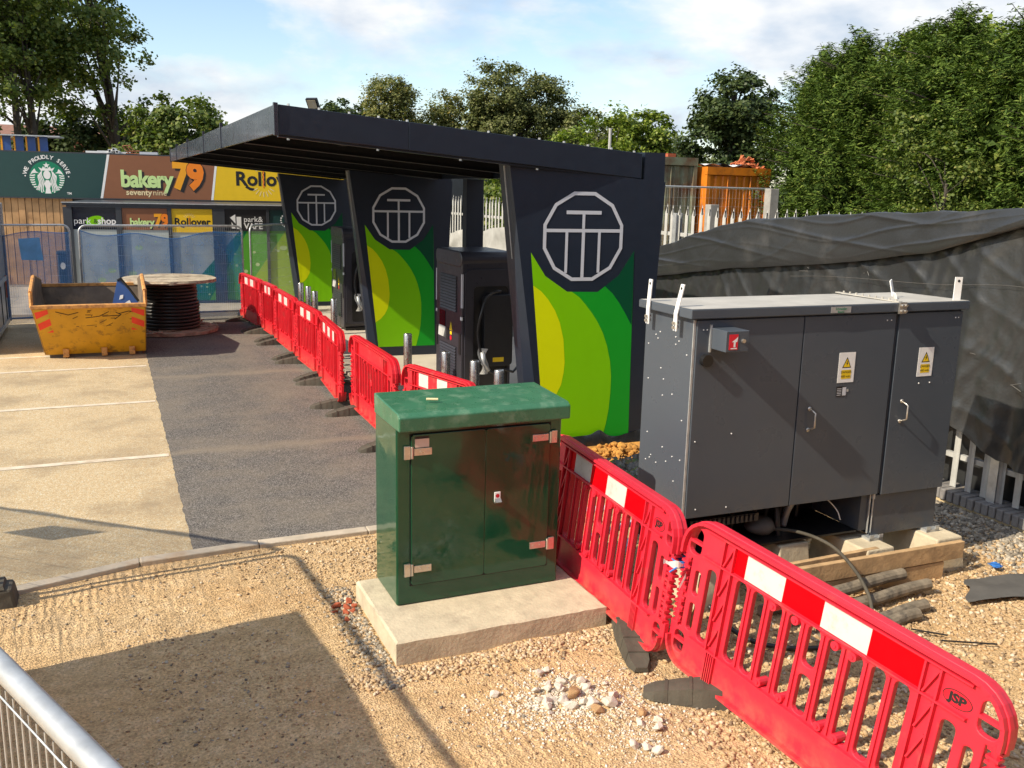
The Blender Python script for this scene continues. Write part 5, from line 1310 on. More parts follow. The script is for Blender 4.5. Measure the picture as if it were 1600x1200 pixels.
heras((-4.10, 20.15), (-0.62, 20.72), 'mesh fence panel with blue netting in front of the timber cladding', net='net', wire=0.0014)
heras((-0.45, 20.55), (2.72, 20.72), 'mesh fence panel with blue netting behind the skip and cable drum', net='net', wire=0.0014)
heras((2.92, 20.95), (4.30, 22.42), 'bare mesh fence panel between the netting and the far navy panel', wire=0.0014)
o = thing('blue_notice', 'square blue notice fixed on the netted fence in front of the timber wall', 'notice', (-1.4, 20.5, 1.5))
MB().hexa([(-1.50, 20.50, 1.33), (-1.12, 20.56, 1.31), (-1.12, 20.57, 1.31), (-1.50, 20.51, 1.33), (-1.53, 20.50, 1.74), (-1.16, 20.56, 1.76), (-1.16, 20.57, 1.76), (-1.53, 20.51, 1.74)]).build('board', M('pale blue notice', (0.16, 0.44, 0.80), 0.35, var=0.2, vs=4), o)
# panels close to the camera (two of them stand just outside the picture and cast the shadows on the dirt)
NF = ((-1.19, 6.78), (-0.93, 3.36))
n1 = heras(*NF, 'mesh fence panel standing on the dirt left of the camera with a banner', feet=False, z=0.0)
d = (Vector((*NF[1], 0)) - Vector((*NF[0], 0))).normalized()
m = MB(); m.grid(10, 6, lambda u, v: tuple(Vector((*NF[0], 0)) + d * (1.02 + u * 2.3) + Vector((0.03 + 0.012 * math.sin(u * 7 + v * 3), 0, 0.05 + v * (1.73 + 0.03 * math.sin(u * 5)))))); m.build('banner', 's_white', n1)
n2 = heras((-0.845, 3.28), (0.40, 0.34), 'galvanised mesh fence panel cutting across the bottom left corner', feet=False, pitch=0.036, wire=0.002)
n3 = heras((-1.22, 6.86), (-3.62, 8.90), 'mesh fence panel beside the kerb, with fine netting and a small sign', net='net_thin', feet=False, sag=0.02, netz=(0.05, 1.97))
q0 = Vector((-1.22, 6.86, 0)); dq = (Vector((-3.62, 8.90, 0)) - q0).normalized()
m = MB(); A = q0 + dq * 1.50 + Vector((0, 0, 1.52)); B = q0 + dq * 2.0 + Vector((0, 0, 1.52)); nn = Vector((-dq.y, dq.x, 0)) * 0.03
m.hexa([A + nn, B + nn, B + nn * 1.3, A + nn * 1.3, A + nn + Vector((0, 0, 0.33)), B + nn + Vector((0, 0, 0.30)), B + nn * 1.3 + Vector((0, 0, 0.30)), A + nn * 1.3 + Vector((0, 0, 0.33))]); m.build('small_sign', 's_white', n3)
fb = thing('rubber_block', 'black rubber fence base block at the left edge beside the kerb', 'rubber block', (-1.05, 6.83, 0))
m = MB(); z0 = gz(-0.9, 6.8) - 0.01
m.hexa([(-1.42, 6.70, z0), (-0.70, 6.74, z0), (-0.70, 6.97, z0), (-1.42, 6.95, z0), (-1.42, 6.72, z0 + 0.15), (-0.725, 6.755, z0 + 0.15), (-0.725, 6.955, z0 + 0.15), (-1.42, 6.93, z0 + 0.15)])
bo = m.build('block', 'rubber', fb, bevel=0.02)
m = MB()
for x in (-0.80, -0.92): m.hexa([(x - 0.03, 6.75, z0 + 0.15), (x + 0.03, 6.752, z0 + 0.15), (x + 0.03, 6.95, z0 + 0.15), (x - 0.03, 6.95, z0 + 0.15), (x - 0.02, 6.77, z0 + 0.175), (x + 0.02, 6.77, z0 + 0.175), (x + 0.02, 6.94, z0 + 0.175), (x - 0.02, 6.94, z0 + 0.175)])
m.build('grip_ribs', 'rubber', fb)

# grey cabin cut by the left edge
cbn = thing('site_cabin', 'grey metal cabin wall cut off by the left edge of the picture', 'cabin', (-3.2, 18, 0))
MB().box((-4.9, 17.3, 0.14), (-1.80, 20.66, 2.42)).build('wall', 'cabin', cbn, bevel=0.02)
MB().box((-1.798, 20.52, 0.14), (-1.765, 20.66, 2.42)).build('corner_post', 'galv', cbn)
for z in (0.14, 0.95, 2.33): MB().box((-1.798, 17.3, z), (-1.78, 20.515, z + 0.08)).build('rail', 'galv', cbn)
for y in (18.1, 19.3, 20.1): MB().box((-1.799, y, 0.23), (-1.788, y + 0.02, 0.94)).build('panel_joint', 'gap', cbn)
MB().box((-1.799, 20.32, 0.62), (-1.783, 20.36, 1.05)).build('red_strip', 'brick_red', cbn)
MB().box((-4.8, 17.4, 0.0), (-1.9, 20.5, 0.139)).build('chassis', 'gap', cbn)

# ------------------------------------------------------------------ palisade fence, brick kerb and tarp
FX = 7.42
pf_ = thing('palisade_fence', 'galvanised palisade fence with pointed pales behind the black tarp', 'fence', (FX, 8, 0))
pm = MB()
for xx0, xx1, e0, e1 in ((-0.034, -0.012, 0.012, 0.0), (-0.012, 0.012, 0.0, 0.0), (0.012, 0.034, 0.0, 0.012)):
    # W section strip: x offset along the fence (y axis), e out of plane; pointed top
    zt0 = 2.62 if xx0 == -0.034 else 2.70; zt1 = 2.70 if xx1 <= 0.012 else 2.62
    za = 2.60 if abs(xx0) > 0.03 else 2.69; zb_ = 2.60 if abs(xx1) > 0.03 else 2.69
    pm.hexa([(-e0, xx0, 0.16), (-e1, xx1, 0.16), (-e1 + 0.004, xx1, 0.16), (-e0 + 0.004, xx0, 0.16), (-e0, xx0, za), (-e1, xx1, zb_), (-e1 + 0.004, xx1, zb_), (-e0 + 0.004, xx0, za)])
pm.add([(0, -0.034, 2.60), (0, 0.034, 2.60), (0, 0.0, 2.735), (0.004, -0.034, 2.60), (0.004, 0.034, 2.60), (0.004, 0, 2.735)], [(0, 1, 2), (3, 5, 4), (0, 2, 5, 3), (1, 4, 5, 2)])
pale = pm.mesh('pale', 'galv_pale')
y = 3.4; k = 0
while y < 26:
    o = bpy.data.objects.new('pale', pale); COL.objects.link(o); o.parent = pf_
    o.location = Vector((FX, y, random.uniform(-0.012, 0.012))) - Vector((FX, 8, 0)); o.rotation_euler = (random.uniform(-0.006, 0.006), 0, 0); y += 0.172
for z in (0.44, 2.30): MB().box((FX + 0.006, 3.0, z), (FX + 0.05, 26, z + 0.05)).build('rail', 'galv_pale', pf_)
for y in (3.0, 5.70, 8.45, 11.2, 13.95, 16.7, 19.45, 22.2, 24.95):
    p = MB(); p.box((FX - 0.05, y - 0.045, -0.1), (FX - 0.044, y + 0.045, 2.62)); p.box((FX - 0.044, y - 0.004, -0.1), (FX + 0.05, y + 0.004, 2.62)); p.box((FX + 0.051, y - 0.045, -0.1), (FX + 0.057, y + 0.045, 2.62)); p.build('post', 'galv', pf_)
bk = thing('brick_edging', 'row of dark blue bricks on edge along the foot of the palisade fence', 'brick edging', (FX, 6, 0))
MB().box((FX - 0.13, 3.2, -0.15), (FX + 0.16, 9.4, 0.085)).build('mortar_bed', 'mortar', bk)
y = 3.25; random.seed(4)
br = MB().box((-0.15, -0.033, 0.0), (0.15, 0.033, 0.105)).mesh('brick', 'brick_blue')
while y < 9.3:
    o = obj('brick', br, bk, bevel=0.006, seg=1); o.location = Vector((FX + random.uniform(-0.006, 0.006), y, 0.05 + random.uniform(-0.004, 0.004))) - Vector((FX, 6, 0)); y += 0.078
tp = thing('black_tarp', 'crumpled black polythene tarp draped over the palisade fence', 'tarp', (7.3, 7, 1.5))
def itp(t, A): return float(np.interp(t, [a for a, b in A], [b for a, b in A]))
TOP = [(2.6, 2.86), (5.8, 2.81), (6.4, 2.76), (7.2, 2.73), (8.07, 2.68), (9.4, 2.58), (10.1, 2.46), (11.4, 2.12), (12.4, 1.80)]
HEM = [(2.6, 0.45), (5.4, 0.55), (5.65, 0.57), (6.03, 0.76), (6.35, 0.86), (6.9, 0.62), (8, 0.12), (12.4, 0.05)]
FLD = [(2.6, 2.84), (5.2, 2.78), (5.6, 2.68), (6.6, 2.38), (7.9, 2.18), (8.95, 2.06), (10.2, 1.90), (11.4, 1.72), (12.4, 1.6)]
def nz(a, b, c): return mnoise.noise((a, b, c))
def rdg(t): return 1 - abs(math.sin(t))          # sharp crease profile
def tarp_main(u, v):
    y = 2.6 + u * 9.8; z0, z1 = itp(y, HEM), itp(y, TOP); z = z0 + (z1 - z0) * v
    drape = (1 - v) ** 1.3
    x = 7.345 - 0.05 * drape * (1 + math.sin(y * 8.5 + nz(y * 2, z * 0.4, 0) * 3)) - 0.014 * nz(y * 0.9 + z * 0.5, z * 0.9, 2)
    x -= 0.020 * rdg(y * 4.5 - z * 6 + 3.2 * nz(y * 0.8, z * 0.8, 4)) ** 3 * (0.3 + 0.7 * max(0, nz(y * 1.1, z * 1.1, 6) + 0.3)) + 0.008 * rdg(y * 14 + z * 5 + 4 * nz(y * 1.5, z * 1.5, 9)) + 0.006 * nz(y * 11, z * 9, 4)
    return (min(x, 7.36), y, z + 0.015 * nz(y * 3, v * 2, 7) * (1 - v))
def tarp_flap(u, v):
    y = 2.6 + u * 9.8; z1 = itp(y, TOP) + 0.02 + 0.022 * nz(y * 2.5, 0, 3) + 0.012 * nz(y * 9, 0, 13); z0 = itp(y, FLD) + 0.02 * nz(y * 1.4, 0, 5)
    z = z0 + (z1 - z0) * v
    b = 0.030 * (1 - v) ** 0.7 * (1 - (1 - v) ** 9) + 0.02
    t = (z - itp(y, FLD)) + 0.0
    am = max(0.0, min(1.0, 0.5 + 1.6 * nz(y * 0.55, t * 1.1, 21))); a2_ = max(0.0, min(1.0, 0.5 + 1.6 * nz(y * 0.7, t * 1.3, 27)))
    rid = am * 0.024 * rdg(10 * t - 1.9 * y + 1.8 * nz(y * 0.5, t * 1.0, 8)) ** 5 + a2_ * 0.017 * rdg(17 * t - 1.1 * y + 2.2 * nz(y * 0.7, t * 1.4, 11)) ** 5 + (1 - am) * 0.012 * rdg(6 * t + 2.7 * y + 2 * nz(y * 0.9, t * 2, 13)) ** 4 + 0.004 * nz(y * 6, z * 7, 15)
    return (7.275 - b - rid * (0.35 + 0.65 * v * (1 - v) * 4) + (0.13 if v > 0.985 else 0), y, z)
m = MB(); m.grid(420, 90, tarp_main); m.build('hanging_sheet', 'tarp', tp, smooth=True)
m = MB(); m.grid(420, 46, tarp_flap); m.build('folded_flap', 'tarp', tp, smooth=True)
rp_ = MB()
rp_.tube([(7.272 - 0.02 * math.sin(y * 2), y, itp(y, TOP) - 0.66 - 0.006 * math.sin(y * 3)) for y in np.linspace(4.5, 8.6, 40)], 0.0022, 4)
random.seed(8)
for (y, z) in ((8.3, 2.08), (7.4, 2.12), (5.5, 2.05), (6.0, 1.5), (5.5, 1.3)):
    for k in range(2): rp_.tube([(7.245, y + random.uniform(-0.06, 0.06), z + random.uniform(-0.03, 0.03)), (7.235, y + random.uniform(-0.09, 0.09), z + random.uniform(-0.04, 0.04))], 0.0028, 4)
rp_.build('tie_cords', 'felt', tp)

pc = MB(); pc.grid(60, 26, lambda u, v: (7.30 - 0.05 * nz(u * 9, v * 4, 41) - 0.06 * rdg(u * 13 + v * 6 + 2 * nz(u * 4, v * 3, 44)) ** 2, 15.6 + u * 5.6, 0.3 + v * (2.0 - 0.5 * u + 0.12 * nz(u * 5, 0, 2))))
o = pc.build('plastic_cover', 'galv_pale', smooth=True); tag(o, 'creased grey plastic cover hung on the palisade, seen between the panels', 'cover')
bk2 = MB(); bk2.grid(60, 6, lambda u, v: (7.62 + 0.03 * math.sin(u * 60 + v * 2), 2.6 + u * 6.5, -0.1 + v * 1.3)); o = bk2.build('shade_backing', 'tarp', smooth=True); tag(o, 'black backing put in as dense shade behind the feet of the palisade pales', 'sheet')  # added dark backing, stands for the deep shade between the pales
# ------------------------------------------------------------------ yard beyond the fence
tag(MB().box((8.6, 8, -0.5), (60, 60, 1.0)).build('raised_yard', 'far_ground'), kind='structure')
def container(x0, x1, y0, y1, z1, mat, name, lab):
    t = thing(name, lab, 'container', ((x0 + x1) / 2, y0, 1.0))
    MB().box((x0, y0 + 0.08, 1.0), (x1, y1, z1)).build('body', mat, t)
    MB().box((x0 - 0.01, y0 - 0.03, z1 - 0.20), (x1 + 0.01, y0 + 0.10, z1 + 0.004)).build('header', mat, t)
    for a in (x0, x1 - 0.10): MB().box((a - 0.004, y0 - 0.02, 1.0), (a + 0.104, y0 + 0.09, z1 - 0.21)).build('corner_post', mat, t)
    mid = (x0 + x1) / 2
    for a, b in ((x0 + 0.11, mid - 0.008), (mid + 0.008, x1 - 0.11)):
        d = MB(); n = 4; w = (b - a) / n
        for i in range(n):
            q = a + i * w
            d.hexa([(q, y0 + 0.03, 1.1), (q + w * 0.45, y0 + 0.03, 1.1), (q + w * 0.45, y0 + 0.07, 1.1), (q, y0 + 0.07, 1.1), (q, y0 + 0.03, z1 - 0.22), (q + w * 0.45, y0 + 0.03, z1 - 0.22), (q + w * 0.45, y0 + 0.07, z1 - 0.22), (q, y0 + 0.07, z1 - 0.22)])
            d.add([(q + w * 0.45, y0 + 0.03, 1.1), (q + w * 0.6, y0 + 0.066, 1.1), (q + w * 0.85, y0 + 0.066, 1.1), (q + w, y0 + 0.03, 1.1), (q + w * 0.45, y0 + 0.03, z1 - 0.22), (q + w * 0.6, y0 + 0.066, z1 - 0.22), (q + w * 0.85, y0 + 0.066, z1 - 0.22), (q + w, y0 + 0.03, z1 - 0.22)], [(0, 1, 5, 4), (1, 2, 6, 5), (2, 3, 7, 6)])
        d.build('door', mat, t)
    for q in (mid - 0.35, mid + 0.40): MB().tube([(q, y0 + 0.0, 1.05), (q, y0 + 0.0, z1 - 0.24)], 0.018, 7).build('locking_bar', mat, t)
    return t
oc = container(14.76, 16.82, 21.0, 26.5, 3.60, 'cont_orange', 'shipping_container', 'bright orange container with a white painted number on its door')
put(lambda x, z, e=0: (x, 21.022 - e, z), '1', 16.27, 2.92, 0.30, 's_white', oc, 0.0, 0, 0.1, 0.8, 'painted_number'); put(lambda x, z, e=0: (x, 21.022 - e, z), '3', 16.46, 2.90, 0.32, 's_white', oc, 0.0, 0, -0.1, 1, 'painted_number')
container(12.2, 14.60, 21.25, 27, 3.82, 'cont_green', 'shipping_container', 'rust streaked pale green container left of the orange one')
dbr = thing('rubble_on_roof', 'broken orange tiles and sheeting heaped on the orange container roof', 'debris', (15.8, 21.6, 3.6))
m = MB(); random.seed(2)
for k in range(60):
    x = random.gauss(16.25, 0.22); h = max(0.02, 0.33 - abs(x - 16.3) * 0.7); z = 3.61 + random.uniform(0, h); y = 21.4 + random.uniform(-0.2, 0.3)
    m.box((-0.06, -0.05, -0.015), (0.06, 0.05, 0.015), Matrix.Translation((x, y, z)) @ Matrix.Rotation(random.uniform(0, 6), 4, (random.random(), random.random(), random.random() + 0.1)))
m.build('tile_pieces', M('orange tile shards', (0.50, 0.15, 0.06), 0.85, var=0.3, vs=8), dbr)
m = MB(); m.grid(12, 4, lambda u, v: (14.75 + 1.4 * u, 21.1 + 0.5 * v, 3.64 + 0.05 * math.sin(u * 9 + v * 2))); m.build('white_sheeting', 's_white', dbr)
m = MB(); m.grid(12, 4, lambda u, v: (15.15 + 1.2 * u, 21.06 + 0.4 * v, 3.66 + 0.04 * math.sin(u * 11 + v * 2))); m.build('black_sheeting', 'tarp', dbr)
o = MB().box((13.9, 21.6, 3.83), (14.15, 21.9, 3.93)).build('brick_pile', 'brick_red'); tag(o, 'orange brick lying on the green container roof', 'brick')
heras((12.0, 18.9), (15.4, 19.0), 'bare mesh fence panel standing in front of the containers', z=1.0, h=2.05, wire=0.0014, pitch=0.10)
heras((8.5, 19.3), (11.95, 18.95), 'bare mesh fence panel beyond the palisade, mostly behind the near navy panel', z=1.0, h=2.05, wire=0.0014, pitch=0.10)
for x, y, z, lab in ((12.78, 17.9, 2.66, 'shorter weathered square post in front of the orange container'), (13.82, 17.14, 3.04, 'taller weathered square post at the right of the orange container')):
    o = MB().box((x - 0.115, y - 0.11, 1.0), (x + 0.115, y + 0.11, z)).build('timber_post', 'post_grey', bevel=0.01); tag(o, lab, 'post')

# ------------------------------------------------------------------ planks, ducts, sheets and rubble
m = MB(); Rz = lambda a: Matrix.Rotation(a, 4, 'Z')
o = MB().box((0, 0, 0), (1.72, 0.045, 0.135), Matrix.Translation((4.32, 4.86, 0.135)) @ Rz(-0.014)).build('plank', 'plank', bevel=0.004); tag(o, 'long sawn plank on edge on top of the stack by the cabinet', 'plank')
o = MB().box((0, 0, 0), (1.55, 0.05, 0.135), Matrix.Translation((4.30, 4.875, -0.01)) @ Rz(-0.02)).build('plank', 'plank', bevel=0.004); tag(o, 'lower plank of the stack lying on the gravel by the cabinet', 'plank')
o = MB().box((0, 0, 0), (1.05, 0.04, 0.05), Matrix.Translation((4.25, 4.955, 0.215)) @ Rz(0.02)).build('batten', 'plank', bevel=0.003); tag(o, 'thin pale batten lying behind the plank stack', 'batten')
ends = [(5.375, 4.80, 0.115), (5.485, 4.655, 0.075), (5.225, 4.435, 0.05), (5.065, 4.355, 0.045)]
dlabs = ['dusty duct pipe nearest the plank stack', 'longest dusty duct pipe, second from the planks', 'dusty duct pipe third from the planks', 'dusty duct pipe farthest from the planks, beside the barrier']
for (x, y, z), lab, L in zip(ends, dlabs, (1.35, 1.35, 1.0, 0.85)):
    t = thing('duct_pipe', lab, 'pipe', (x - L / 2, y, z), 'dusty duct pipes on the gravel')
    p = [(x - L * k / 8, y - 0.02 * k / 8 * 2 + 0.012 * math.sin(k * 1.3), max(0.03, z - 0.05 * (k / 8))) for k in range(9)]
    MB().tube(p, 0.044, 12).build('pipe', 'duct', t, smooth=False); MB().tube([(x + 0.001, y, z), (x + 0.003, y, z)], 0.032, 10).build('bore', 'gap', t)
o = MB().tube(spline([(4.45, 5.50, 0.345), (4.66, 5.22, 0.40), (4.80, 4.98, 0.36), (4.86, 4.78, 0.24), (4.84, 4.60, 0.12), (4.74, 4.45, 0.06)]), 0.013, 9).build('loose_cable', 'rubber', smooth=True); tag(o, 'thick dusty black cable arching from under the cabinet over the plank stack', 'cable')
pts = [(3.55, 4.72, 0.20), (3.62, 4.60, 0.10), (3.72, 4.45, 0.04), (3.9, 4.30, 0.03), (4.15, 4.22, 0.03), (4.4, 4.2, 0.02)]
o = MB().tube(spline(pts), 0.016, 8).build('loose_cable', 'cable', smooth=True); tag(o, 'black cable trailing on the gravel behind the foreground barrier', 'cable')
o = MB().tube([(3.28, 4.62, 0.02), (3.31, 4.52, 0.30), (3.30, 4.47, 0.55)], 0.018, 7).build('timber_stake', 'plank', smooth=True); tag(o, 'thin yellowish stake leaning behind the barrier joint', 'stake')
m = MB()
def felt(u, v):
    x0 = 5.56 + 0.36 * v - 0.03 * math.sin(v * 9); y = 4.36 + 0.33 * v - 0.30 * u
    return (x0 + 1.1 * u, y + 0.03 * math.sin(u * 5), gz(x0 + 1.1 * u, y) + 0.042 + 0.006 * math.sin(u * 7 + v * 3) + 0.012 * nz(u * 4, v * 4, 1))
m.grid(24, 10, felt); o = m.build('membrane_sheet', 'felt', smooth=True); tag(o, 'torn grey membrane sheet lying on the gravel at the right edge', 'sheet')
o = MB().tube([(4.92, 4.02, 0.03), (5.22, 3.84, 0.035)], 0.006, 5).build('rebar_offcut', 'gap'); tag(o, 'short dark rod lying on the gravel right of the pipes', 'rod')
o = MB().tube([(4.86, 4.22, 0.03), (5.02, 4.06, 0.03)], 0.006, 5).build('rebar_offcut', 'gap'); tag(o, 'short dark rod lying at the end of the pipes', 'rod')
vs, fs = ico(0.03, 1)
m = MB()
for k in range(5): m.add([(6.35 + 0.03 * random.uniform(-1, 1) + x, 4.78 + 0.03 * random.uniform(-1, 1) + y, 0.05 + z * 0.5) for x, y, z in vs], fs)
o = m.build('blue_scrap', 'blue_tag'); tag(o, 'small scrap of blue plastic on the gravel', 'scrap')

def chunk_mesh(nm, mat, seed, sub=2):
    rg = np.random.default_rng(int(seed * 10) + 5)
    bm = bmesh.new()
    for p in rg.normal(size=(17, 3)):
        p = p / np.linalg.norm(p) * rg.uniform(0.72, 1.08); bm.verts.new(tuple(float(q) for q in p))
    r = bmesh.ops.convex_hull(bm, input=bm.verts)
    bmesh.ops.delete(bm, geom=[v for v in bm.verts if not v.link_faces], context='VERTS')
    bmesh.ops.bevel(bm, geom=bm.edges[:], offset=0.06, segments=1, affect='EDGES')
    me = bpy.data.meshes.new(nm); bm.to_mesh(me); bm.free(); me.materials.append(MT[mat]); return me
CW = [chunk_mesh('rubble', 'rock_white', s * 7.3) for s in range(5)]; CT = [chunk_mesh('stone', 'rock_tan', s * 5.1 + 2) for s in range(3)]
random.seed(31)
def chunk(me, x, y, r, lab, grp, nm='rubble_chunk', cat='rubble'):
    o = bpy.data.objects.new(nm, me); COL.objects.link(o)
    o.scale = (r * random.uniform(0.8, 1.3), r * random.uniform(0.8, 1.2), r * random.uniform(0.6, 0.9)); o.rotation_euler = (random.uniform(-0.4, 0.4), random.uniform(-0.4, 0.4), random.uniform(0, 6.3))
    o.location = (x, y, gz(x, y) + r * 0.45); tag(o, lab, cat, grp)
HL = 'white limestone chunk in the small heap in front of the plinth'
for k in range(52):
    a = random.uniform(0, 6.28); d = random.random() ** 0.6
    r = random.choice((0.012, 0.015, 0.018, 0.022, 0.028, 0.036))
    chunk(random.choice(CW), 2.33 + 0.27 * d * math.cos(a) + 0.06 * math.sin(a), 4.37 + 0.17 * d * math.sin(a), r, HL, 'white rubble heap')
for x, y, r in ((2.17, 4.33, 0.046), (2.29, 4.26, 0.044), (2.40, 4.22, 0.056), (2.50, 4.18, 0.052), (2.56, 4.24, 0.045), (2.24, 4.46, 0.04), (2.47, 4.40, 0.042), (2.36, 4.50, 0.038), (2.27, 4.63, 0.038), (2.32, 4.67, 0.034)): chunk(random.choice(CW), x, y, r, HL, 'white rubble heap')
chunk(CT[0], 2.355, 4.36, 0.055, 'tan stone in the middle of the white rubble heap', 'tan stones'); chunk(CT[1], 2.40, 4.15, 0.046, 'brown stone at the front edge of the white rubble heap', 'tan stones')
chunk(CT[2], 2.62, 4.02, 0.030, 'small tan stone right of the white rubble heap', 'tan stones')
chunk(CW[1], 1.93, 4.53, 0.036, 'lone white stone left of the rubble heap', 'lone white stones'); chunk(CW[3], 1.72, 4.42, 0.02, 'tiny white stone far left of the rubble heap', 'lone white stones')
for x, y, r in ((2.62, 3.87, 0.040), (2.67, 3.93, 0.035), (2.56, 3.94, 0.028), (2.42, 3.78, 0.035), (2.48, 3.74, 0.03), (2.52, 3.70, 0.04)): chunk(random.choice(CW), x, y, r, 'white stone scattered between the rubble heap and the foreground barrier', 'scattered white stones')
BKM = [chunk_mesh('brick_lump', 'brick_red', s * 3.3 + 1) for s in range(3)]
for x, y, r in ((1.33, 5.98, 0.040), (1.40, 5.93, 0.038), (1.37, 5.84, 0.034), (1.43, 6.02, 0.034), (1.35, 5.74, 0.024), (1.42, 5.86, 0.028), (1.30, 5.90, 0.022), (1.45, 5.95, 0.03)): chunk(random.choice(BKM), x, y, r, 'broken red brick lump beside the left corner of the plinth', 'broken brick lumps', 'brick_lump', 'brick')
# excavated clay and black film round the foot of the near panel
ch = MB(); random.seed(6)
for k in range(420):
    x = random.uniform(4.40, 5.35); y = 8.22 + random.uniform(-0.22, 0.18); r = 0.010 + 0.040 * random.random() ** 2.5
    z = 0.13 + 0.13 * math.exp(-((x - 4.85) / 0.35) ** 2) * random.random() ** 0.5 - 0.25 * abs(y - 8.28)
    a, b, c = random.uniform(0, 9), random.uniform(0, 9), random.uniform(0, 9)
    ch.add([(x + r * (p[0] * 1.1 + 0.3 * nz(p[0] * 2 + a, p[1] * 2, p[2] * 2)), y + r * p[1], z + r * (p[2] * 0.8 + 0.3 * nz(p[0] * 2, p[1] * 2 + b, p[2] * 2 + c))) for p in ICO_V.tolist()], [tuple(f) for f in ICO_F.tolist()])
ch.add([(4.2, 8.0, 0.0), (5.5, 8.0, 0.0), (5.45, 8.52, 0.12), (4.3, 8.52, 0.12), (4.4, 8.12, 0.14), (5.35, 8.12, 0.16), (5.3, 8.4, 0.22), (4.5, 8.4, 0.22)], [(4, 5, 6, 7), (0, 1, 5, 4), (1, 2, 6, 5), (2, 3, 7, 6), (3, 0, 4, 7)])
o = ch.build('clay_heap', 'clay'); tag(o, 'heap of orange clay lumps at the foot of the near navy panel', 'soil heap')
def film1(u, v):
    x = 3.95 + 1.65 * u; return (x, 8.535 - 0.10 * (1 - v) - 0.03 * math.sin(u * 23) * (1 - v) - 0.04 * abs(nz(u * 7, v * 2, 3)), 0.03 + v * (0.265 + 0.07 * nz(u * 4, 1, 1) + 0.06 * math.exp(-((u - 0.52) / 0.05) ** 2)))
m = MB(); m.grid(70, 8, film1); o = m.build('plastic_film', 'film', smooth=True); tag(o, 'black plastic film wrapped round the foot of the near navy panel', 'plastic film')
def film2(u, v):
    x = 4.25 + 1.2 * u; y = 7.2 + 0.85 * v; return (x, y, 0.06 + 0.13 * v + 0.09 * nz(u * 5, v * 5, 4) + 0.04 * nz(u * 14, v * 12, 7))
m = MB(); m.grid(46, 34, film2); o = m.build('plastic_film', 'film', smooth=False); tag(o, 'crumpled black plastic film between the grey cabinet and the near navy panel', 'plastic film')
ob = thing('white_pipe_pieces', 'pale pipe offcuts lying in the shaded trench behind the barrier', 'pipe offcuts', (3.7, 6.4, 0.1))
m = MB()
for a, b in (((3.5, 6.9, 0.12), (3.95, 6.75, 0.16)), ((3.45, 6.3, 0.10), (4.0, 6.45, 0.12)), ((3.6, 5.95, 0.1), (3.9, 6.2, 0.14))): m.tube([a, b], 0.03, 8)
m.build('offcuts', 'logo_grey', ob)

# ------------------------------------------------------------------ gravel and grit
def scatter(name, n, samp, r0, r1, mat, pw=2.0, flat_=0.7):
    rng = np.random.default_rng(abs(hash(name)) % 1000 if False else sum(map(ord, name)))
    C_ = np.array([samp(rng) for _ in range(n)])
    z = np.array([gz(x, y) for x, y in C_])
    r = r0 + (r1 - r0) * rng.random(n) ** pw
    A = rng.normal(size=(n, 3, 3)); Q, _ = np.linalg.qr(A)
    sc_ = np.stack([r * rng.uniform(0.8, 1.3, n), r * rng.uniform(0.7, 1.1, n), r * rng.uniform(0.5, 0.9, n)], 1)
    base = ICO_V[None] * (1 + rng.uniform(-0.36, 0.30, (n, 12, 1)))
    V = np.einsum('nij,nkj->nki', Q, base * sc_[:, None, :]); V[:, :, 2] *= flat_
    V += np.stack([C_[:, 0], C_[:, 1], z + r * 0.25], 1)[:, None, :]
    F = (ICO_F[None] + (np.arange(n) * 12)[:, None, None]).reshape(-1, 3)
    o = obj(name, raw_mesh(name, V.reshape(-1, 3), F, mat, 3)); tag(o, kind='stuff'); return o
U = lambda a, b, c, d: (lambda g: (g.uniform(a, b), g.uniform(c, d)))
def right_zone(g):
    while True:
        x = g.uniform(2.75, 7.25); y = g.uniform(1.6, 5.9)
        if x < 3.6 and y > 4.9: continue
        if x < 3.0 + 0.3 * math.sin(y * 3) and g.random() < 0.6: continue
        return x, y
scatter('gravel', 30000, right_zone, 0.005, 0.024, 'gravel', 2.8)
scatter('grey_gravel', 6500, lambda g: (7.3 - abs(g.normal(0, 0.42)), g.uniform(3.2, 7.2)), 0.010, 0.034, 'gravel_grey', 1.8)
def patchy(g):
    while True:
        x = g.uniform(-1.4, 3.1); y = g.uniform(2.2, 7.05)
        if y > kerb_y(x) - 0.10: continue
        if 1.47 < x < 3.0 and 5.04 < y < 6.1: continue
        if nz(x * 1.1, y * 1.1, 20) + 0.5 * nz(x * 3, y * 3, 22) > g.uniform(-0.45, 0.35): return x, y
scatter('grit', 18000, patchy, 0.003, 0.011, 'gravel', 3.4)
scatter('pale_grit', 2200, patchy, 0.004, 0.015, 'gravel_grey', 3.2)
scatter('plinth_gravel', 2600, lambda g: (g.uniform(1.15, 3.05), 5.04 - abs(g.normal(0, 0.10))), 0.006, 0.020, 'gravel', 1.6)
scatter('edge_gravel', 1100, lambda g: (1.475 - abs(g.normal(0, 0.08)), g.uniform(4.8, 6.3)), 0.006, 0.020, 'gravel_grey', 1.8)
scatter('plinth_side_gravel', 900, lambda g: (1.475 - abs(g.normal(0, 0.10)), g.uniform(4.8, 6.3)), 0.006, 0.020, 'gravel', 1.8)
scatter('kerb_gravel', 3000, lambda g: (3.0 - abs(g.normal(0, 1.0)), min(7.2, g.normal(6.85, 0.28))), 0.005, 0.019, 'gravel', 2.2)
def fines(g):
    a = g.normal(0, 1); b = g.normal(0, 1); return (2.33 + 0.26 * a + 0.05 * b, 4.33 + 0.16 * b - 0.10 * max(0, a))
scatter('rubble_fines', 3200, fines, 0.003, 0.012, island_mat('white chips', [(0, (0.45, 0.38, 0.28)), (1, (0.78, 0.72, 0.62))]), 2.0)
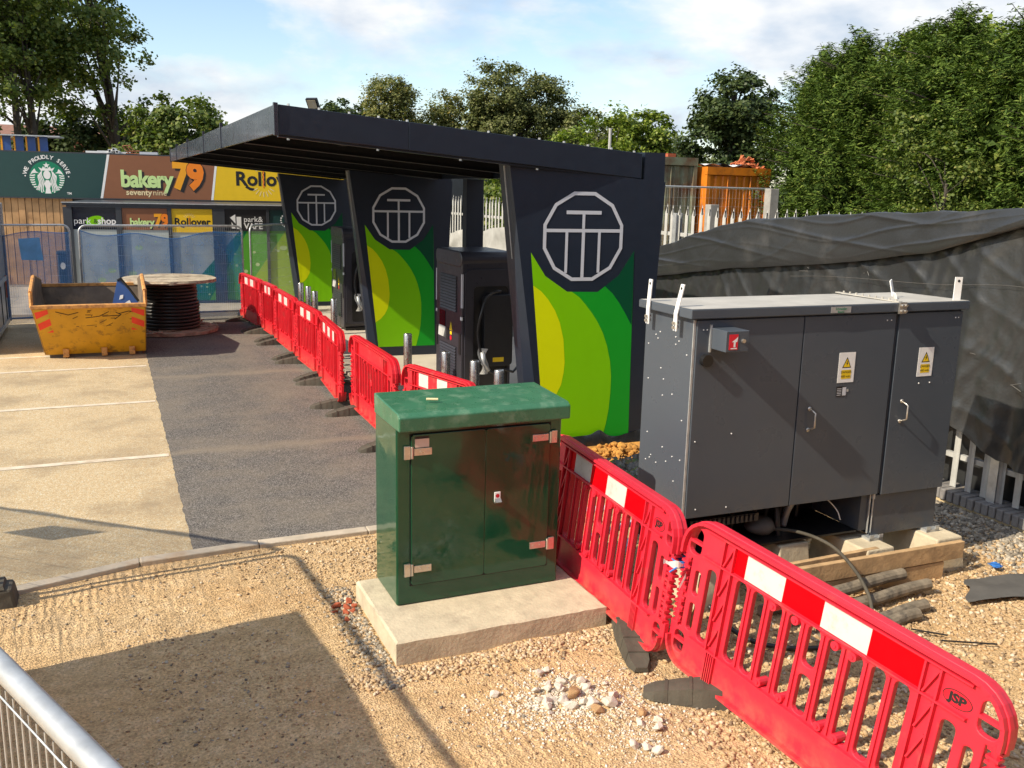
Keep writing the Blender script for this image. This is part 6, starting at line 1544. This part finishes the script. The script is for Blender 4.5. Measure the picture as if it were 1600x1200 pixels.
scatter('white_chips', 500, lambda g: (2.5 + g.normal(0, 0.12), 3.83 + g.normal(0, 0.09)), 0.003, 0.010, island_mat('white chips', [(0, (0.45, 0.38, 0.28)), (1, (0.78, 0.72, 0.62))]), 2.0)
def tar_bits(g): return (g.uniform(-2, 3.2), g.uniform(7.6, 20))

# ------------------------------------------------------------------ trees
def leaf_quads(C_, Nrm, size, aspect, rng, fold=0.25, along=None):
    n = len(C_)
    Nrm = Nrm / (np.linalg.norm(Nrm, axis=1, keepdims=True) + 1e-9)
    if along is None: along = rng.normal(size=(n, 3))
    U_ = along - (along * Nrm).sum(1, keepdims=True) * Nrm; U_ /= (np.linalg.norm(U_, axis=1, keepdims=True) + 1e-9)
    W_ = np.cross(Nrm, U_)
    s = size[:, None]
    p0 = C_ - U_ * s * 0.5; p2 = C_ + U_ * s * 0.5
    p1 = C_ + W_ * s * 0.5 * aspect + Nrm * s * fold * 0.3 - U_ * s * 0.05; p3 = C_ - W_ * s * 0.5 * aspect + Nrm * s * fold * 0.3 - U_ * s * 0.05
    return np.stack([p0, p1, p2, p3], 1).reshape(-1, 3)
def tree(name, lab, cat, base, trunk_h, trunk_r, lobes, nclump, per, csize, lsize, mat, seed, aspect=0.8, inner=0.45, group='trees around the site', limbs=14, lean=(0, 0), gap=0.0, droop=0.0, dead=0):
    rng = np.random.default_rng(seed); random.seed(seed)
    t = thing(name, lab, cat, base, group)
    cl = []
    vol = np.array([l[3] * l[4] * l[5] for l in lobes]) ** 0.75; vol /= vol.sum()
    while len(cl) < nclump:
        l = lobes[rng.choice(len(lobes), p=vol)]
        d = rng.normal(size=3); d /= np.linalg.norm(d)
        r = (inner + (1 - inner) * rng.random() ** 0.6)
        p = np.array(l[:3]) + d * r * np.array(l[3:6])
        if gap and mnoise.noise((p[0] * 0.55 + seed, p[1] * 0.55, p[2] * 0.55)) < -0.42 + gap: continue
        cl.append((p, d, r))
    Cs = []; Ns = []
    for p, d, r in cl:
        n = int(per * rng.uniform(0.6, 1.4)); cs = csize * rng.uniform(0.65, 1.35)
        q = rng.normal(size=(n, 3)) * cs * np.array([0.55, 0.55, 0.36]) + p
        q[:, 2] -= droop * rng.random(n) * cs * 2
        Cs.append(q); Ns.append(np.array([0, 0, 0.8]) + d * 0.55 + rng.normal(size=(n, 3)) * 0.55)
    Cs = np.concatenate(Cs); Ns = np.concatenate(Ns)
    sz = lsize * rng.uniform(0.65, 1.3, len(Cs))
    V = leaf_quads(Cs, Ns, sz, aspect, rng) - np.array(base)
    F = np.arange(len(V)).reshape(-1, 4)
    obj('crown', raw_mesh('crown', V, F, mat), t, off=Vector(base))
    m = MB(); b = Vector(base); topv = b + Vector((lean[0], lean[1], trunk_h))
    m.tube([b - Vector((0, 0, 0.3)), b + Vector((lean[0] * 0.2, lean[1] * 0.2, trunk_h * 0.35)), b + Vector((lean[0] * 0.55, lean[1] * 0.55, trunk_h * 0.7)), topv], trunk_r, 9, True, trunk_r * 0.55)
    idx = rng.choice(len(cl), min(limbs, len(cl)), replace=False)
    for i in idx:
        p = Vector(cl[i][0].tolist()); f0 = rng.uniform(0.45, 0.98); s = b + Vector((lean[0] * f0, lean[1] * f0, trunk_h * f0))
        if p.z < s.z - 0.5: s = b + Vector((lean[0] * 0.4, lean[1] * 0.4, trunk_h * 0.42))
        mid = s.lerp(p, 0.5) + Vector((random.uniform(-0.2, 0.2), random.uniform(-0.2, 0.2), 0.18 * (p - s).length))
        m.tube([s, s.lerp(mid, 0.5) + Vector((0, 0, 0.05)), mid, p], trunk_r * 0.36, 6, True, trunk_r * 0.06)
    m.build('trunk', 'bark', t, smooth=True)
    return t
tree('maple_tree', 'tall broad maple with forked limbs behind the left of the sign band', 'tree', (0.95, 40.0, 0), 9.0, 0.15,
     [(-0.6, 40, 9.4, 2.2, 2.4, 2.0), (0.45, 40, 7.6, 1.45, 2.0, 1.4), (-1.6, 40, 7.2, 1.3, 2.0, 1.5), (-0.3, 40.5, 5.2, 1.8, 1.6, 0.8), (-0.2, 40, 11.6, 2.4, 2.4, 2.0), (1.1, 39.8, 5.6, 0.9, 1.4, 0.8)], 240, 100, 0.40, 0.155, 'leaf_maple', 3, gap=0.22, limbs=34, lean=(-0.7, 0))
tree('maple_tree', 'dark leafy tree at the left edge, its right trunk leaning slightly', 'tree', (-1.95, 38.0, 0), 9.5, 0.15,
     [(-2.2, 38.3, 9.0, 1.7, 2.0, 2.2), (-3.0, 38, 6.8, 1.6, 1.6, 1.6), (-1.2, 38.4, 6.4, 0.9, 1.4, 1.0)], 120, 100, 0.42, 0.155, 'leaf_maple', 4, gap=0.16, limbs=16, lean=(-0.3, 0))
tree('maple_tree', 'bare lower trunk tree cut by the left edge of the picture', 'tree', (-2.55, 37.6, 0), 9.5, 0.15,
     [(-3.6, 37.6, 8.6, 1.8, 1.8, 2.4), (-3.4, 38, 5.2, 1.5, 1.5, 1.0)], 90, 100, 0.42, 0.155, 'leaf_maple', 5, gap=0.12, limbs=12, lean=(0.05, 0))
tree('round_tree', 'low spreading tree peeping above the sign band left of the canopy', 'tree', (3.0, 36.0, 0), 4.6, 0.14,
     [(3.0, 36, 5.0, 1.25, 1.4, 1.15), (2.1, 36.2, 5.2, 0.9, 1.2, 0.9), (3.8, 36, 4.3, 0.9, 1.2, 0.8), (2.4, 36, 4.0, 2.0, 1.4, 0.8)], 140, 95, 0.30, 0.155, 'leaf_maple', 6, gap=0.16, limbs=14)
tree('hedge_shrub', 'dark shrubbery under the tall maple behind the shop roof', 'shrub', (0.3, 41.2, 0), 3.4, 0.10, [(-0.6, 41.2, 4.1, 3.4, 1.2, 1.1), (1.6, 41.5, 4.4, 1.6, 1.2, 1.1)], 110, 80, 0.42, 0.20, 'leaf_dark', 8, limbs=6)
tree('small_tree', 'small dark tree just right of the floodlight, peeping over the canopy', 'tree', (12.9, 53.5, 0), 6.0, 0.12, [(12.7, 53.5, 7.0, 0.9, 0.9, 0.6), (13.6, 53.5, 6.7, 0.8, 0.8, 0.7), (12.0, 53.4, 6.9, 0.6, 0.7, 0.4)], 40, 60, 0.30, 0.20, 'leaf_dark', 9, limbs=5)
tree('birch_tree', 'yellowing birch with a rounded double top above the canopy', 'tree', (13.4, 46.0, 0), 7.6, 0.13, [(13.2, 46, 6.9, 1.15, 1.3, 1.6), (13.9, 46, 7.1, 0.8, 1.0, 1.2), (12.7, 46, 6.2, 0.8, 1.0, 1.0), (13.4, 46, 5.4, 1.6, 1.3, 1.0)], 220, 90, 0.28, 0.12, 'leaf_birch', 10, droop=0.5, limbs=12)
tree('birch_tree', 'shorter pale birch between the double topped birch and the great rounded tree', 'tree', (16.8, 47.2, 0), 7.0, 0.13, [(16.7, 47.2, 6.8, 1.0, 1.2, 1.15), (15.9, 47, 6.3, 0.9, 1.1, 0.9), (17.3, 47.2, 5.8, 1.2, 1.2, 0.9), (16.6, 47.2, 5.2, 1.8, 1.2, 0.9)], 190, 85, 0.28, 0.12, 'leaf_birch', 12, droop=0.4, limbs=10)
tree('rounded_tree', 'great rounded olive green tree above the middle of the canopy', 'tree', (20.2, 45.7, 0), 7.6, 0.22, [(19.2, 45.7, 7.6, 2.0, 1.8, 1.7), (21.4, 45.5, 7.2, 1.7, 1.7, 1.5), (20.3, 45.7, 6.0, 3.0, 2.0, 1.7), (18.3, 45.6, 6.2, 1.2, 1.4, 1.5), (22.6, 45.2, 6.0, 1.2, 1.3, 1.1)], 420, 100, 0.36, 0.14, 'leaf_olive', 13, limbs=18)
tree('rounded_tree', 'darker tree tucked between the great rounded tree and the bright shrub', 'tree', (23.3, 43.2, 0), 6.0, 0.15, [(23.0, 43.2, 5.9, 1.4, 1.3, 1.1), (24.2, 43, 5.2, 1.2, 1.2, 1.0), (22.3, 43, 5.0, 1.2, 1.2, 1.2)], 90, 80, 0.40, 0.16, 'leaf_olive', 14, limbs=8)
tree('bright_shrub', 'bright sunlit green shrub behind the right end of the canopy', 'shrub', (17.6, 31.5, 0), 4.4, 0.10, [(17.6, 31.5, 4.95, 1.2, 1.2, 1.05), (19.2, 31.3, 4.9, 1.05, 1.1, 1.0), (16.4, 31.5, 4.3, 1.1, 1.0, 0.8), (18.4, 31.5, 3.9, 2.3, 1.4, 1.2)], 260, 90, 0.28, 0.14, 'leaf_bright', 15, gap=0.04, limbs=14)
tree('bright_shrub', 'low mid green shrub right of the bright sunlit one', 'shrub', (24.6, 38.2, 0), 4.4, 0.10, [(24.6, 38.2, 4.6, 1.2, 1.0, 0.75), (25.6, 38, 4.1, 1.0, 1.0, 0.7)], 60, 70, 0.34, 0.16, 'leaf_olive', 16, limbs=6)
tree('sycamore_tree', 'dense dark round sycamore behind the orange container', 'tree', (20.7, 28.1, 1), 5.4, 0.16, [(20.8, 28.1, 5.9, 1.45, 1.4, 1.35), (20.3, 28.1, 4.6, 1.6, 1.5, 1.5), (21.7, 28.0, 4.7, 1.5, 1.4, 1.6), (20.8, 28.1, 3.0, 1.7, 1.4, 0.9)], 330, 95, 0.30, 0.14, 'leaf_dark', 17, limbs=12)
tree('low_bush', 'low dark bush seen under the canopy between the panels', 'bush', (10.8, 29.2, 0), 2.4, 0.08, [(10.8, 29.2, 2.4, 2.4, 1.0, 1.2)], 90, 70, 0.34, 0.18, 'leaf_dark', 18, limbs=6)
tree('fence_shrub', 'dark shrubs close behind the palisade, seen between the canopy panels', 'shrub', (10.3, 22.5, 1), 2.2, 0.06, [(9.9, 21.0, 2.6, 0.7, 1.8, 1.1), (10.3, 23.5, 2.7, 0.8, 2.0, 1.2)], 120, 80, 0.30, 0.13, 'leaf_maple', 63, limbs=6)
# conifers: sprays pointing out and up
def conifer(lab, base, r, ztop, seed, n=15000, col='leaf_conifer', lobes=6):
    rng = np.random.default_rng(seed); t = thing('conifer_tree', lab, 'conifer', base, 'conifers in the tall hedge')
    b = np.array(base); H = ztop - base[2]
    nb = 900
    th = rng.uniform(0, 2 * PI, nb); hh = rng.random(nb) ** 0.85
    prof = np.where(hh < 0.72, 1.0 - 0.10 * hh, (1 - hh) / 0.28 * 0.93) ** 0.5
    lump = 1 + 0.14 * np.sin(th * 4 + seed) * np.sin(hh * 10 + seed * 2) + 0.10 * np.sin(th * 9 + hh * 17 + seed) + 0.12 * rng.normal(size=nb)
    rr = r * prof * lump
    tips = np.stack([b[0] + rr * np.cos(th), b[1] + rr * np.sin(th), base[2] + 0.1 + hh * H + 0.12 * rng.normal(size=nb)], 1)
    inner_ = rng.random(nb) < 0.22; tips[inner_, :2] = b[:2] + (tips[inner_, :2] - b[:2]) * 0.62
    per = n // nb; Cs = []; Al = []; Nr = []
    for k in range(nb):
        o_ = np.array([math.cos(th[k]), math.sin(th[k]), 0.35 + 0.5 * hh[k]]); o_ /= np.linalg.norm(o_)
        L = 0.60 + 0.40 * rng.random(); s = rng.random(per) ** 0.8
        side = np.cross(o_, [0, 0, 1.0]); side /= np.linalg.norm(side)
        spread = (1 - s) * 0.17 + 0.02
        P_ = tips[k] - np.outer((1 - s) * L, o_) + np.outer(rng.normal(size=per) * spread, side) + rng.normal(size=(per, 3)) * 0.035
        P_[:, 2] -= (1 - s) * 0.10
        Cs.append(P_); Al.append(o_ + rng.normal(size=(per, 3)) * 0.30 + np.outer(rng.normal(size=per) * 0.5, side)); Nr.append(np.array([0, 0, 0.9]) + o_ * 0.5 + rng.normal(size=(per, 3)) * 0.4)
    nc = 7000; ph = rng.uniform(0, 2 * PI, nc); hc = rng.random(nc); rc = r * 0.55 * np.sqrt(rng.random(nc)) * np.where(hc < 0.75, 1, (1 - hc) / 0.25) ** 0.5
    core = np.stack([b[0] + rc * np.cos(ph), b[1] + rc * np.sin(ph), base[2] + 0.05 + hc * H * 0.95], 1)
    sizes = np.concatenate([0.125 * rng.uniform(0.6, 1.4, sum(len(q) for q in Cs)), rng.uniform(0.20, 0.27, nc)])
    Cs.append(core); Al.append(rng.normal(size=(nc, 3))); Nr.append(rng.normal(size=(nc, 3)))
    Cs = np.concatenate(Cs); Al = np.concatenate(Al); Nr = np.concatenate(Nr)
    V = leaf_quads(Cs, Nr, sizes, np.where(sizes > 0.19, 0.5, 0.24)[:, None], rng, 0.2, Al) - b
    obj('crown', raw_mesh('crown', V, np.arange(len(V)).reshape(-1, 4), col), t, off=Vector(base))
    m = MB(); m.tube([(base[0], base[1], base[2] - 0.2), (base[0], base[1], ztop - 0.5)], 0.14, 8, True, 0.03)
    for k in range(0, nb, 9): m.tube([(base[0], base[1], max(base[2], tips[k][2] - 0.35)), tuple(tips[k])], 0.022, 4, False, 0.006)
    m.build('trunk', 'bark', t, smooth=True)
for i, (x, y, r, zt, lab) in enumerate([(17.75, 20.2, 1.4, 6.55, 'leftmost conifer of the hedge, overlapping the orange container'), (17.3, 18.6, 1.45, 6.75, 'second conifer of the hedge from the left'),
        (17.6, 16.9, 1.45, 6.75, 'third conifer of the hedge from the left'), (17.0, 15.3, 1.4, 6.75, 'fourth conifer of the hedge, below the tallest part'),
        (16.9, 13.6, 1.5, 6.35, 'tallest conifer of the hedge near the right edge'), (16.8, 11.9, 1.5, 6.1, 'rightmost conifer of the hedge, cut by the right edge'), (16.8, 10.2, 1.45, 6.2, 'conifer of the hedge just beyond the right edge')]):
    conifer(lab, (x, y, 1.0), r, zt, 40 + i, 44000)
tree('sycamore_tree', 'yellow green treetops showing above the left half of the conifer hedge', 'tree', (20.9, 20.6, 1), 5.8, 0.12, [(21.3, 20.2, 6.7, 1.1, 1.1, 0.75), (21.2, 18.4, 6.8, 1.0, 1.2, 0.7), (21.0, 22.2, 6.2, 0.9, 1.0, 0.8)], 130, 60, 0.28, 0.16, 'leaf_bright', 61, limbs=10)
tree('climber_shrub', 'olive climber growing over the lower right face of the hedge', 'shrub', (15.3, 13.7, 1), 2.2, 0.06, [(15.55, 13.9, 3.2, 0.35, 1.1, 1.2), (15.6, 15.2, 4.0, 0.3, 0.7, 0.9)], 60, 55, 0.22, 0.075, 'leaf_maple', 62, limbs=6)
ob_ = thing('added_building', 'two storey brick building added behind the viewpoint to darken and reflect in cabinet fronts', 'building', (6, -6, 0))
MB().box((-4, -12, -0.2), (20, -5.2, 6.6)).build('wall', 'brickwall', ob_)  # made-up block out of view, keeps sky light off the cabinet fronts
rb = MB(); rb.add([(-4.3, -12.3, 6.6), (20.3, -12.3, 6.6), (20.3, -4.9, 6.6), (-4.3, -4.9, 6.6), (-4.3, -8.6, 9.0), (20.3, -8.6, 9.0)], [(0, 1, 5, 4), (2, 3, 4, 5), (0, 4, 3), (1, 2, 5), (0, 3, 2, 1)]); rb.build('roof', 'rooftile', ob_)
for x in range(-2, 19, 4):
    for z in (1.0, 4.0):
        w = MB().box((x, -5.24, z), (x + 1.5, -5.15, z + 1.4)).build('window', 's_white', ob_); MB().box((x + 0.08, -5.149, z + 0.08), (x + 1.42, -5.13, z + 1.32)).build('pane', 'screen', w)
# far treeline reads as one mass
rng = np.random.default_rng(99)
n = 26000; X_ = rng.uniform(-90, 160, n); Y_ = 125 + rng.normal(0, 6, n); top_ = 4.6 + 1.6 * np.sin(X_ * 0.11) + 1.2 * np.sin(X_ * 0.31 + 1)
Z_ = top_ * rng.random(n) ** 0.6
V = leaf_quads(np.stack([X_, Y_, Z_], 1), np.stack([rng.normal(0, .5, n), rng.normal(-.5, .5, n), np.ones(n)], 1), rng.uniform(0.7, 1.5, n), 0.8, rng)
o = obj('far_woodland', raw_mesh('far_woodland', V, np.arange(len(V)).reshape(-1, 4), 'leaf_dark')); tag(o, kind='stuff')
# brick house glimpsed through the trees
hs = thing('brick_house', 'red brick house glimpsed through the trees at the left', 'house', (-2, 62, 0))
MB().box((-9, 58, 0), (3.6, 66, 5.0)).build('wall', 'brickwall', hs)
rf_ = MB(); rf_.add([(-9.3, 57.7, 5.0), (3.9, 57.7, 5.0), (3.9, 66.3, 5.0), (-9.3, 66.3, 5.0), (-9.3, 62, 5.9), (3.9, 62, 5.9)], [(0, 1, 5, 4), (2, 3, 4, 5), (0, 4, 3), (1, 2, 5), (0, 3, 2, 1)]); rf_.build('roof', 'rooftile', hs)
for x in (-6.5, -4.2):
    w = MB().box((x, 57.97, 3.2), (x + 1.2, 58.02, 4.4)).build('window', 's_white', hs); MB().box((x + 0.08, 57.95, 3.28), (x + 1.12, 57.968, 4.42)).build('pane', 'screen', w)
